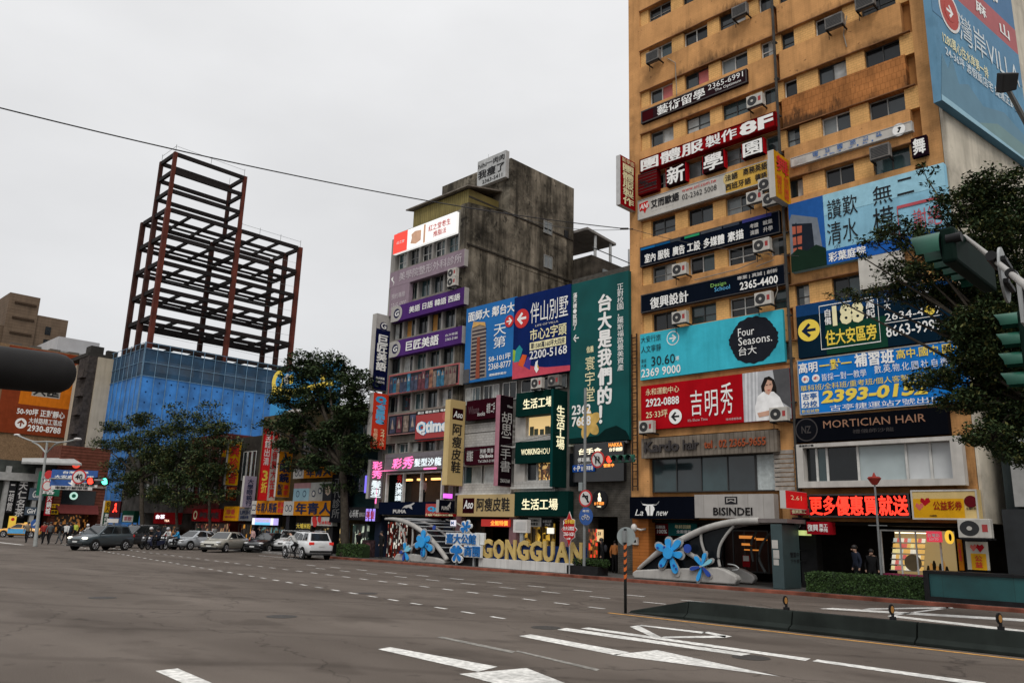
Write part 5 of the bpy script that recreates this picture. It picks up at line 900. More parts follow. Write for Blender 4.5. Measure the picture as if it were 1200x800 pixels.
cb = thing('cream_block', 'narrow cream block with dark caged balconies on its left side', 'building', (-136, 42, 0))
m = MB(); m.box(-147, -136, 42.9, 46.6, 0, 27.5); m.build('wall', M('cream_wall', (.45, .39, .30), .85, .2, .08, .6, streak=.3), cb)
m = MB(); m.box(-141, -136.4, 41.6, 42.85, 0, 27.6); m.build('side_wall', M('dark_balcony_wall', (.05, .043, .04), .9, .1, .4, 2), cb)
for i in range(7): m = MB(); m.box(-139, -136.35, 41.0, 41.6 - .003, 6 + i * 3.0, 7.3 + i * 3.0); m.build('caged_balcony', M('balcony_grille', (.06, .05, .045), .8, .2, .5, 4), cb)
m = MB(); m.box(-146, -137, 41.5, 46.8, 27.61, 28.2); m.box(-140.5, -138.2, 42.2, 44.2, 28.2, 29.6); m.box(-137.9, -137, 44.4, 46, 28.2, 29.0); m.build('roof_clutter', M('tank_dark', (.04, .038, .035), .8), cb)
# end-of-street shops on the left edge (facing +X)
def xsign(name, label, X, y0, y1, z0, z1, mat, items=(), cat='sign', th=.2):
    r = thing(name, label, cat, (X, (y0 + y1) / 2, z0)); MB().box(X - th, X, y0, y1, z0, z1).build('panel', mat, r)
    decorate(r, Face((X, y0, z1), (0, 1, 0), y1 - y0, z1 - z0, (1, 0, 0)), items); return r
cf = thing('coffee_house', 'red brown brick corner coffee house with dark awning', 'building', (-120, 37.5, 0))
RB = M('red_brown_brick', (.13, .045, .03), .85, .2, .25, 2, tile=(.5, .2, .02))
m = MB(); m.box(-126, -118, 34.3, 40.6, 3.2, 11.6); m.box(-126, -118, 34.3, 34.8, .1, 3.2); m.box(-126, -118, 40.1, 40.6, .1, 3.2); m.box(-126, -121.5, 34.3, 40.6, .1, 3.2); m.build('wall', RB, cf)
m = MB(); m.box(-117.99, -117.9, 35.2, 39.4, 3.9, 5.8); m.build('dark_window', GLASSD, cf); m = MB(); m.box(-117.98, -117.8, 34.3, 40.6, 6.2, 6.5); m.build('ledge', M('ledge_grey', (.2, .16, .14), .8), cf)
m = MB(); m.prism([(-117.99, 34.5, 3.9), (-116.3, 34.8, 2.7), (-116.3, 39.6, 2.7), (-117.99, 39.9, 3.9)], (0, 0, .06)); m.build('awning', M('maroon_awning', (.09, .022, .02), .8), cf)
m = MB(); m.box(-121.4, -121.3, 35, 40, .3, 2.6); m.build('lit_interior', SHOP('cafe_lit', (.7, .28, .06), (.1, .03, .01), .35, 1.2), cf)
m = MB(); m.box(-117.9, -117.8, 35.5, 39, 2.9, 3.0); m.build('lamp_strip', EM('warm_strip', (1, .6, .25), 1.6), cf)
r = thing('shop_sign', 'pale green round coffee sign in the dark upper window', 'sign', (-117.7, 37, 4.6)); m = MB(); m.disc((-117.7, 36.6, 5.05), (0, 1, 0), (0, 0, 1), .5, th=.1); m.build('disc', EM('pale_green_lit', (.45, .7, .6), .8), r); m = MB(); m.disc((-117.69, 36.6, 5.05), (0, 1, 0), (0, 0, 1), .26); m.build('inner_disc', M('deep_green', (.01, .14, .08), .6), r)
r = thing('shop_sign', 'red lit round sign on the brick above the road signs', 'sign', (-117.7, 36, 9)); m = MB(); p = atx(89.5, 544, -117.7); m.disc(p, (0, 1, 0), (0, 0, 1), .5, th=.1); m.build('disc', EM('red_round_lit', (.75, .06, .03), 1.0), r); m = MB(); m.disc(p + Vector((.01, 0, 0)), (0, 1, 0), (0, 0, 1), .22, th=.01); m.build('inner_disc', M('pinkish', (.7, .4, .35), .5), r)
gs = thing('grey_arcade', 'pale grey concrete shop row at the left edge with a curved canopy', 'building', (-120, 29, 0))
m = MB(); m.box(-126, -118.6, 20, 34.2, 3.0, 9.2); m.box(-126, -122, 20, 34.2, .1, 3.0); m.build('wall', M('dim_green_wall', (.05, .055, .05), .8, .2, .4, 1), gs)
LG = M('pale_concrete', (.30, .30, .29), .8, .2, .15, 2, streak=.2)
for y in (23.5, 28.4, 31.8): m = MB(); m.box(-118.6, -117.9, y, y + .5, .1, 8.4); m.build('column', LG, gs)
m = MB(); m.box(-118.6, -117.5, 20, 34.2, 6.6, 7.6); m.build('canopy', LG, gs)
m = MB(); m.prism([(-118.5, 30, 9.3), (-114.5, 29, 8.6), (-114.5, 36, 8.9), (-118.5, 36, 9.8)], (0, 0, .25)); m.build('canopy', LG, gs)
xsign('vertical_sign', 'black vertical sign with three white strokes by the left canopy', -117.8, 28.9, 29.7, 2.6, 6.4, INK, [T_('二胡館', .15, .05, .85, .95, GREYT, vert=True, bold=.02)])
xsign('vertical_sign', 'black vertical sign with four white characters by the left canopy', -117.8, 29.9, 31.1, 2.0, 6.7, INK, [T_('天仁名茶', .1, .03, .9, .97, GREYT, vert=True, bold=.02)])
xsign('shop_sign', 'upper grey blue script sign left of the lamp post', -117.8, 31.3, 33.0, 4.3, 5.8, SGN('5a6672'), [T_('Girl', .2, .2, .8, .8, lean=.2)])
xsign('shop_sign', 'lower grey blue script sign left of the lamp post', -117.8, 31.0, 32.6, 2.4, 3.4, SGN('4a5560'), [T_('Girl', .2, .2, .8, .8, lean=.2)])
xsign('shop_sign', 'upper of two yellow strip signs above the crossing people', -117.6, 33.6, 35.0, 3.4, 3.9, SGN('c0951c'), [T_('早午餐', .1, .15, .9, .85, INK)])
xsign('shop_sign', 'lower of two yellow strip signs above the crossing people', -117.6, 33.4, 35.0, 2.6, 3.15, SGN('c0951c'), [T_('咖啡簡餐', .1, .15, .9, .85, INK)])
xsign('vertical_sign', 'stepped yellow and black sign hanging by the grey canopy', -117.4, 32.6, 33.3, 5.3, 6.8, SGN('c0a018'), [T_('黃', .1, .1, .9, .5, INK), T_('牛', .1, .5, .9, .9, INK)])
xsign('vertical_sign', 'red and white vertical sign behind the lamp post', -117.4, 33.3, 34.0, 2.4, 5.2, SGN('a01a24'), [T_('火鍋城', .1, .05, .9, .95, WHITE, vert=True, bold=.02)])
xsign('banner', 'yellow lit figure banner behind the taxi', -117.3, 29.4, 30.2, .6, 2.2, EM('yellow_banner', (.7, .45, .05), .6), [('o', .5, .25, .2, REDT)], cat='banner')
# ------------------------------------------------------------------ ROW B: shops across the side street, left of the big tree
def block(name, label, x0, x1, z1, mat, Y=34.3, back=44, low=2.9):
    r = thing(name, label, 'building', ((x0 + x1) / 2, 38, 0)); m = MB(); m.box(x0, x1, Y, back, low, z1); m.box(x0, x1, 37, back, .1, low - .003); m.build('wall', mat, r); return r
yb_ = block('optician_building', 'corner optician building with orange and grey boards behind the big tree', -64.2, -51.6, 11.2, M('ochre_plaster', (.09, .07, .035), .85, .2, .35, 1, streak=.5))
for x in (-63.8, -62.2, -59.5, -57.4, -55.0, -53.2): window(yb_, x, x + 1.3, 7.6, 9.4, 34.28, 2, FRAMED, GLASSD)
for x in (-63.9, -58.4, -52.2): m = MB(); m.box(x, x + .5, 34.0, 34.6, .14, 2.9); m.build('column', DARK, yb_)
OR = SGN('c07a1c'); NVI = M('navy_characters', (.012, .02, .06), .5)
GF = lambda u: [('o', u, .45, .4, WPANEL), ('o', u - .0, .45, .3, M('face_print', lin('c9b8a4'), .5)), ('o', u, .3, .14, INK)]
def lenses(u0, u1): m_ = (u0 + u1) / 2; return [('r', u0, 0, u1, 1, WPANEL), ('o', u0 + (u1 - u0) * .32, .5, .26, NVI), ('o', u0 + (u1 - u0) * .68, .5, .26, NVI), ('o', u0 + (u1 - u0) * .32, .5, .19, WPANEL), ('o', u0 + (u1 - u0) * .68, .5, .19, WPANEL)]
sign('shop_fascia', 'orange optician fascia at the street corner with big navy characters', (333, 587), (389, 604), OR, lenses(0, .22) + [T_('年青人', .27, .12, .98, .9, NVI, bold=.03)], Y=33.4)
sign('shop_fascia', 'narrower orange optician fascia with red end left of the corner', (295.6, 586.5), (332.6, 602.5), OR, lenses(0, .15) + [T_('年青人眼鏡', .18, .15, .78, .88, NVI, bold=.02), T_('配鏡', .81, .1, .98, .48, REDT, bold=.02), T_('專家', .81, .52, .98, .9, REDT, bold=.02)], Y=33.4)
sign('signboard', 'upper orange optician board with grey emblem end', (344.4, 548), (389, 558.6), OR, lenses(0, .28) + [T_('年青人', .36, .1, .98, .9, NVI, bold=.03)], Y=33.6)
sign('billboard', 'white and black poster board with portrait above the orange fascia', (345, 566), (388.5, 586.5), M('poster_grey', lin('9a9a96'), .5), [('r', 0, 0, .45, .3, SGN('a07a7c')), ('r', 0, .3, .42, 1, SGN('8fb0bc')), ('o', .12, .6, .25, NVI), ('o', .12, .6, .19, SGN('8fb0bc')), ('o', .3, .6, .25, NVI), ('o', .3, .6, .19, SGN('8fb0bc')), ('o', .54, .6, .25, NVI), ('o', .54, .6, .17, WPANEL), ('o', .7, .45, .25, NVI), ('o', .7, .45, .17, WPANEL), ('p', [(.78, 1), (.76, .1), (1, .05), (1, 1)], M('photo_dark', (.02, .02, .025), .4), 'printed_shade'), ('p', [(.84, .6), (.83, .3), (.9, .2), (.97, .3), (.96, .6), (.9, .72)], M('print_pale_face', lin('b8a290'), .5), 'printed_face')], Y=33.6, cat='billboard')
psign('projecting_sign', 'red and white discount banner sign hanging above the corner fascia', 305.5, 307, 326, 501, 586, EM('banner_red', lin('b01418'), .4), RED, [T_('3折', .08, .58, .42, .9, YEL, vert=True, bold=.03), T_('全館出清', .06, .04, .4, .52, WHITE, vert=True, bold=.02), ('r', .5, 0, 1, 1, M('banner_white', lin('b8b0aa'), .6)), T_('最後倒數大拍賣', .58, .04, .94, .96, REDT, vert=True, bold=.02)], back=33.9)
psign('projecting_sign', 'orange vertical optician sign right of the red discount banner', 323, 325, 341, 528, 582, OR, WPANEL, [T_('人眼鏡', .14, .04, .86, .68, NVI, vert=True, bold=.03), T_('配鏡', .1, .72, .45, .96, NVI, vert=True), T_('專家', .55, .72, .9, .96, REDT, vert=True)], back=33.9)
sign('light_box', 'white and violet lit box sign under the narrower orange fascia', (296, 606.5), (320, 615), EM('violet_white_lit', (.5, .42, .85), .9), [('r', 0, 0, .12, 1, LITW), ('r', .88, 0, 1, 1, LITW), ('r', .14, .62, .86, 1, EM('sky_lit', (.15, .5, .75), .9)), T_('隱形眼鏡', .2, .15, .82, .55, WHITE, bold=.02)], Y=33.5, cat='sign')
sign('signboard', 'white board with red rings and red writing beside the big trunk', (365, 605), (389, 616), WPANEL, [('o', .15, .3, .3, REDT), ('o', .2, .7, .3, REDT), ('o', .4, .25, .25, REDT), T_('日本料理', .4, .45, .95, .85, REDT, bold=.02)], Y=33.5)
sign('signboard', 'dark board with yellow characters behind the parked cars', (347, 612), (365, 620), INK, [T_('大埔米粉', .05, .1, .95, .9, YEL, bold=.02)], Y=33.6)
shopfront('shop_window', 'teal lit shop window under the violet box sign', (299, 616), (325, 640), SHOP('teal_shop', (.12, .32, .32), (.5, .3, .1), .7, 1.2), 35.5)
shopfront('shop_window', 'row of stacked yellow lit panels beside the big trunk', (376, 617), (400, 638), SHOP('yellow_panels', (.8, .55, .2), (.3, .2, .05), .9, 1.6), 35.5)
# blue and yellow roof billboard behind the tree
p0 = at(322, 424, 36); p1 = at(393, 497, 36); p0.z = at(390, 424, 36).z - 1.2
mb_ = thing('roof_billboard', 'bright blue roof billboard with yellow cartoon shapes seen through the big tree', 'billboard', ((p0.x + p1.x) / 2, 36.2, 11.2))
m = MB(); m.box(p0.x, p1.x, 36, 36.2, 11.4, p0.z + 1.2); m.build('panel', M('bright_blue_panel', (.035, .26, .55), .5, .3, .06), mb_)
m = MB()
for x in (p0.x + .5, (p0.x + p1.x) / 2, p1.x - .5): m.box(x, x + .15, 36.21, 36.5, 10.9, p0.z + 1)
m.build('scaffold', DARK, mb_)
f = Face((p0.x, 36, p0.z + 1.2), (1, 0, 0), p1.x - p0.x, p0.z + 1.2 - 11.4, (0, -1, 0)); rnd = random.Random(4)
it = [('o', .08, .17, 1.0, YEL), ('o', .1, .17, .55, M('bright_blue_panel', (.035, .26, .55), .5, .3, .06)), ('p', [(.0, .3), (.35, .42), (.9, .38), (.95, .5), (.3, .55), (0, .45)], YEL, 'printed_wave'), ('p', [(.2, .9), (.6, .8), (.9, .95), (.5, 1)], WPANEL, 'printed_wave')]
for i in range(9): it.append(('o', rnd.uniform(.1, .95), rnd.uniform(.1, .95), rnd.uniform(.3, .7), [YEL, WPANEL, M('bright_blue_b', (.05, .38, .65), .5)][i % 3]))
decorate(mb_, f, it)
tb = block('teal_building', 'dark teal building between the big trunk and the purple sign building', -51.5, -46.72, 10.5, M('dark_teal_wall', (.012, .035, .035), .7, .3, .4, 1))
w = window(tb, -48.9, -47.2, 8.6, 9.9, 34.2, 2, FRAMEW, GLASS2)
window(tb, -51.2, -49.5, 4.9, 7.0, 34.2, 2, FRAMED, GLASS2); window(tb, -49.0, -47.2, 4.6, 6.2, 34.2, 2, FRAMEW, M('lit_green_glass', (.16, .2, .16), .3))
sign('shop_fascia', 'black fascia with white characters right of the big trunk', (409, 594), (428, 609), INK, [T_('心禾軒', .08, .2, .6, .8, WHITE, bold=.02), T_('服飾名店', .65, .4, .97, .75, GREYT)], Y=33.6)
sign('light_box', 'striped violet and white lit barber panel right of the black fascia', (428.5, 595), (440, 611), INK, [('r', .06, .05, .3, .95, EM('violet_lit2', (.35, .25, .85), 1.0)), ('r', .38, .05, .6, .95, EM('violet_lit2', (.35, .25, .85), 1.0)), ('r', .7, .05, .94, .95, EM('violet_lit2', (.35, .25, .85), 1.0)), T_('美髮', .1, .2, .9, .8, REDT, bold=.02)], Y=33.5, cat='sign')
shopfront('shop_window', 'greenish white lit window with a mannequin right of the big trunk', (410, 613), (426, 644), SHOP('mannequin_shop', (.55, .62, .48), (.05, .1, .08), .9, .8), 34.4, n=1)
sign('signboard', 'black vertical board with faint white characters behind the big trunk', (390, 556), (400, 612), SGN('15161a'), [T_('正代診所', .2, .08, .8, .92, M('dim_lettering', (.14, .14, .14), .6), vert=True, bold=0)], Y=33.3)
sign('light_box', 'thin blue violet light strip above the barber panel', (428, 557), (431, 577), EM('blue_violet_lit', (.2, .15, .9), 1.2), [], Y=33.6, cat='light')
sign('poster', 'dark easel board with pinkish chalk drawing on the pavement', (424.5, 632), (437, 656), M('chalkboard', (.035, .02, .022), .7, .2, .6, 6), [('o', .5, .4, .35, M('chalk_pink', (.12, .05, .06), .8))], Y=33.0, back=33.1, cat='poster')
# middle and left parts of row B
dk = block('dark_shop_house', 'dark three storey shop house with caged windows left of the optician', -70.8, -64.3, 9.6, M('dark_brown_wall', (.04, .035, .03), .85, .2, .4, 1.2, streak=.4))
for i in range(3): window(dk, -67.0 + i * .8, -66.3 + i * .8, 5.8, 8.3, 34.25, 1, FRAMEW, GLASS)
rd = block('red_shop_house', 'dull red shop house behind the left trees', -78.2, -70.9, 10.2, M('dull_red_wall', (.10, .025, .022), .85, .2, .3, 1))
for x in (-77.5, -75.2, -72.8): window(rd, x, x + 1.4, 4.6, 6.6, 34.2, 2, FRAMED, GLASSD)
gk = block('grey_shop_house', 'weathered grey shop house behind the leftmost tree', -94.5, -78.3, 9.0, M('mixed_grey_wall', (.07, .065, .06), .85, .2, .5, 1.2, streak=.4, dirt=.4))
for i, x in enumerate((-93.5, -91, -88.5, -86, -83.5, -81)): window(gk, x, x + 1.7, 4.8, 6.6, 34.2, 2, FRAMEW if i % 2 else FRAMED, [GLASS, CURT] if i % 3 else GLASSD)
psign('projecting_sign', 'tall yellow vertical sign with red characters at the dark shop house', 264.5, 266.5, 281, 516, 568, SGN('cf9a12'), WPANEL, [T_('興珍香', .15, .06, .85, .97, REDT, vert=True, bold=.03)], back=33.9)
psign('projecting_sign', 'red foot of the tall yellow vertical sign with three pale words', 262.5, 264.5, 277, 569, 586, SGN('741a14'), WPANEL, [T_('MEI', .25, .1, .75, .34, ORGT), T_('CHANG', .15, .38, .85, .62, ORGT), T_('HSIANG', .15, .66, .85, .9, ORGT)], back=33.9)
psign('projecting_sign', 'small yellow vertical sign half hidden left of the tall yellow one', 257.5, 259, 265.5, 517, 535, SGN('cf9a12'), WPANEL, [T_('興', .2, .2, .8, .8, REDT)], back=33.9)
sign('shop_fascia', 'square yellow shop fascia under the tall yellow sign', (263, 593), (278, 610), SGN('cf9016'), [T_('珍香', .2, .2, .8, .55, REDT, bold=.02), T_('MEI HSIANG', .15, .65, .85, .8, REDT)], Y=33.4)
psign('projecting_sign', 'lilac grey vertical optics sign with dark characters', 283, 285.5, 299.5, 557, 594, M('lilac_panel', lin('8d8596'), .5), WPANEL, [T_('大學眼鏡行', .25, .08, .75, .95, NVI, vert=True, bold=.01)], back=33.9)
sign('signboard', 'grey shop board with small dark writing beside the square yellow fascia', (280, 595), (294, 610), M('grey_board', lin('6a6a6e'), .5), [T_('LIFUH', .15, .2, .85, .5, NVI), T_('眼鏡光學', .2, .6, .8, .85, NVI)], Y=33.5)
sign('shop_fascia', 'long red fascia with dark characters and pale round emblem', (226, 596), (257.5, 611), SGN('8c1016'), [('o', .12, .5, .4, CREAM), ('o', .12, .5, .25, SGN('8c1016')), T_('梅珍香肉乾', .28, .25, .95, .75, INK, bold=.03)], Y=33.4)
sign('shop_fascia', 'deep red fascia with white lit lettering behind the scooters', (181, 600), (206, 614), SGN('7a0c10'), [T_('台茶', .1, .2, .5, .55, EM('white_glow', (.95, .85, .95), 1.8), bold=.03), T_('TEA', .5, .62, .72, .8, EM('warm_glow', (1, .7, .5), 1.5))], Y=33.4)
sign('shop_fascia', 'dark green fascia over a pink and white board at the left trees', (144, 598), (156, 612), SGN('123a2c'), [('r', .1, .4, .95, .95, WPANEL), T_('茶飲', .2, .5, .85, .85, SGN('a04a5a'), bold=.02)], Y=33.4)
psign('vertical_sign', 'yellow over green vertical sign beside the red pedestrian light', 119, 121, 128.5, 586, 622, SGN('174a34'), WPANEL, [('r', 0, 0, 1, .38, SGN('c9981c')), T_('名人', .2, .03, .8, .36, INK, vert=True, bold=.02), T_('專科補習', .2, .42, .8, .95, WHITE, vert=True)], back=33.5)
for tl, br, mt, lab in (((184, 615), (204, 640), SHOP('amber_shop', (.5, .2, .05), (.1, .03, .01), .7, 1.2), 'amber lit shop interior behind the scooter riders'), ((226, 612), (262, 640), SHOP('snack_shop', (.55, .30, .14), (.35, .04, .03), .7, 1.4), 'snack shop counter with red and cream goods behind the silver car'), ((150, 614), (182, 640), SHOP('dim_green_shop', (.05, .12, .09), (.1, .09, .06), .5, 1.2), 'dim greenish shop interior behind the leftmost trunk'), ((280, 613), (295, 640), SHOP('orange_shop', (.7, .3, .03), (.06, .04, .03), .8, 1.0), 'orange doorway beside the teal lit shop')):
    shopfront('shop_window', lab, tl, br, mt, 35.6)
# ------------------------------------------------------------------ right of the orange building
rb = thing('columned_building', 'dark low building with pale grey columns right of the orange block', 'building', (0, 38, 0))
m = MB(); m.box(-8.1, 14, 34.6, 50, 3.4, 8.6); m.box(-8.1, 14, 36.5, 50, .1, 3.4); m.build('wall', M('dim_teal_wall', (.035, .045, .046), .7, .3, .3, 1), rb)
for x in (-7.7, -5.9, -2.5, 1, 5, 9): m = MB(); m.box(x, x + .8, 34.1, 34.58, 3.5, 8.4); m.build('column', LG, rb)
m = MB(); m.box(-8.1, 14, 33.9, 34.58, 0.14, 3.4); m.build('hoarding', M('dark_hoarding', (.012, .014, .016), .5, .4, .3), rb)
# ================================================================== METRO ENTRANCES
MGREY = M('entrance_concrete', (.36, .35, .33), .6, .3, .12, 2, streak=.3, dirt=.25); MGR2 = M('entrance_grey_metal', (.30, .29, .28), .5, .4, .1, 3, dirt=.2); SMOKE = M('smoked_glass', (.008, .01, .012), .12, .35, .2); MTEAL = M('teal_pylon_paint', (.035, .06, .064), .5, .4, .12, 2)
FB1 = M('petal_bright_blue', (.02, .30, .68), .45, .4, .06); FB2 = M('petal_deep_blue', (.012, .05, .30), .45, .4, .06); FB3 = M('petal_pale_blue', (.2, .5, .62), .45, .4, .06)
class PX:
    """zoomed-crop coordinates -> points on the plane y=Y"""
    def __init__(s, ox, oy, sc, Y): s.a = (ox, oy, sc, Y)
    def __call__(s, x, y, dY=0):
        ox, oy, sc, Y = s.a; p = at(ox + x / sc, oy + y / sc, Y); return Vector((p.x, Y + dY, max(p.z, .142)))
def smooth(pts, n=5):
    out = []
    P_ = [pts[0]] + list(pts) + [pts[-1]]
    for i in range(1, len(P_) - 2):
        for k in range(n):
            t = k / n; a, b, c, d = P_[i - 1], P_[i], P_[i + 1], P_[i + 2]
            out.append(.5 * ((2 * b) + (c - a) * t + (2 * a - 5 * b + 4 * c - d) * t * t + (3 * b - a - 3 * c + d) * t ** 3))
    out.append(pts[-1]); return out
def drop(mb, c, tip, w, th, Y):   # a rounded petal from near c to tip, flat in the x-z plane, th thick
    d = tip - c; L = d.length; d = d / L; s = Vector((-d.z, 0, d.x)); pr = [(0, .25), (.25, .5), (.5, .8), (.72, 1), (.88, .85), (.97, .45)]
    pts = [c + d * (L * a) + s * (w * b) for a, b in pr] + [c + d * L] + [c + d * (L * a) - s * (w * b) for a, b in pr[::-1]]
    mb.prism([(p.x, Y, p.z) for p in pts], (0, th, 0))
def flower(name, label, q, c, tips, w, mats, spots=(), back=None, Y=31.55):
    cc = q(*c); r = thing(name, label, 'sculpture', (cc.x, Y, cc.z))
    if back:
        m = MB()
        for t in tips: drop(m, cc, cc + (q(*t) - cc) * 1.16, w * 1.35, .05, Y + .1)
        m.disc((cc.x, Y + .098, cc.z), (1, 0, 0), (0, 0, 1), w * 1.4, th=-.06); m.build('backing', back, r)
    for i, t in enumerate(tips):
        m = MB(); drop(m, cc, q(*t), w, .09, Y - .001 * i); m.build('petal', mats[i % len(mats)], r, smooth=False)
    m = MB(); m.disc((cc.x, Y - .02, cc.z), (1, 0, 0), (0, 0, 1), w * (1.7 if len(mats) == 1 else .5), th=-.1); m.build('flower_centre', mats[0] if len(mats) == 1 else MGREY, r)
    for s in spots:
        p = q(*s); m = MB(); m.disc((p.x, Y - .03, p.z), (1, 0, 0), (0, 0, 1), .055, n=14, th=-.02); m.build('dark_spot', FB2, r)
    m = MB(); m.box(cc.x - .03, cc.x + .03, Y + .08, Y + .5, cc.z - .05, cc.z + .02); m.build('bracket', MGR2, r)
    return r
def entrance(label, q, base, arch, ribs, bar, infill, dY, r_=.13):
    r = thing('metro_entrance', label, 'metro entrance', q(*base[0]))
    m = MB(); m.prism([q(*p) for p in base], (0, .42, 0)); m.build('base_wedge', MGREY, r, bevel=.06)
    m = MB(); m.prism([q(*p) + Vector((0, dY, 0)) for p in base], (0, .35, 0)); m.build('base_wedge', MGR2, r, bevel=.06)
    A = smooth([q(*p, .1) for p in arch]); k = len(A)
    m = MB(); m.tube(A, [r_ * (.55 + .55 * min(1, i / (k * .3))) for i in range(k)], 10); m.build('arch_beam', MGREY, r, smooth=True)
    B = [p + Vector((0, dY, 0)) for p in A]
    m = MB(); m.tube(B, r_ * .8, 8); m.build('arch_beam', MGR2, r, smooth=True)
    m = MB(); n = len(A); vs = A + B; up = Vector((0, 0, .03)); m.add([p + up for p in vs] + [p - up for p in vs], [(i, i + 1, n + i + 1, n + i) for i in range(n - 1)] + [(2 * n + i, 2 * n + i + 1, 3 * n + i + 1, 3 * n + i) for i in range(n - 1)]); m.build('roof_glass', SMOKE, r)
    for p in ribs: m = MB(); m.tube(smooth([q(*c, .16) for c in p]), .065, 8); m.build('rib', MGREY, r, smooth=True)
    if bar: m = MB(); m.tube([q(*bar[0], .14), q(*bar[1], .14)], .11, 8); m.build('diagonal_bar', MGR2, r, smooth=True)
    m = MB(); m.prism([q(*p, .24) for p in infill], (0, .03, 0)); m.build('side_glass', SMOKE, r)
    return r, A, B
QR = PX(720, 490, 3.808, 31.7)
er, A, B = entrance('curved concrete metro entrance below the bull skull fascia, arch rising to the right', QR, [(78, 700), (80, 686), (95, 676), (250, 669), (455, 664), (490, 675), (540, 702), (548, 720), (535, 741), (90, 712)],
    [(100, 672), (150, 630), (200, 592), (300, 538), (400, 492), (500, 466), (570, 458), (640, 456)], [[(525, 478), (490, 520), (462, 570), (455, 620), (462, 662)], [(378, 512), (382, 560), (410, 640)]], ((290, 580), (405, 652)), [(110, 672), (200, 600), (300, 548), (400, 500), (520, 470), (470, 560), (458, 662)], 1.5)
m = MB(); p0, p1 = QR(635, 456, .1), QR(770, 457, .1); m.box(p0.x, p1.x, 31.72, 33.4, p0.z - .07, p0.z + .09); m.build('flat_canopy', M('brown_grey_canopy', (.13, .11, .105), .5, .4), er)
for c in ([(640, 490), (605, 530), (578, 580), (572, 630), (600, 690)], [(560, 500), (535, 560), (545, 640)]): m = MB(); m.tube(smooth([QR(*t, 1.45) for t in c]), .06, 8); m.build('rib', M('dark_rib', (.06, .065, .066), .5), er, smooth=True)
a, b = QR(692, 470), QR(735, 738); m = MB(); m.box(a.x, b.x + .2, 31.75, 33.3, .14, a.z); m.build('pylon', MTEAL, er, bevel=.03)
for i, (x0, y0, x1, y1) in enumerate(((700, 542, 728, 580), (706, 586, 734, 625), (708, 628, 732, 655))):
    a, b = QR(x0, y0), QR(x1, y1); m = MB(); m.box(a.x, b.x, 31.738, 31.748, b.z, a.z); nt_ = m.build('notice', WPANEL, er); m = MB(); w_ = b.x - a.x; h_ = a.z - b.z
    for k in range(4): m.box(a.x + .15 * w_, b.x - .15 * w_, 31.734, 31.737, b.z + h_ * (.2 + .18 * k), b.z + h_ * (.26 + .18 * k))
    m.build('printed_text', GREYT, nt_)
m = MB(); m.tube(smooth([QR(480, 650, .5), QR(510, 655, .5), QR(530, 672, .5), QR(500, 678, .5)]), .03, 6); m.build('handrail', STEEL, er)
flower('flower_sculpture', 'bright blue splash flower with dark spots on the right metro entrance', QR, (252, 600), [(192, 565), (243, 536), (298, 545), (308, 612), (282, 692), (210, 662)], .15, [FB1], [(203, 577), (252, 625), (275, 655), (285, 670), (218, 655), (232, 575)], MGR2)
flower('flower_sculpture', 'small six petal flower in mixed blues on the right metro entrance', QR, (397, 660), [(365, 615), (410, 600), (440, 632), (432, 705), (376, 725), (344, 672)], .085, [FB1, FB1, FB3, FB2, FB1, FB2], (), MGR2)
p = QR(330, 580); m = MB(); m.disc((p.x, 31.66, p.z), (1, 0, 0), (0, 0, 1), .19, th=-.06); m.build('blue_disc', FB2, er)
QL_ = PX(420, 560, 6.667, 31.7)
el_, A, B = entrance('curved concrete metro entrance at the sports shop, arch sloping down to the right', QL_, [(272, 650), (274, 625), (300, 588), (420, 590), (600, 620), (672, 640), (684, 655), (665, 672), (285, 655)],
    [(200, 318), (260, 318), (330, 332), (420, 370), (500, 425), (580, 500), (640, 575), (684, 640)], [[(285, 340), (320, 390), (345, 470), (348, 590)], [(410, 390), (408, 480), (395, 590)]], ((360, 560), (500, 480)), [(430, 395), (510, 450), (600, 540), (665, 630), (420, 588)], 1.5, .13)
m = MB(); n = len(A)
for i in range(4, n - 2, 3): m.tube([A[i] + Vector((0, .1, .04)), B[i] + Vector((2.2 * (1 - i / n) + .6, .2, .04))], .04, 6)
m.build('roof_slats', M('roof_slat_grey', (.22, .23, .24), .5, .4), el_)
m = MB(); m.tube(smooth([QL_(520, 318, 1.7), QL_(580, 335, 1.7), QL_(650, 375, 1.7), QL_(720, 430, 1.7)]), .05, 8); m.build('rear_rail', MGREY, el_)
flower('flower_sculpture', 'bright blue splash flower with dark spots on the left metro entrance', QL_, (518, 500), [(518, 405), (566, 462), (585, 560), (515, 615), (455, 530), (470, 462)], .18, [FB1], [(555, 530), (515, 560), (512, 580), (515, 598), (500, 500)], MGR2)
flower('flower_sculpture', 'small dark and pale blue petal flower on the left metro entrance', QL_, (375, 572), [(335, 580), (360, 645), (398, 640), (370, 505), (400, 530), (418, 550)], .10, [FB2, FB2, FB1, FB1, FB3, FB3], (), MGR2)
p = QL_(565, 385); m = MB(); m.disc((p.x, 32.0, p.z), (1, 0, 0), (0, 0, 1), .13, th=-.06); m.build('blue_disc', FB2, el_)
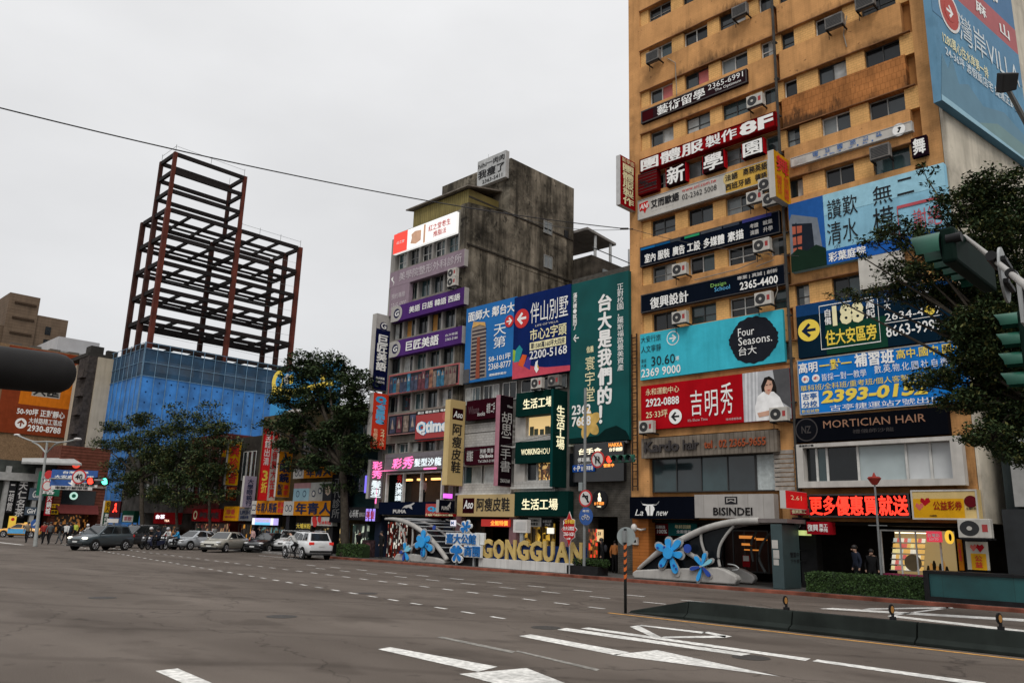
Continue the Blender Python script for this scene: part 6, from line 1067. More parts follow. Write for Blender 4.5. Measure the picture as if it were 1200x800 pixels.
# ------------------------------------------------------------------ district letters
GOLD = M('gold_letter_paint', (.50, .36, .12), .5, .4, .12, 3, dirt=.2); WHB = M('white_plinth', (.55, .54, .52), .6, .3, .08, 2, streak=.35, tile=(1.0, 3, .01))
p0, p1 = at(561, 654, 31.8), at(667, 672, 31.8); zb = .62
gl = thing('place_name_letters', 'row of big gold GONGGUAN letters on a white plinth by the kerb', 'letters', ((p0.x + p1.x) / 2, 32, .14))
m = MB(); m.box(p0.x, p1.x + .3, 31.8, 32.7, .14, zb); m.build('plinth', WHB, gl, bevel=.01)
xa, xb = at(563, 640, 31.85).x, at(683, 645, 31.85).x
f = Face((xa, 31.85, 1.66), (1, 0, 0), xb - xa, 1.66 - zb, (0, -1, 0)); x = 0
ws = [.125, .125, .118, .125, .125, .112, .132, .118]; x = 0; tot = sum(ws)
for ch, w_ in zip('GONGGUAN', ws):
    m = MB(); f.text(m, ch, x / tot + .006, .0, (x + w_) / tot - .008, 1.0, -.12, bold=.036, depth=.11); m.build('letter', GOLD, gl); x += w_
m = MB(); m.box(xa - .05, xb + .1, 32.0, 32.06, zb + .002, 1.42); m.build('blue_backing', M('deep_blue_backing', (.012, .03, .11), .5), gl)
QS = PX(420, 560, 6.667, 31.6)
ds = thing('district_sign', 'white edged blue character sign with two flowers left of the gold letters', 'sign', QS(820, 690))
WB = M('white_edge_paint', (.62, .64, .64), .5, .3, .06); BLC = M('blue_character_paint', (.02, .13, .36), .5, .3, .06)
for (s, a, b) in (('臺大公館', (686, 428), (925, 520)), ('商圈', (828, 522), (952, 618))):
    pa, pb = QS(*a), QS(*b); m = MB(); m.box(pa.x - .03, pb.x + .03, 31.6, 31.75, pb.z - .03, pa.z + .03); m.build('backing', WB, ds); f = Face((pa.x, 31.6, pa.z), (1, 0, 0), pb.x - pa.x, pa.z - pb.z, (0, -1, 0)); m = MB(); f.text(m, s, .03, .04, .97, .96, .004, bold=.02, depth=.05); m.build('characters', BLC, ds)
pa, pb = QS(890, 425), QS(958, 520); m = MB(); m.box(pa.x, pb.x, 31.8, 31.95, pb.z, pa.z); m.build('backing', WB, ds)
for c, tips, w_ in (((838, 385), [(800, 400), (815, 345), (860, 335), (880, 372), (855, 415), (815, 425)], .1), ((766, 585), [(722, 555), (748, 525), (790, 525), (815, 560), (800, 645), (745, 645)], .15)):
    cc = QS(*c); m = MB()
    for t in tips: drop(m, cc, cc + (QS(*t) - cc) * 1.15, w_ * 1.4, .1, 31.58)
    m.build('flower_edge', WB, ds); m = MB()
    for i, t in enumerate(tips): drop(m, cc, QS(*t), w_ * .85, .1, 31.55 - .001 * i)
    m.build('blue_flower', M('flower_blue_paint', (.02, .16, .45), .45), ds)
pa, pb = QS(690, 600), QS(942, 694); m = MB(); m.box(pa.x, pb.x, 31.9, 32.3, .14, pa.z); m.build('dark_stand', DARK, ds)
m = MB(); m.box(pa.x + .6, pa.x + .7, 31.76, 31.89, .14, QS(820, 425).z); m.box(pb.x - .7, pb.x - .6, 31.76, 31.89, .14, QS(820, 425).z); m.build('post', STEEL, ds)
# ------------------------------------------------------------------ street furniture
def rsign(parent, c, rad, U, rim, face, th=.03):
    m = MB(); m.disc(c, U, (0, 0, 1), rad, n=28, th=th); m.build('rim', rim, parent)
    n_ = Vector(U).cross(ZV); m = MB(); m.disc(Vector(c) + n_ * .004, U, (0, 0, 1), rad * .8, n=28); m.build('disc_face', face, parent); return n_
SGR = M('sign_red', (.45, .02, .02), .45, .4, .1); SGW = M('sign_white', (.55, .53, .51), .45, .4, .1); SGB = M('sign_blue', (.02, .08, .28), .45, .4, .1); SGBK = M('sign_back_grey', (.22, .25, .25), .5, .4, .15)
X1 = (1, 0, 0)
# sign pole at the stone building
Yp = 31.7; pp = at(685, 600, Yp); sp_ = thing('sign_pole', 'tall grey pole with no left turn and bicycle signs in front of the stone building', 'sign pole', (pp.x, Yp, .14))
m = MB(); m.tube([(pp.x, Yp, .14), (pp.x, Yp, at(684, 455, Yp).z)], .075, 10); m.tube([(pp.x, Yp, at(684, 541, Yp).z), (at(745, 541, Yp).x, Yp, at(735, 538, Yp).z)], .05, 8); m.build('pole', GPOLE, sp_)
c = at(686, 583.5, Yp - .12); rsign(sp_, c, .42, X1, SGR, SGW); m = MB(); m.prism([c + Vector((-.18, -.008, .2)), c + Vector((-.12, -.008, .26)), c + Vector((.26, -.008, -.18)), c + Vector((.2, -.008, -.24))], (0, -.003, 0)); m.prism([c + Vector((-.2, -.013, .06)), c + Vector((.1, -.013, .06)), c + Vector((.1, -.013, -.2)), c + Vector((.18, -.013, -.2)), c + Vector((.18, -.013, .14)), c + Vector((-.2, -.013, .14))], (0, -.003, 0)); m.build('turn_symbol', INK, sp_)
c = at(686.5, 604.6, Yp - .12); rsign(sp_, c, .43, X1, SGB, SGB); m = MB()
for dx in (-.15, .15):
    m.tube([c + Vector((dx + .09 * math.cos(t * .5236), -.02, -.08 + .09 * math.sin(t * .5236))) for t in range(13)], .014, 5)
m.tube([c + Vector((-.15, -.02, -.08)), c + Vector((-.05, -.02, .06)), c + Vector((.1, -.02, .06)), c + Vector((.15, -.02, -.08))], .014, 5); m.tube([c + Vector((0, -.02, -.08)), c + Vector((-.05, -.02, .1))], .014, 5); m.build('bicycle_symbol', SGW, sp_)
m = MB(); f = Face(c + Vector((-.2, -.01, .32)), X1, .4, .12, (0, -1, 0)); f.text(m, '專用', 0, 0, 1, 1, 0); m.build('lettering', SGW, sp_)
m = MB(); m.box(pp.x - .32, pp.x - .1, Yp - .1, Yp + .1, at(680, 575, Yp).z, at(680, 565, Yp).z); m.build('control_box', SGBK, sp_)
c = at(700.3, 538, Yp - .15); tn = thing('road_sign', 'no u-turn road sign hung on the pole arm beside the red signal', 'road sign', c - ZV * .42); rsign(tn, c, .42, X1, SGR, SGW)
m = MB(); m.tube([c + Vector((-.1, -.02, -.2)), c + Vector((-.1, -.02, .1)), c + Vector((0, -.02, .19)), c + Vector((.1, -.02, .1)), c + Vector((.1, -.02, -.15))], .035, 6); m.tube([c + Vector((-.22, -.024, .22)), c + Vector((.22, -.024, -.22))], .03, 6); m.build('turn_symbol', INK, tn)
# traffic signal builder: lamps along axis D, looking along L
def signal(name, label, c, D, L, pitch, rad, n, lit=None, vis=.3, mat=None, group=None, hmat=None):
    D = Vector(D); L = Vector(L); c = Vector(c); mat = mat or M('signal_green', (.012, .085, .055), .45, .4, .12)
    r = thing(name, label, 'traffic light', c, group); U = D.cross(L).normalized(); e = c + D * (pitch * (n - 1)); hw = rad * 1.02
    m = MB(); a = c - D * pitch * .5; q = [a + U * hw, a - U * hw, a - U * hw + D * pitch * n, a + U * hw + D * pitch * n]; m.prism(q, L * -.14); m.build('housing', hmat or mat, r, bevel=.03)
    for i in range(n):
        k = c + D * (pitch * i); m = MB(); m.disc(k + L * .004, U, L.cross(U), rad * .9, n=20)
        lens = m.build('lens', (EM('signal_red_lit', (1, .03, .015), 4) if lit and lit.get(i) == 'r' else EM('signal_green_lit', (.1, 1, .6), 3) if lit and lit.get(i) == 'g' else GLASSD), r)
        m = MB(); W_ = L.cross(U); up = U if abs(U.z) > .5 else W_; sd = W_ if up is U else U
        if up.z < 0: up = -up
        pts = []; N_ = 18
        for j in range(N_ + 1):
            t = -.35 + (math.pi + .7) * j / N_; pts.append(sd * (rad * math.cos(t)) + up * (rad * math.sin(t)))
        vs = [k + p for p in pts] + [k + p + L * vis * (.75 + .25 * max(0, p.dot(up) / rad)) for p in pts]; o = len(pts)
        vs += [k + p * .95 for p in pts] + [k + p * .95 + L * vis * (.75 + .25 * max(0, p.dot(up) / rad)) for p in pts]
        fs = [(j, j + 1, o + j + 1, o + j) for j in range(o - 1)] + [(2 * o + j, 2 * o + j + 1, 3 * o + j + 1, 3 * o + j) for j in range(o - 1)] + [(o + j, o + j + 1, 3 * o + j + 1, 3 * o + j) for j in range(o - 1)]
        m.add(vs, fs); m.build('visor', mat, lens, smooth=True)
    return r
c = at(714, 538, Yp - .1); signal('traffic_light', 'horizontal traffic light with its left lamp lit red on the stone building pole', c, (1, 0, 0), (0, -1, 0), .42, .18, 4, {0: 'r'}, .2)
# near right: overhead arm, horizontal signal seen from the side, sign back, second signal, lamp head
c = atd(1107, 292, 8.2); D = Vector((.02, 1, -.01)).normalized()
signal('traffic_light', 'green horizontal traffic light hanging close at the upper right, visors to the left', c, D, (-1, .0, 0), .27, .185, 5, None, .3, hmat=M('signal_dark_green', (.004, .012, .009), .6, .1, .2))
ps = [atd(1130, 277, 8.4), atd(1166, 305, 7.6), atd(1185, 321, 7.1), atd(1215, 345, 6.3)]
ar = thing('mast_arm', 'pale steel mast arm carrying the close green traffic light', 'mast arm', (ps[-1].x + 1.2, ps[-1].y + 1.2, 0))
ARM = M('arm_grey', (.26, .25, .235), .45, .5, .12, 3)
m = MB(); m.tube(ps + [ps[-1] + (ps[-1] - ps[0]) * .5], [.022, .025, .028, .036, .07], 10); m.build('arm', ARM, ar, smooth=True); q = ps[-1] + (ps[-1] - ps[0]) * .5
m = MB(); m.tube([(q.x, q.y, 0), (q.x, q.y, q.z + .6)], [.13, .1], 12); m.build('mast', ARM, ar, smooth=True)
m = MB(); m.tube([ps[1] - Vector((0, .14, -.01)), ps[1] + Vector((0, .14, -.02))], .05, 10); m.tube([ps[2] - Vector((0, .04, 0)), ps[2] + Vector((0, .04, 0))], .045, 10); m.build('clamp', DARK, ar); m = MB(); c0 = atd(1127, 277, 8.0); m.disc(c0, (0, 1, 0), (0, 0, 1), .05, n=14, th=.14); m.build('cable_gland', DARK, ar)
c = atd(1178, 322, 7.6); rs_ = thing('road_sign', 'round road sign seen from its grey back beside the mast arm', 'road sign', c - ZV * .5); m = MB(); U = Vector((-.08, .99, 0)).normalized(); m.disc(c, U, (0, 0, 1), .26, .27, 28, th=.02); m.build('plate', M('sign_back_pale', (.30, .31, .31), .5, .3), rs_); nn_ = U.cross(ZV); m = MB()
for dz in (-.11, .11): m.prism([c + nn_ * .004 - U * .2 + ZV * (dz - .02), c + nn_ * .004 + U * .2 + ZV * (dz - .02), c + nn_ * .004 + U * .2 + ZV * (dz + .02), c + nn_ * .004 - U * .2 + ZV * (dz + .02)], nn_ * .04)
m.build('back_rail', DARK, rs_)
c = atd(1197, 354, 7.4); rs_ = thing('road_sign', 'narrow rectangular road sign seen edge on below the mast arm', 'road sign', c - ZV * .6); m = MB(); q = [c + U * a + ZV * b for a, b in ((-.2, -.24), (.2, -.24), (.2, .24), (-.2, .24))]; m.prism(q, nn_ * .02); m.build('plate', M('sign_back_pale', (.30, .31, .31), .5, .3), rs_)
m = MB(); m.prism([c + nn_ * .024 + U * a + ZV * b for a, b in ((-.03, -.22), (.02, -.22), (.02, .22), (-.03, .22))], nn_ * .04); m.build('back_rail', DARK, rs_)
c = atd(1194, 377, 10.5); signal('traffic_light', 'vertical green traffic light cut by the right edge of the picture', c, (0, 0, -1), (-1, -.12, 0), .265, .13, 4, None, .27, hmat=M('signal_dark_green', (.004, .012, .009), .6, .1, .2))
q = c + Vector((.24, .03, 0)); sgp = thing('signal_pole', 'grey pole behind the vertical traffic light at the right edge', 'signal pole', (q.x, q.y, 0)); m = MB(); m.tube([(q.x, q.y, 0), (q.x, q.y, c.z + .35)], [.08, .06], 10); m.build('pole', GPOLE, sgp, smooth=True); m = MB()
for dz in (.05, -.75): m.box(q.x - .12, q.x, q.y - .03, q.y + .03, c.z + dz - .03, c.z + dz + .03)
m.build('clamp', DARK, sgp)
c = atd(1175, 96, 14.5); sl = thing('street_lamp', 'flat dark street lamp head on a slanting arm at the upper right', 'street lamp', (c.x + 3, c.y + 1, 0))
m = MB(); a1 = (RIGHT * .97 + FWD * .25).normalized(); a2 = (DOWN * .9 + FWD * .35).normalized(); a1 = (a1 + DOWN * -.17).normalized(); nrm = a1.cross(a2).normalized(); q = [c + a1 * x + a2 * y for x, y in ((-.19, -.17), (.17, -.15), (.2, .15), (-.12, .18))]; m.prism(q, nrm * -.16); m.build('lamp_head', M('lamp_dark', (.035, .035, .035), .5), sl, bevel=.02)
e1 = atd(1181, 105, 14.6); e2 = atd(1206, 150, 15.2); m = MB(); m.tube([e1, e2, e2 + Vector((1.5, .6, -1.2))], [.045, .06, .07], 8); z = e2 + Vector((1.5, .6, -1.2)); m.tube([z, (z.x, z.y, 0)], [.08, .12], 10); m.build('lamp_arm', GPOLE, sl)
# near left pipe
pa, pb = atd(-60, 424, 4.2), atd(62, 437, 4.6)
pi_ = thing('roof_tube', 'thick dark grey rounded tube jutting in from the left edge', 'tube', (pa.x - 1, pa.y - .6, 0)); d = (pb - pa).normalized(); rr = .118
m = MB(); m.tube([pa - d * 1.2, pb, pb + d * .05, pb + d * .085, pb + d * .105, pb + d * .115], [rr, rr, rr * .93, rr * .75, rr * .5, rr * .2], 24); m.build('tube', M('dark_tube_metal', (.020, .019, .019), .6, .2, .3, 3, streak=.3, dirt=.3), pi_, smooth=True)
z = pa - d * 1.1; m = MB(); m.tube([(z.x, z.y, 0), (z.x, z.y, z.z)], .06, 10); m.build('post', GPOLE, pi_)
# striped pole with round sign back, median barrier with delineators
g0 = gr(733, 718); tz = at(733, 618, g0.y).z
st = thing('striped_pole', 'orange and black striped pole with the back of a round sign on the island tip', 'sign pole', (g0.x, g0.y, 0))
z = 0; k = 0
POLEB = M('pole_black', (.02, .022, .022), .5); POLEO = M('pole_orange', (.50, .12, .03), .5)
m = MB(); m.tube([g0, g0 + ZV * (tz - .02)], .042, 10); m.build('pole', POLEB, st, smooth=True)
for i in range(6):
    zz = .95 + i * .2; m = MB(); vs = []
    for j in range(17): t = 2 * math.pi * j / 16; vs += [(g0.x + .045 * math.cos(t), g0.y + .045 * math.sin(t), zz + .05 * math.sin(t)), (g0.x + .045 * math.cos(t), g0.y + .045 * math.sin(t), zz + .11 + .05 * math.sin(t))]
    m.add(vs, [(2 * j, 2 * j + 2, 2 * j + 3, 2 * j + 1) for j in range(16)]); m.build('orange_stripe', POLEO, st, smooth=True)
c = Vector((g0.x, g0.y + .05, tz - .24)); m = MB(); m.disc(c, RIGHT.xy.normalized().to_3d(), (0, 0, 1), .26, n=28, th=.015); m.build('sign_back', SGBK, st); m = MB(); m.box(c.x - .05, c.x + .05, c.y - .12, c.y - .03, c.z - .16, c.z + .16); m.build('clamp', GPOLE, st)
BAR = M('dark_green_barrier', (.014, .018, .016), .7, .2, .35, 1.2, streak=.4, dirt=.4)
bar = thing('median_barrier', 'low dark green concrete median barrier with a tapered left tip', 'barrier', (-2, 19.2, 0))
prof = [(-.36, 0), (-.36, .1), (-.2, .2), (-.11, .62), (.11, .62), (.2, .2), (.36, .1), (.36, 0)]
cuts = [(-13.9, .08, .5), (-12.1, .7, 1), (-9.0, .7, 1)] ; prev = None
seg = [(-13.95, -12.05, .12), (-12.03, -9.2, 1), (-9.17, -6.4, 1), (-6.37, -3.6, 1), (-3.57, 0, 1), (.03, 5, 1), (5.03, 12, 1)]
for x0, x1, s in seg:
    m = MB(); a = [(x0, 19.15 + y * (.5 if s < 1 else 1), zz * .72 * s) for y, zz in prof]; b = [(x1, 19.15 + y, zz * .72) for y, zz in prof]; n = len(prof)
    m.add(a + b, [tuple(range(n)), tuple(range(n, 2 * n))[::-1]] + [(i, n + i, n + (i + 1) % n, (i + 1) % n) for i in range(n)]); m.build('barrier_block', BAR, bar, bevel=.015)
DL = M('delineator_amber', (.30, .14, .03), .4, .5)
dl = thing('delineator', 'small amber reflector on the median barrier', 'reflector', (0, 0, 0), 'reflectors along the median barrier')
m = MB(); m.box(-.05, .05, -.05, .05, 0, .06); m.tube([(0, 0, .05), (0, 0, .12)], .03, 8); m.build('foot', DARK, dl); m = MB(); m.disc((0, -.02, .2), (.71, .70, 0), (0, 0, 1), .055, .1, 18, th=.035); m.build('rim', DARK, dl); m = MB(); m.disc((.017, -.037, .2), (.71, .70, 0), (0, 0, 1), .032, .07, 18); m.build('reflector', DL, dl)
for i, (px, py, lab) in enumerate(((921.7, 715, 'leftmost of three small amber reflectors on the dark median barrier'), (1046.7, 728, 'middle of three small amber reflectors on the dark median barrier'), (1173.5, 740, 'rightmost of three small amber reflectors on the dark median barrier'))):
    x = at(px, py, 19.15).x
    if i == 0: dl.location = (x, 19.15, .447); dl['label'] = lab; o = dl
    else: o = dup(dl, (x, 19.15, .447), 0, lab)
    o.scale = (1.1, 1.1, 1.1)
# slim lamp post with red top, hedge, teal planter, planter at stone building, red shop sign on a stick
lx = at(1029, 620, 32.3).x; lpz = at(1028, 557, 32.3).z; lp_ = thing('lamp_post', 'slim grey lamp post with a small red lantern before the LED board', 'lamp post', (lx, 32.3, .14))
m = MB(); m.tube([(lx, 32.3, .14), (lx, 32.3, 1.0), (lx, 32.3, lpz - .35)], [.07, .045, .035], 10); m.box(lx - .35, lx + .35, 32.28, 32.32, lpz - 1.9, lpz - 1.87); m.build('pole', GPOLE, lp_); m = MB(); m.tube([(lx, 32.3, lpz - .35), (lx, 32.3, lpz - .1), (lx, 32.3, lpz - .04)], [.09, .26, .2], 6); m.tube([(lx, 32.3, lpz - .04), (lx, 32.3, lpz + .12)], [.08, .02], 6); m.build('lantern', M('lantern_red', (.28, .04, .03), .5), lp_)
def foliage(mb, c, r, n, sz, rnd, mi=None, flat=False):
    c = Vector(c)
    for i in range(n):
        while True:
            q = Vector((rnd.uniform(-1, 1), rnd.uniform(-1, 1), rnd.uniform(-1, 1)))
            if q.length <= 1: break
        p = c + Vector((q.x * r[0], q.y * r[1], q.z * r[2])); a = Vector((rnd.gauss(0, 1), rnd.gauss(0, 1), rnd.gauss(0, .6))).normalized(); b = a.cross(Vector((rnd.gauss(0, .5), rnd.gauss(0, .5), 1))).normalized(); s = sz * rnd.uniform(.6, 1.3)
        mb.add([p - a * s, p - b * s * .45, p + a * s, p + b * s * .45], [(0, 1, 2, 3)], rnd.choice(mi) if mi else 0)
LEAF = [M('leaf_dark', (.020, .034, .015), .6, .12, .3), M('leaf_mid', (.046, .068, .026), .55, .2, .3), M('leaf_olive', (.095, .095, .032), .55, .2, .3)]
HED = [M('hedge_dark', (.02, .035, .014), .6, .3, .3), M('hedge_green', (.04, .075, .022), .6, .3, .3)]
def hedge(label, x0, x1, y0, y1, z0, z1, n, sz=.05):
    r = thing('clipped_hedge', label, 'hedge', ((x0 + x1) / 2, (y0 + y1) / 2, z0)); rnd = random.Random(int(x0 * 10)); m = MB(); m.box(x0 + .05, x1 - .05, y0 + .05, y1 - .05, z0, z1 - .04); m.build('inner_mass', HED[0], r)
    m = MB(); c = ((x0 + x1) / 2, (y0 + y1) / 2, (z0 + z1) / 2)
    for i in range(n):
        k = rnd.choice('ffft'); p = Vector((rnd.uniform(x0, x1), y0 + rnd.gauss(.02, .03), rnd.uniform(z0, z1))) if k == 'f' else Vector((rnd.uniform(x0, x1), rnd.uniform(y0, y1), z1 + rnd.gauss(-.01, .03)))
        a = Vector((rnd.gauss(0, 1), rnd.gauss(0, .5), rnd.gauss(0, 1))).normalized(); b = a.cross(Vector((rnd.gauss(0, .4), -1, rnd.gauss(0, .6)))).normalized(); s = sz * rnd.uniform(.6, 1.3); m.add([p - a * s, p - b * s * .6, p + a * s, p + b * s * .6], [(0, 1, 2, 3)], rnd.choice((0, 1, 1)))
    m.build('leaves', HED, r); return r
a, b = at(945, 671, 31.7), at(1085, 700, 31.7); hedge('long clipped green hedge in front of the lottery shop', a.x, b.x, 31.6, 32.5, .14, a.z + .02, 7000)
a = at(1086, 668, 31.5); pl = thing('planter_wall', 'long teal painted planter wall at the lower right kerb', 'planter', (-3, 31.9, .14)); m = MB(); m.box(a.x + .06, 9, 31.5, 32.4, .3, a.z - .1); m.build('teal_panel', M('teal_board', (.012, .075, .078), .45, .4, .15, 1.5, dirt=.4, tile=(2.2, 6, .01)), pl); m = MB(); m.box(a.x - .12, 9.1, 31.44, 32.5, .14, .299); m.box(a.x - .12, 9.1, 31.44, 32.5, a.z - .099, a.z); m.box(a.x - .12, a.x + .055, 31.44, 32.5, .299, a.z - .1); m.build('frame', DARK, pl)
a, b = at(662, 657, 31.6), at(702, 673, 31.6); x0 = at(662, 668, 31.6).x; x1 = at(702, 670, 31.6).x
pt = thing('planter_box', 'low black planter box with clipped bushes beside the gold letters', 'planter', ((x0 + x1) / 2, 31.9, .14)); m = MB(); m.box(x0 + .2, x1, 31.5, 32.3, .14, .55); m.build('box', DARK, pt)
m = MB(); rnd = random.Random(9)
for i in range(5): foliage(m, (x0 + .6 + i * .42, 31.9, .72), (.28, .3, .22), 380, .05, rnd, [0, 1, 1])
m.build('bushes', HED, pt)
hedge('low dark hedge behind the white car at the big trunk', -47.6, -44.6, 31.7, 32.4, .14, .95, 1500, .07)
Yq = 31.35; c = at(667, 620, Yq); sr = thing('stick_sign', 'red star shaped restaurant sign on a thin pole before the gold letters', 'sign', (c.x, Yq, .14))
m = MB(); m.tube([(c.x + .0, Yq + .05, .14), (c.x, Yq + .05, c.z)], .035, 8); m.build('pole', STEEL, sr)
pts = [(.0, 1.02), (.18, .62), (.42, .55), (.42, .15), (.6, .0), (.42, -.2), (.42, -.45), (.16, -.6), (0, -1.02), (-.16, -.6), (-.42, -.45), (-.42, -.2), (-.6, .0), (-.42, .15), (-.42, .55), (-.18, .62)]
S_ = .82; m = MB(); m.prism([(c.x + x * S_ * 1.06, Yq, c.z + z * S_ * 1.05) for x, z in pts], (0, .04, 0)); m.build('white_edge', SGW, sr); m = MB(); m.prism([(c.x + x * S_, Yq - .012, c.z + z * S_) for x, z in pts], (0, .012, 0)); m.build('panel', M('stick_sign_red', (.42, .02, .02), .5), sr)
f = Face((c.x - .4, Yq - .014, c.z + .55), X1, .8, 1.1, (0, -1, 0)); decorate(sr, f, [T_('台手豬腳', .2, .06, .98, .24, YEL, bold=.02), T_('台大公館店', .05, .36, .95, .54, bold=.02), T_('2363-1628', .1, .62, .9, .78, bold=.02), T_('公館', .35, .86, .65, .95), ('p', [(.02, .1), (.14, .2), (.02, .32), (.02, .26), (.06, .2), (.02, .15)], WHITE, 'chevron')])
c = at(597, 620, 31.9); r = thing('map_board', 'small white information board on a grey post behind the gold letters', 'sign', (c.x, 32.8, .14)); m = MB(); m.box(c.x - .12, c.x + .12, 32.85, 33.0, .14, c.z); m.build('post', STEEL, r); m = MB(); m.box(c.x - .55, c.x + .5, 32.75, 33.05, c.z - .15, c.z + .55); m.build('board', SGW, r); m = MB(); m.box(c.x - .35, c.x + .4, 32.735, 32.745, c.z, c.z + .42); m.build('printed_text', GREYT, r)
# camera dome on the orange column
c = at(743, 618, 33.6); r = thing('security_camera', 'white dome camera on a bracket at the orange column', 'camera', c); m = MB(); m.ell(c, .16, .16, .2); m.build('dome', SGW, r, smooth=True); m = MB(); m.tube([c, c + Vector((.35, .1, -.1)), c + Vector((.4, .4, -.05))], .05, 8); m.build('bracket', SGW, r)
# overhead cables
def cable(label, a, b, sag, r_=.022):
    pts = [a.lerp(b, t / 24) - ZV * (sag * 4 * (t / 24) * (1 - t / 24)) for t in range(25)]; m = MB(); m.tube(pts, r_, 6); tag(m.build('overhead_cable', BLACKP), label, 'cable')
cable('long black cable sagging across the sky to the orange building', atd(-30, 119, 26), at(742, 269, 33.7), .55, .024)
cable('thin cable running along the front of the orange building', at(742, 269, 33.2), at(936, 300, 33.2), .25, .015)
cable('thin cable crossing in front of the concrete side wall', at(590, 248, 33.2), at(742, 268, 33.2), .5, .014)
cable('thin cable sagging along the salon and shoe shop signs', at(452, 537, 32.9), at(660, 505, 32.9), .35, .012)
m = MB(); p = at(736, 268, 33.6); m.tube([p - Vector((.5, 0, -.12)), p], .06, 6); tag(m.build('cable_joint', BLACKP), 'black cable joint box beside the orange building edge', 'cable joint')
# left: lamp post with two arms, road signs, signals
L0 = gr(41, 640); Yl = L0.y; P_ = lambda x, y: at(x, y, Yl)
wl = thing('double_lamp_post', 'white two armed street lamp post among the crossing people', 'street lamp', L0)
top = P_(55.5, 517); m = MB(); m.tube([L0, P_(47, 585), top], [.15, .11, .08], 10); m.build('post', M('white_pole', (.25, .26, .25), .5, .4, .1), wl)
for t in ([top, P_(40, 517), P_(28, 513), P_(19, 509)], [top, P_(68, 518), P_(80, 517), P_(92, 514)], [P_(54, 531), P_(46, 522), P_(38, 517.5)], [P_(54.5, 531), P_(64, 521), P_(72, 518)]): m = MB(); m.tube(smooth(t, 4), .06, 6); m.build('lamp_arm', M('white_pole', (.25, .26, .25), .5, .4, .1), wl)
for x, y in ((20, 509.5), (91, 514.3)): p = P_(x, y); m = MB(); m.ell(p, .35, .25, .10); m.build('lamp_head', SGW, wl)
def lsign(name, label, tl, br, mat, items, cat='road sign', dy=.1):
    a, b = P_(*tl), P_(*br); U = RIGHT.xy.normalized().to_3d(); Nn = U.cross(ZV); O = a + Nn * dy; w_ = (b - a).dot(U); h_ = a.z - at(*br, Yl).z
    r = thing(name, label, cat, O - ZV * h_); m = MB(); m.prism([O - ZV * h_, O + U * w_ - ZV * h_, O + U * w_, O], Nn * -.05); m.build('panel', mat, r); decorate(r, Face(O, U, w_, h_, Nn), items); return r
GR_ = M('street_sign_green', (.015, .12, .07), .5)
lsign('street_name_sign', 'tall narrow green street name sign on the white lamp post', (47, 552), (54.5, 580), GR_, [T_('羅斯福路', .2, .06, .8, .94, WHITE, vert=True)])
lsign('direction_sign', 'blue direction sign with white arrow and writing', (62, 550), (84.5, 568), SGB, [T_('台灣大學', .25, .06, .8, .22, WHITE), T_('大安森林公園', .08, .32, .92, .5, WHITE), ('p', [(.45, .58), (.55, .58), (.55, .75), (.62, .75), (.5, .95), (.38, .75), (.45, .75)], WHITE, 'arrow')])
lsign('sub_sign', 'pale strip sign under the blue direction sign', (61, 568.5), (83, 572), SGW, [T_('車輛行駛限速', .1, .15, .9, .85, INK)])
lsign('sub_sign', 'pale strip sign under the round speed limit sign', (86, 565), (99.5, 569.5), SGW, [T_('前有測速', .1, .15, .9, .85, INK)])
def lround(label, px, py, rad, rim, face, tx=None, tc=INK):
    c = P_(px, py); U = RIGHT.xy.normalized().to_3d(); Nn = U.cross(ZV); c = c + Nn * .15; r = thing('road_sign', label, 'road sign', c - ZV * rad); rsign(r, c, rad, U, rim, face)
    if tx: m = MB(); f = Face(c - U * rad * .5 + ZV * rad * .4 + Nn * .02, U, rad, rad * .8, Nn); f.text(m, tx, 0, 0, 1, 1, .0, bold=.03); m.build('lettering', tc, r)
    return r
lround('round red rimmed speed limit sign reading 40', 94, 558.5, .5, SGR, SGW, '40'); lround('upper of two small red round signs left of the blue sign', 58.5, 556, .32, SGR, SGR); lround('lower of two small red round signs left of the blue sign', 56.5, 569, .36, SGR, SGW); lround('blue round sign with white diagonal low on the white lamp post', 42.5, 613.5, .34, SGB, SGB, '/', SGW)
U_ = RIGHT.xy.normalized().to_3d(); Nl = U_.cross(ZV); c = P_(108, 563.5) + Nl * .2
signal('traffic_light', 'far left traffic light with red lamp and green arrow lit', c, U_, Nl, .48, .24, 3, {0: 'r', 2: 'g'}, .2, DARK)
m = MB(); q0, q1 = P_(49, 560), P_(121, 562.5); m.tube([q0, q1], .07, 6); sa = m.build('mast_arm', GPOLE); tag(sa, 'thin horizontal arm carrying the far left signs and signal', 'mast arm')
Y2 = 30.2; c = at(134.5, 597, Y2); ps_ = thing('pedestrian_signal', 'pedestrian signal showing a red standing figure left of the trees', 'traffic light', (c.x, Y2, 0)); U = U_; Nn = Nl
def qd(x, z): return c + U * x + ZV * z
m = MB(); m.prism([qd(-.52, -.75), qd(.5, -.75), qd(.5, .85), qd(-.52, .85)], Nn * -.3); m.build('housing', M('maroon_housing', (.05, .012, .014), .5), ps_); m = MB(); RL = EM('signal_red_lit', (1, .03, .015), 4)
for q in ([(-.05, .35), (.12, .35), (.12, .62), (-.05, .62)], [(-.02, .3), (.1, .3), (.12, .05), (-.08, .05)], [(-.08, .04), (.03, .04), (-.1, -.25), (-.22, -.2)], [(.04, .04), (.12, .04), (.25, -.15), (.16, -.22)]): m.add([qd(x, z) + Nn * .01 for x, z in q], [(0, 1, 2, 3)])
m.build('lit_figure', RL, ps_); m = MB(); m.tube([c - ZV * .7 + Nn * -.2, Vector((c.x, c.y, 0)) + Nn * -.2], .1, 8); m.build('post', GPOLE, ps_); m = MB(); m.prism([qd(-.6, -1.25), qd(.5, -1.25), qd(.5, -.85), qd(-.6, -.85)], Nn * -.1); m.build('strip_sign', SGW, ps_)
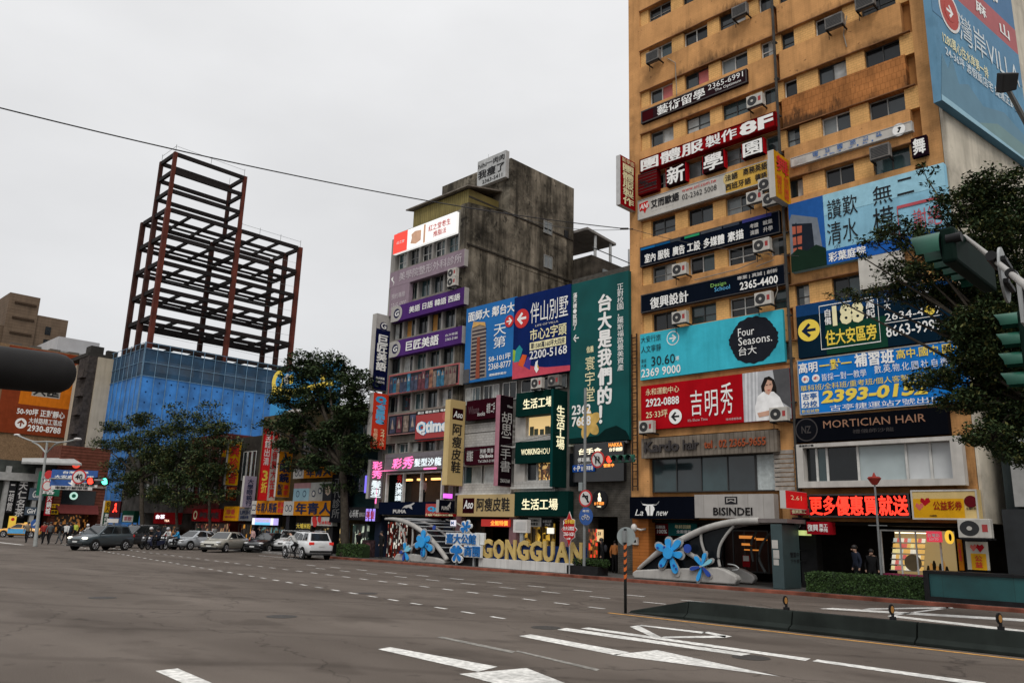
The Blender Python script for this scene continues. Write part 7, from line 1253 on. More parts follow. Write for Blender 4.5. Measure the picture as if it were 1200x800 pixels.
# small no-parking style disc near the orange red vertical sign
c = at(436.5, 491, 33.0); r = thing('small_disc_sign', 'small dark red round sign at the edge of the orange red cinema sign', 'sign', c); m = MB(); m.disc(c, (1, 0, 0), (0, 0, 1), .3, th=.04); m.build('disc', M('disc_maroon', (.12, .03, .03), .5), r); m = MB(); m.tube([c + Vector((0, .05, 0)), (c.x, 33.9, c.z)], .02, 5); m.build('bracket', DARK, r)
# ------------------------------------------------------------------ TREES
BARK = M('bark', (.045, .038, .03), .9, .1, .35, 5, bump=.5)
def tree(label, base, fork, blobs, leaf, seed, rt=.2, clump=26, spread=.45, mats=(0, 0, 1, 1, 2), group=None, dens=3.2):
    rnd = random.Random(seed); base = Vector(base); fork = Vector(fork); r = thing('street_tree', label, 'tree', base, group)
    t = MB(); mid = base.lerp(fork, .5) + Vector((rnd.uniform(-.15, .15), rnd.uniform(-.1, .1), 0)); t.tube([base, base + ZV * .25, mid, fork], [rt * 1.35, rt, rt * .9, rt * .8], 10)
    lf = MB()
    for bc, br, n in blobs:
        bc = Vector(bc); br = Vector(br); k = bc - ZV * br.z * .4; h1 = fork.lerp(k, .5) + Vector((rnd.uniform(-.3, .3), rnd.uniform(-.3, .3), rnd.uniform(0, .35))); t.tube([fork - ZV * .1, h1, k], [rt * .55, rt * .36, rt * .14], 7)
        nc = max(3, int(n * dens) // clump)
        for i in range(nc):
            while True:
                q = Vector((rnd.uniform(-1, 1), rnd.uniform(-1, 1), rnd.uniform(-1, 1)))
                if .35 < q.length <= 1: break
            cc = bc + Vector((q.x * br.x, q.y * br.y, q.z * br.z))
            if rnd.random() < .4: t.tube([k, k.lerp(cc, .55) + Vector((0, 0, rnd.uniform(-.1, .15))), cc], [rt * .12, rt * .07, rt * .03], 5, cap=False)
            s = spread * rnd.uniform(.5, 1.2); foliage(lf, cc, (s, s, s * .5), clump, leaf, rnd, mats)
    t.build('trunk', BARK, r, smooth=True); lf.build('crown', LEAF, r); return r
def tp(px, py, Y): return at(px, py, Y)
def sc(px, py, Y): return (at(px, py, Y) - CAM).dot(FWD) / FOC   # metres per photo pixel
# big tree
Yb = 32.0; s_ = sc(380, 500, Yb); bl = []
for (x, y, rx, ry, n) in ((352, 436, 24, 18, 900), (385, 432, 26, 20, 1000), (362, 420, 14, 12, 320), (415, 450, 24, 18, 900), (335, 465, 22, 15, 750), (372, 468, 30, 18, 1200), (410, 485, 28, 18, 1100), (345, 495, 28, 14, 800), (320, 500, 16, 10, 320), (385, 512, 30, 16, 1000), (420, 520, 18, 12, 500), (345, 520, 24, 10, 400), (375, 540, 30, 12, 600), (410, 545, 20, 12, 420), (345, 545, 18, 8, 200), (400, 570, 12, 9, 160)):
    bl.append((tp(x, y, Yb), (rx * s_, 1.6, ry * s_), n))
tree('big dark leafy tree in front of the blue roof billboard', (at(404, 648, Yb).x, Yb, .14), tp(402, 545, Yb), bl, .14, 5, .30, 30, .6, (0, 0, 0, 1, 1), dens=2.7)
YL_ = 31.9
for lab, tx, fy, bls, sd in (('leftmost flat crowned street tree before the blue netting', 166, 560, ((135, 500, 22, 6, 420), (165, 492, 26, 8, 500), (190, 505, 26, 8, 420), (150, 520, 28, 9, 620), (175, 530, 30, 10, 720), (140, 545, 20, 9, 360), (190, 550, 24, 9, 460), (160, 558, 26, 8, 420), (205, 525, 20, 8, 320), (125, 522, 18, 8, 300), (150, 575, 26, 9, 420), (185, 580, 22, 9, 360), (130, 560, 14, 7, 200), (170, 512, 34, 8, 420)), 15),
        ('middle slender street tree with dark flat crown before the blue netting', 207, 572, ((205, 480, 16, 12, 160), (215, 500, 24, 9, 420), (225, 520, 26, 10, 600), (200, 538, 26, 10, 560), (235, 548, 22, 9, 420), (210, 562, 28, 9, 480), (195, 575, 18, 7, 220), (215, 585, 24, 9, 380), (228, 490, 22, 7, 240)), 16),
        ('rightmost slim street tree standing behind the silver car', 245, 580, ((246, 482, 14, 12, 120), (250, 505, 22, 8, 380), (262, 520, 20, 8, 360), (240, 535, 22, 9, 460), (255, 552, 20, 9, 380), (240, 568, 18, 7, 260), (262, 500, 18, 7, 220), (255, 580, 16, 8, 260)), 17)):
    s_ = sc(tx, 520, YL_)
    tree(lab, (at(tx, 642, YL_).x, YL_, .14), tp(tx, fy, YL_), [(tp(x, y, YL_), (rx * s_, 1.5, ry * s_), n) for x, y, rx, ry, n in bls], .14, sd, .24 if sd == 15 else .14, 34, .8, (0, 0, 1, 1, 2))
# near right tree, trunk just outside the picture
Yr = 25.0; bl = []
for (x, y, rx, ry, n) in ((1086, 205, 7, 14, 50), (1096, 236, 9, 14, 70), (1040, 262, 12, 8, 60), (1012, 300, 10, 6, 40), (985, 352, 12, 4, 50), (1165, 215, 28, 16, 800), (1130, 240, 24, 18, 500), (1195, 250, 34, 30, 1500), (1165, 275, 36, 24, 1700), (1110, 262, 16, 10, 200), (1080, 285, 24, 10, 380), (1055, 272, 26, 9, 340), (1030, 285, 18, 7, 150), (1125, 305, 36, 16, 1300), (1085, 320, 30, 12, 600), (1050, 315, 20, 8, 220), (1175, 320, 34, 24, 1700), (1130, 345, 40, 14, 1500), (1085, 348, 34, 9, 620), (1040, 340, 26, 7, 320), (1005, 345, 20, 5, 160), (1160, 375, 36, 20, 1700), (1120, 385, 22, 12, 500), (1190, 400, 30, 26, 1700), (1150, 420, 34, 18, 1500), (1110, 440, 30, 12, 600), (1080, 448, 18, 8, 200), (1165, 460, 34, 20, 1600), (1130, 470, 30, 12, 700), (1190, 490, 30, 22, 1800), (1150, 240, 26, 20, 900), (1180, 345, 30, 20, 1300), (1185, 440, 30, 24, 1400), (1145, 395, 26, 14, 800), (1160, 510, 26, 16, 800), (1200, 530, 22, 14, 700), (1175, 535, 10, 8, 90), (1215, 350, 30, 40, 1500), (1225, 450, 30, 40, 1500), (1225, 250, 26, 36, 1100)):
    s_ = sc(x, y, Yr); bl.append((tp(x, y, Yr + random.uniform(-1.0, 1.0)), (rx * s_, 1.0, ry * s_), int(n * 1.0)))
tree('near dark tree reaching in from the right over the blue boards', (at(1238, 640, Yr).x, Yr, 0), tp(1232, 480, Yr), bl, .062, 23, .12, 34, .33, (0, 0, 0, 1, 1, 2))
# ================================================================== VEHICLES
CGL = M('car_glass', (.012, .015, .017), .06, .6, .2); TYRE = M('tyre', (.012, .012, .012), .8, .2, .2); RIM = M('wheel_rim', (.38, .38, .39), .35, .6, .1, metal=.6); TRIM = M('black_trim', (.015, .015, .016), .5, .4, .2); HLENS = M('headlight_lens', (.55, .56, .57), .12, .6, .1); TLENS = M('tail_lens', (.40, .012, .012), .2, .6, .1); TAILON = EM('tail_lit', (.7, .03, .02), .35); HEADON = EM('head_lit', (1, .93, .75), 2.5); PLATE = M('number_plate', (.55, .56, .55), .5)
def paint_car(n, c): 
    m = M('car_paint_' + n, c, .28, .55, .05); m.node_tree.nodes['Principled BSDF'].inputs['Coat Weight'].default_value = .5; return m
def car(name, label, cat, loc, head, paint, suv=False, roof=None, lit=(), L=4.5, dark_low=False):
    r = thing(name, label, cat, (0, 0, 0)); k = L / 4.5; dz = .14 if suv else 0; wr = .345 if suv else .315
    st_ = [(-2.25, .38, .82, .70), (-2.21, .30, .95, .80), (-1.95, .26, 1.0, .865), (-1.0, .23, .99, .885), (0, .23, .97, .89), (1.0, .23, .94, .88), (1.45, .25, .89, .865), (1.95, .28, .80, .82), (2.18, .31, .70, .73), (2.26, .40, .60, .60)]
    m = MB(); vs = []; n = 14
    for x, zb, zt, hw in st_:
        zb += dz * .7; zt += dz * (1.15 if x < 1.2 else .95); mid = zb + (zt - zb) * .55
        half = [(0, zb), (hw * .86, zb), (hw * .97, zb + .10), (hw, mid - .06), (hw * .985, mid + .08), (hw * .93, zt - .06), (hw * .8, zt), (0, zt + .015)]
        ring = half + [(-y, z) for y, z in half[-2:0:-1]]; vs += [(x * k, y, z) for y, z in ring]
    n = len(ring); N_ = len(st_)
    fs = [(i * n + j, (i + 1) * n + j, (i + 1) * n + (j + 1) % n, i * n + (j + 1) % n) for i in range(N_ - 1) for j in range(n)] + [tuple(range(n)), tuple(range((N_ - 1) * n, N_ * n))[::-1]]
    m.add(vs, fs); m.build('body', paint, r, smooth=True)
    zs = .955 + dz * 1.1; zr = 1.46 if not suv else 1.70; xb = [(-2.02 if suv else -1.72) * k, 1.12 * k]; xr = [(-1.72 if suv else -.95) * k, .32 * k]; yb, yr = .80, .60 if not suv else .64
    B = {('r', -1): (xb[0], -yb, zs), ('r', 1): (xb[0], yb, zs), ('f', -1): (xb[1], -yb, zs - .03), ('f', 1): (xb[1], yb, zs - .03)}; T2 = {('r', -1): (xr[0], -yr, zr - .03), ('r', 1): (xr[0], yr, zr - .03), ('f', -1): (xr[1], -yr, zr - .02), ('f', 1): (xr[1], yr, zr - .02)}
    rm = ((xr[0] + xr[1]) / 2); cv = [B[('r', -1)], B[('f', -1)], B[('f', 1)], B[('r', 1)], T2[('r', -1)], (rm, -yr - .01, zr), T2[('f', -1)], T2[('f', 1)], (rm, yr + .01, zr), T2[('r', 1)]]
    m = MB(); m.add(cv, [(0, 1, 6, 5, 4), (2, 3, 9, 8, 7), (1, 2, 7, 6), (3, 0, 4, 9), (4, 5, 8, 9), (5, 6, 7, 8)]); m.build('cabin', roof or paint, r, bevel=.07)
    def pane(nm, a, b, c, d, u0, v0, u1, v1, slant=(0, 0)):
        a, b, c, d = map(Vector, (a, b, c, d)); P = lambda u, v: (a.lerp(b, u)).lerp(d.lerp(c, u), v); nn = (b - a).cross(d - a).normalized() * .012
        q = MB(); q.add([P(u0, v0) + nn, P(u1, v0) + nn, P(u1 + slant[1], v1) + nn, P(u0 + slant[0], v1) + nn], [(0, 1, 2, 3)]); q.build(nm, CGL, r)
    pane('windscreen', B[('f', -1)], B[('f', 1)], T2[('f', 1)], T2[('f', -1)], .07, .08, .93, .93); pane('rear_window', B[('r', 1)], B[('r', -1)], T2[('r', -1)], T2[('r', 1)], .09, .1, .91, .9)
    for s in (-1, 1):
        a, b, c, d = (B[('r', -1)], B[('f', -1)], T2[('f', -1)], T2[('r', -1)]) if s < 0 else (B[('f', 1)], B[('r', 1)], T2[('r', 1)], T2[('f', 1)])
        segs = [(.07, .32), (.35, .62), (.65, .93)] if suv else [(.1, .47), (.51, .92)]
        for u0, u1 in segs:
            if s > 0: u0, u1 = 1 - u1, 1 - u0
            pane('side_window', a, b, c, d, u0, .13, u1, .9)
        m = MB(); m.ell((.85 * k, s * .95, zs + .03), .09, .11, .08); m.build('wing_mirror', paint, r, smooth=True)
        m = MB(); m.prism([(2.0 * k, s * .50, .62 + dz), (2.235 * k, s * .50, .62 + dz), (2.1 * k, s * .80, .64 + dz), (1.8 * k, s * .845, .66 + dz), (1.78 * k, s * .84, .76 + dz), (2.06 * k, s * .77, .76 + dz), (2.19 * k, s * .50, .72 + dz)], (0, 0, .02)); 
        m = MB(); m.ell((2.06 * k, s * .62, .69 + dz), .19, .2, .085); m.build('headlight', HEADON if 'head' in lit else HLENS, r, smooth=True)
        m = MB(); m.box(-2.26 * k, -2.12 * k, s * .50, s * .82, .74 + dz * 1.2, .92 + dz * 1.2); m.build('tail_light', TAILON if 'tail' in lit else TLENS, r, bevel=.03)
        for wx in (-1.36, 1.36):
            m = MB(); m.disc((wx * k, s * .892, wr + .03), (-s, 0, 0), (0, 0, 1), wr + .07, n=26, th=.02); m.build('wheel_arch', TRIM, r)
            m = MB(); m.tube([(wx * k, s * .72, wr), (wx * k, s * .74, wr), (wx * k, s * .905, wr), (wx * k, s * .918, wr)], [wr * .9, wr, wr, wr * .93], 26); w = m.build('wheel', TYRE, r)
            m = MB(); m.disc((wx * k, s * .922, wr), (-s, 0, 0), (0, 0, 1), wr * .66, n=24, th=.015); rm_ = m.build('rim', TRIM, w); m = MB()
            for i in range(5):
                a_ = i * 1.2566; c_ = Vector((wx * k, s * .93, wr)); m.tube([c_ + Vector((math.cos(a_) * .03, 0, math.sin(a_) * .03)), c_ + Vector((math.cos(a_) * wr * .6, 0, math.sin(a_) * wr * .6))], [.03, .045], 5)
            m.tube([(wx * k + wr * .63 * math.cos(t * .262), s * .926, wr + wr * .63 * math.sin(t * .262)) for t in range(25)], .022, 5, cap=False); m.build('spokes', RIM, w)
    m = MB(); m.box(2.17 * k, 2.262 * k, -.42, .42, .48 + dz, .62 + dz); m.build('grille', TRIM, r, bevel=.02); m = MB(); m.box(2.12 * k, 2.285 * k, -.2, .2, .40 + dz, .50 + dz); m.build('number_plate', PLATE, r); m = MB(); m.box(-2.275 * k, -2.2 * k, -.2, .2, .66 + dz, .78 + dz); m.build('number_plate', PLATE, r)
    m = MB(); m.box(-2.25 * k, 2.2 * k, -.80, .80, .20 + dz * .6, .29 + dz * .7); m.box(-2.265 * k, -2.1 * k, -.76, .76, .30 + dz, .44 + dz); m.box(2.05 * k, 2.272 * k, -.66, .66, .29 + dz * .8, .38 + dz); m.build('lower_trim', TRIM, r, bevel=.03)
    if suv:
        m = MB()
        for s in (-1, 1): m.tube([(xr[0] + .15, s * .56, zr + .02), (xr[0] + .25, s * .56, zr + .06), (xr[1] - .25, s * .56, zr + .06), (xr[1] - .15, s * .56, zr + .02)], .02, 6)
        m.build('roof_rails', RIM, r)
    r.location = (loc[0], loc[1], .004); r.rotation_euler = (0, 0, head); return r
dg = math.radians
def gx(px, py): p = gr(px, py); return (p.x, p.y)
car('parked_suv', 'dark grey blue estate car turning at the left with its headlights on', 'car', gx(117, 644.3), dg(-64), paint_car('slate', (.045, .06, .068)), True, None, ('head',), 4.5)
car('sedan_car', 'silver sedan half hidden behind the beige sedan', 'car', gx(229, 643.6), dg(-72), paint_car('silver', (.34, .36, .38)), L=4.5)
car('sedan_car', 'beige champagne sedan with its front to the left, before the silver one', 'car', gx(263, 646.3), dg(-57), paint_car('champagne', (.33, .32, .28)), L=4.4)
car('sedan_car', 'black sedan between the beige sedan and the white cars', 'car', gx(315, 646.8), dg(-62), paint_car('black', (.012, .013, .016)), L=4.6)
car('compact_car', 'white compact car mostly hidden behind the cyclist and the white estate', 'car', gx(339, 647.0), dg(-45), paint_car('white', (.58, .59, .60)), True, L=4.1)
car('parked_suv', 'white estate car seen from behind with red tail lights', 'car', (-47.3, 29.2), dg(172), paint_car('white', (.58, .59, .60)), True, None, ('tail',), 4.6)
car('sedan_car', 'dark car standing behind the grey blue estate car at the left', 'car', gx(158, 641.5), dg(-70), paint_car('charcoal', (.02, .022, .025)), True)
tx_ = car('taxi', 'yellow taxi with a light blue side panel at the far left', 'taxi', gx(24, 629.5), dg(-128), paint_car('taxi_yellow', (.62, .30, .03)), L=4.5)
for s in (-1, 1): m = MB(); m.box(-1.0, .98, s * .893, s * .9, .42, .9); o = m.build('side_panel', M('taxi_blue', (.10, .35, .62), .4), None); o.parent = tx_; o.location = (0, 0.0 + s * .8965, .42)
m = MB(); m.box(-.5, -.2, -.15, .15, 1.46, 1.58); o = m.build('roof_sign', EM('taxi_roof', (.8, .5, .1), .5), None); o.parent = tx_; o.location = (-.35, 0, 1.46)
# ------------------------------------------------------------------ people
SKIN = M('skin', (.42, .26, .19), .6, .3, .08); HAIR = M('hair', (.012, .010, .009), .5, .4, .2)
def cloth(c): return M('cloth_%.3f_%.3f_%.3f' % c, c, .8, .2, .18, 6)
def person(label, loc, head, top, leg, pose='stand', hair='short', extra=None, height=1.7, group=None, helmet=None, phase=1):
    J = {}; h0 = .95
    def put(n, p, r): J[n] = (Vector(p), r)
    lean = .03; sh = 1.41; px_ = 0
    if pose in ('ride', 'cycle', 'sit'): h0 = .80 if pose != 'cycle' else .98; lean = .12 if pose == 'ride' else .42 if pose == 'cycle' else .02
    up = lambda t: (lean * t, h0 + .46 * t * (math.cos(lean) if pose == 'cycle' else 1))
    put('pelvis', (0, 0, h0), (.15, .115)); x, z = up(.35); put('belly', (x, 0, z), (.14, .11)); x, z = up(.8); put('chest', (x, 0, z), (.165, .12)); x, z = up(1.16); put('neck', (x + .01, 0, z), (.058, .06)); x, z = up(1.30); put('chin', (x + .035, 0, z), (.075, .085)); x, z = up(1.5); put('crown', (x + .03, 0, z), (.085, .10)); 
    for s, nm in ((1, 'l'), (-1, 'r')):
        f = phase * s
        x, z = up(1.0); put('sh' + nm, (x, s * .185, z), (.075, .075))
        if pose == 'stand': el, wr_, hd = (-.03, s * .25, h0 + .18), (.04, s * .25, h0 - .06), (.07, s * .24, h0 - .16)
        elif pose == 'walk': el, wr_, hd = (-.10 * f, s * .24, h0 + .19), (.02 - .16 * f, s * .23, h0 - .03), (.05 - .18 * f, s * .22, h0 - .12)
        elif pose == 'sit': el, wr_, hd = (.06, s * .25, h0 + .2), (.25, s * .18, h0 + .12), (.33, s * .15, h0 + .12)
        else: el, wr_, hd = (lean + .12, s * .26, h0 + .22), (lean + .36, s * .24, h0 + .18), (lean + .45, s * .23, h0 + .17)
        put('el' + nm, el, (.047, .047)); put('wr' + nm, wr_, (.036, .036)); put('hd' + nm, hd, (.042, .03))
        put('hip' + nm, (0, s * .095, h0 - .06), (.092, .1))
        if pose == 'stand': kn, an, to = (.02, s * .1, .5), (-.01, s * .1, .09), (.13, s * .12, .045)
        elif pose == 'walk': kn, an, to = (.06 + .14 * f, s * .1, .51), (-.04 + .30 * f, s * .1, .11 if f > 0 else .16), (.10 + .30 * f, s * .11, .05)
        elif pose == 'cycle': kn, an, to = (.28 + .05 * f, s * .11, .62 + .16 * f), (.12, s * .11, .30 + .15 * f), (.25, s * .12, .25 + .15 * f)
        else: kn, an, to = (.40, s * .12, .74), (.36, s * .12, .34), (.5, s * .13, .29)
        put('kn' + nm, kn, (.066, .066)); put('an' + nm, an, (.044, .048)); put('to' + nm, to, (.042, .035))
    E = [('pelvis', 'belly'), ('belly', 'chest'), ('chest', 'neck'), ('neck', 'chin'), ('chin', 'crown')]
    for nm in 'lr': E += [('chest', 'sh' + nm), ('sh' + nm, 'el' + nm), ('el' + nm, 'wr' + nm), ('wr' + nm, 'hd' + nm), ('pelvis', 'hip' + nm), ('hip' + nm, 'kn' + nm), ('kn' + nm, 'an' + nm), ('an' + nm, 'to' + nm)]
    names = list(J); me = bpy.data.meshes.new('person'); me.from_pydata([J[n][0] for n in names], [(names.index(a), names.index(b)) for a, b in E], []); tmp = bpy.data.objects.new('person', me); COL.objects.link(tmp)
    sm = tmp.modifiers.new('skin', 'SKIN'); sm.use_smooth_shade = True; tmp.modifiers.new('sub', 'SUBSURF').levels = 1
    for i, n in enumerate(names): v = me.skin_vertices[0].data[i]; v.radius = J[n][1]; v.use_root = (n == 'pelvis')
    dgp = bpy.context.evaluated_depsgraph_get(); nm_ = bpy.data.meshes.new_from_object(tmp.evaluated_get(dgp)); bpy.data.objects.remove(tmp)
    for mt in (SKIN, top, leg, M('shoe', (.03, .028, .026), .6)): nm_.materials.append(mt)
    segs = [(J[a][0], J[b][0], a, b) for a, b in E]
    for p in nm_.polygons:
        c = p.center; best = min(segs, key=lambda q: (c - (q[0] + (q[1] - q[0]) * max(0, min(1, (c - q[0]).dot(q[1] - q[0]) / (q[1] - q[0]).length_squared)))).length)
        a, b = best[2], best[3]
        p.material_index = 3 if b.startswith('to') else 2 if b[:2] in ('kn', 'an', 'hi') or (a == 'pelvis' and c.z < h0 + .02) else 0 if b[:2] in ('hd', 'ch') and b != 'chest' or b == 'crown' or (b == 'neck' and c.z > J['neck'][0].z - .02) else 1
        p.use_smooth = True
    o = bpy.data.objects.new('person', nm_); COL.objects.link(o); tag(o, label, 'person', group)
    hc = J['crown'][0]
    def child(nm, mb, mt): q = mb.build(nm, mt, None, smooth=True); loc_ = q.location.copy(); q.parent = o; q.location = loc_
    m = MB(); m.ell(hc + Vector((-.015, 0, .02)), .115 if not helmet else .145, .10 if not helmet else .135, .10 if not helmet else .13, 14, 8)
    if hair == 'long': m.ell(hc + Vector((-.06, 0, -.12)), .07, .09, .17)
    child('helmet' if helmet else 'hair', m, helmet or HAIR)
    m = MB(); m.ell(hc + Vector((.115, 0, -.07)), .02, .015, .03, 8, 6); child('nose', m, SKIN)
    if extra == 'bag': m = MB(); m.ell(J['chest'][0] + Vector((-.17, 0, -.08)), .10, .15, .2); child('backpack', m, cloth((.03, .03, .035)))
    o.location = loc; o.rotation_euler = (0, 0, head); s_ = height / 1.7; o.scale = (s_, s_, s_); return o
def gp(px, py, z=.14): return gr(px, py, z)
BLK = cloth((.012, .012, .013)); DKB = cloth((.02, .025, .04)); GRYc = cloth((.08, .085, .09)); WHT = cloth((.5, .5, .49)); REDc = cloth((.25, .03, .025)); BLUc = cloth((.03, .22, .42)); ORc = cloth((.45, .18, .06)); PNK = cloth((.5, .32, .30)); LIM = cloth((.45, .5, .08)); KHK = cloth((.18, .15, .11))
person('person in long black coat standing before the lit lantern poster', Vector((at(706, 660, 32.9).x, 32.9, .14)), dg(-150), BLK, BLK, 'stand', 'long', 'bag', 1.72)
person('person in an orange top standing deeper in the stone doorway', Vector((at(720, 650, 34.9).x, 34.9, .14)), dg(100), ORc, BLK, 'stand', 'short', None, 1.62)
person('man in a dark jacket standing behind the hedge, left of two', Vector((at(1004, 655, 33.4).x, 33.4, .14)), dg(-130), DKB, BLK, 'stand', 'short', None, 1.78)
person('dark clad person beside the lottery window, right of two behind the hedge', Vector((at(1021, 655, 33.8).x, 33.8, .14)), dg(-60), BLK, BLK, 'stand', 'long', None, 1.65)
person('person in pale top seen inside the salon window', Vector((at(497, 575, 34.9).x, 34.9, 3.72)), dg(-100), PNK, BLK, 'stand', 'short', None, 1.66)
person('dark clad person standing beside the easel board', Vector((at(447, 645, 32.6).x, 32.6, .14)), dg(-90), BLK, BLK, 'stand', 'short', None, 1.7)
person('person in dark red walking at the left crossing, first of three', gp(49, 637.5, 0), dg(-40), REDc, BLK, 'walk', 'short', 'bag', 1.72)
person('person with an orange bag walking in the middle of three at the crossing', gp(52.5, 637.5, 0), dg(-40), cloth((.10, .03, .03)), BLK, 'walk', 'long', None, 1.66, phase=-1)
person('person in grey jacket walking at the crossing, last of three', gp(56.5, 638, 0), dg(-40), GRYc, BLK, 'walk', 'short', None, 1.74)
person('person in black striding left in front of the coffee house', gp(68.5, 637.5, 0), dg(-140), BLK, GRYc, 'walk', 'short', 'bag', 1.72, phase=-1)
person('person in lime yellow vest behind the grey blue estate car', gp(87, 632, .0), dg(-60), LIM, BLK, 'stand', 'short', None, 1.7)
person('person in pink top in front of the teal lit shop', Vector((at(296, 632, 33).x, 33, .14)), dg(-80), PNK, BLK, 'stand', 'long', None, 1.6)
person('person in black in front of the teal lit shop', Vector((at(304, 632, 33).x, 33, .14)), dg(-100), BLK, BLK, 'stand', 'short', None, 1.72)
for lab, px, Y_, hd, tp_, ps__, hr in (('pedestrian in dark green walking past the snack shop', 231, 33.2, 180, cloth((.03, .06, .04)), 'walk', 'short'), ('pedestrian in white shirt walking past the red fascia shop', 250, 33.4, 0, WHT, 'walk', 'long'), ('pedestrian in grey before the amber lit shop interior', 192, 33.2, 170, GRYc, 'walk', 'short'), ('pedestrian in navy at the violet box sign', 313, 33.0, -90, DKB, 'stand', 'short'), ('pedestrian in red under the red and white ringed board', 374, 32.9, 10, REDc, 'walk', 'long'),
      ('pedestrian in khaki under the tan shoe shop fascia', 556, 33.2, 180, KHK, 'walk', 'short'), ('pedestrian in black near the greenish mannequin window', 420, 33.2, 0, BLK, 'walk', 'long'), ('pedestrian in white at the pink and white tea board', 152, 33.0, -20, WHT, 'walk', 'short'), ('pedestrian in blue left of the leftmost tree trunk', 158, 33.3, 160, BLUc, 'walk', 'short')):
    person(lab, Vector((at(px, 636, Y_).x, Y_, .14)), dg(hd), tp_, BLK, ps__, hr, None, 1.68)
for lab, px, py, hd, tp_, ph_ in (('person in beige at the far end of the crossing', 30, 636, -30, KHK, 1), ('person in white shirt beside the dark striding person', 75, 637, 140, WHT, -1), ('person in navy between the lime vest and the dark striding person', 80, 635, 150, DKB, 1)):
    person(lab, gp(px, py, 0), dg(hd), tp_, BLK, 'walk', 'short', None, 1.7, phase=ph_)
# scooters
def scooter(label, loc, head, paint, group='scooters waiting by the left trees'):
    r = thing('motor_scooter', label, 'scooter', (0, 0, 0), group)
    for x in (-.62, .62):
        m = MB(); m.tube([(x + .2 * math.cos(t * .3307), 0, .25 + .2 * math.sin(t * .3307)) for t in range(20)], .05, 8, cap=False); w = m.build('wheel', TYRE, r, smooth=True); m = MB(); m.disc((x, -.03, .25), (1, 0, 0), (0, 0, 1), .15, n=16, th=-.06); m.build('rim', RIM, w)
    m = MB(); m.prism([(-.85, -.14, .5), (-.35, -.14, .3), (-.1, -.14, .3), (-.05, -.14, .66), (-.75, -.14, .72)], (0, .28, 0)); m.build('body', paint, r, bevel=.05); m = MB(); m.box(-.2, .42, -.15, .15, .24, .32); m.build('footboard', TRIM, r, bevel=.02)
    m = MB(); m.prism([(.36, -.18, .28), (.5, -.18, .3), (.62, -.18, .62), (.5, -.18, .95), (.42, -.18, .9), (.48, -.18, .6)], (0, .36, 0)); m.build('front_shield', paint, r, bevel=.04); m = MB(); m.box(-.8, -.08, -.13, .13, .725, .82); m.build('seat', TRIM, r, bevel=.04)
    m = MB(); m.tube([(.44, -.32, 1.0), (.5, 0, .96), (.44, .32, 1.0)], .025, 6); m.tube([(.62, 0, .25), (.5, 0, .96)], .03, 6); m.build('handlebar', TRIM, r); m = MB(); m.ell((.6, 0, .84), .06, .1, .08); m.build('headlight', HLENS, r, smooth=True)
    for s in (-1, 1): m = MB(); m.tube([(.46, s * .22, 1.0), (.44, s * .28, 1.18)], .01, 5); m.ell((.44, s * .29, 1.2), .02, .06, .045, 8, 6); m.build('mirror', TRIM, r)
    r.location = loc; r.rotation_euler = (0, 0, head); return r
HW = M('helmet_white', (.6, .6, .6), .3); HB = M('helmet_blue', (.04, .16, .35), .3); HK = M('helmet_black', (.02, .02, .02), .3); HS = M('helmet_silver', (.4, .4, .42), .3)
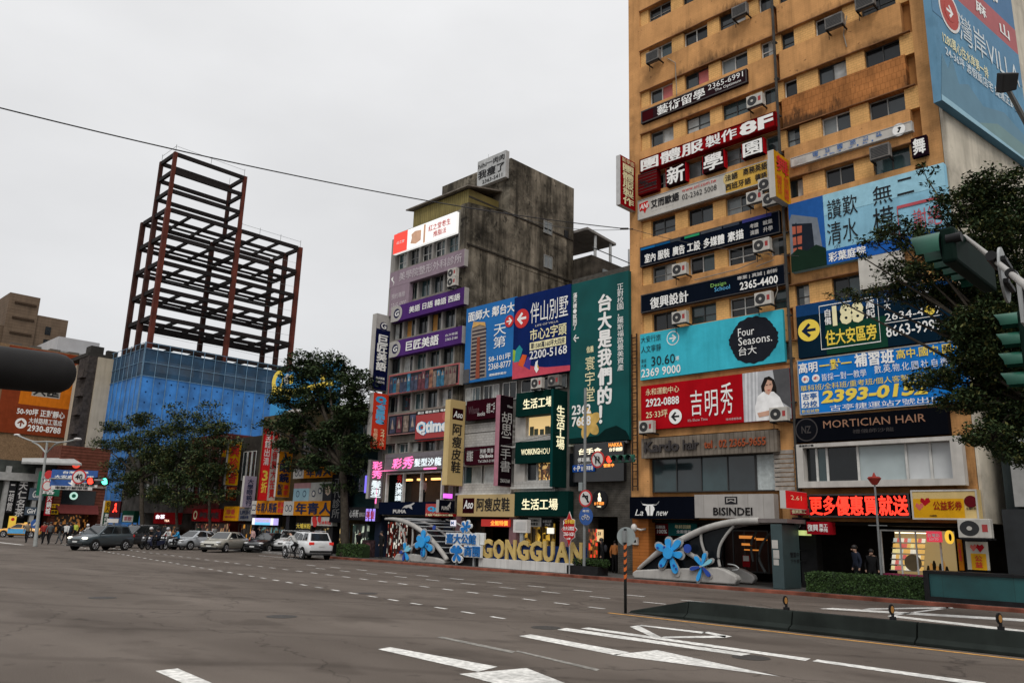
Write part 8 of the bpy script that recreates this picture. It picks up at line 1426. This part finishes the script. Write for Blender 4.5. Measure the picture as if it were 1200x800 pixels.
for lab, px, py, hd, pt, top, hm, who in (('dark scooter under the rider with the white helmet', 173, 643.5, -62, paint_car('black', (.012, .013, .016)), BLK, HW, 'rider in black with a white helmet beside the leftmost trunk'), ('dark blue scooter under the rider in navy', 181, 644, -70, paint_car('navy', (.015, .02, .05)), DKB, HK, 'rider in navy with a black helmet among the scooters'),
     ('grey scooter under the rider with the silver helmet', 193, 643.2, -58, paint_car('silver', (.34, .36, .38)), WHT, HS, 'rider in white with a silver helmet among the scooters'), ('black scooter under the rider in bright blue', 203, 644, -100, paint_car('black', (.012, .013, .016)), BLUc, HK, 'rider in bright blue jacket beside the silver car'),
     ('silver scooter under the helmeted rider before the coffee house', 99, 635, -70, paint_car('silver', (.34, .36, .38)), WHT, HW, 'rider in white with a white helmet before the coffee house'), ('black scooter parked beside the orange doorway', 287, 641.5, -70, paint_car('black', (.012, .013, .016)), BLK, HW, 'rider in black with white helmet left of the black sedan')):
    g_ = gr(px, py); scooter(lab, (g_.x, g_.y, .004), dg(hd), pt); h_ = dg(hd); person(who, (g_.x - .32 * math.cos(h_), g_.y - .32 * math.sin(h_), .03), h_, top, BLK, 'ride', helmet=hm)
# bicycle and cyclist in front of the white estate car
g_ = gr(343, 654.5); bi = thing('bicycle', 'dark bicycle ridden left in front of the white estate car', 'bicycle', (0, 0, 0)); FRB = M('bicycle_frame', (.02, .02, .022), .4, .5)
for x in (-.52, .52):
    m = MB(); m.tube([(x + .33 * math.cos(t * .2618), 0, .34 + .33 * math.sin(t * .2618)) for t in range(25)], .02, 6, cap=False); w = m.build('wheel', TYRE, bi, smooth=True); m = MB()
    for i in range(10): m.tube([(x, 0, .34), (x + .32 * math.cos(i * .6283), 0, .34 + .32 * math.sin(i * .6283))], .003, 4)
    m.build('spokes', RIM, w)
m = MB(); m.tube([(-.52, 0, .34), (-.02, 0, .30), (.40, 0, .78), (-.2, 0, .78), (-.02, 0, .30)], .018, 6); m.tube([(-.2, 0, .8), (-.52, 0, .34)], .014, 6); m.tube([(.52, 0, .34), (.38, 0, .92)], .018, 6); m.build('frame', FRB, bi)
m = MB(); m.tube([(.42, -.26, .98), (.38, 0, .95), (.42, .26, .98)], .014, 6); m.build('handlebar', FRB, bi); m = MB(); m.box(-.34, -.08, -.06, .06, .88, .93); m.tube([(-.2, 0, .78), (-.2, 0, .9)], .014, 6); m.build('saddle', TRIM, bi, bevel=.02)
bi.location = (g_.x, g_.y, .004); bi.rotation_euler = (0, 0, dg(-160)); h_ = dg(-160); person('cyclist in pale grey jacket leaning over the handlebar', (g_.x - .2 * math.cos(h_), g_.y - .2 * math.sin(h_), .0), h_, cloth((.34, .34, .33)), BLK, 'cycle', 'short')
bpy.context.view_layer.update()
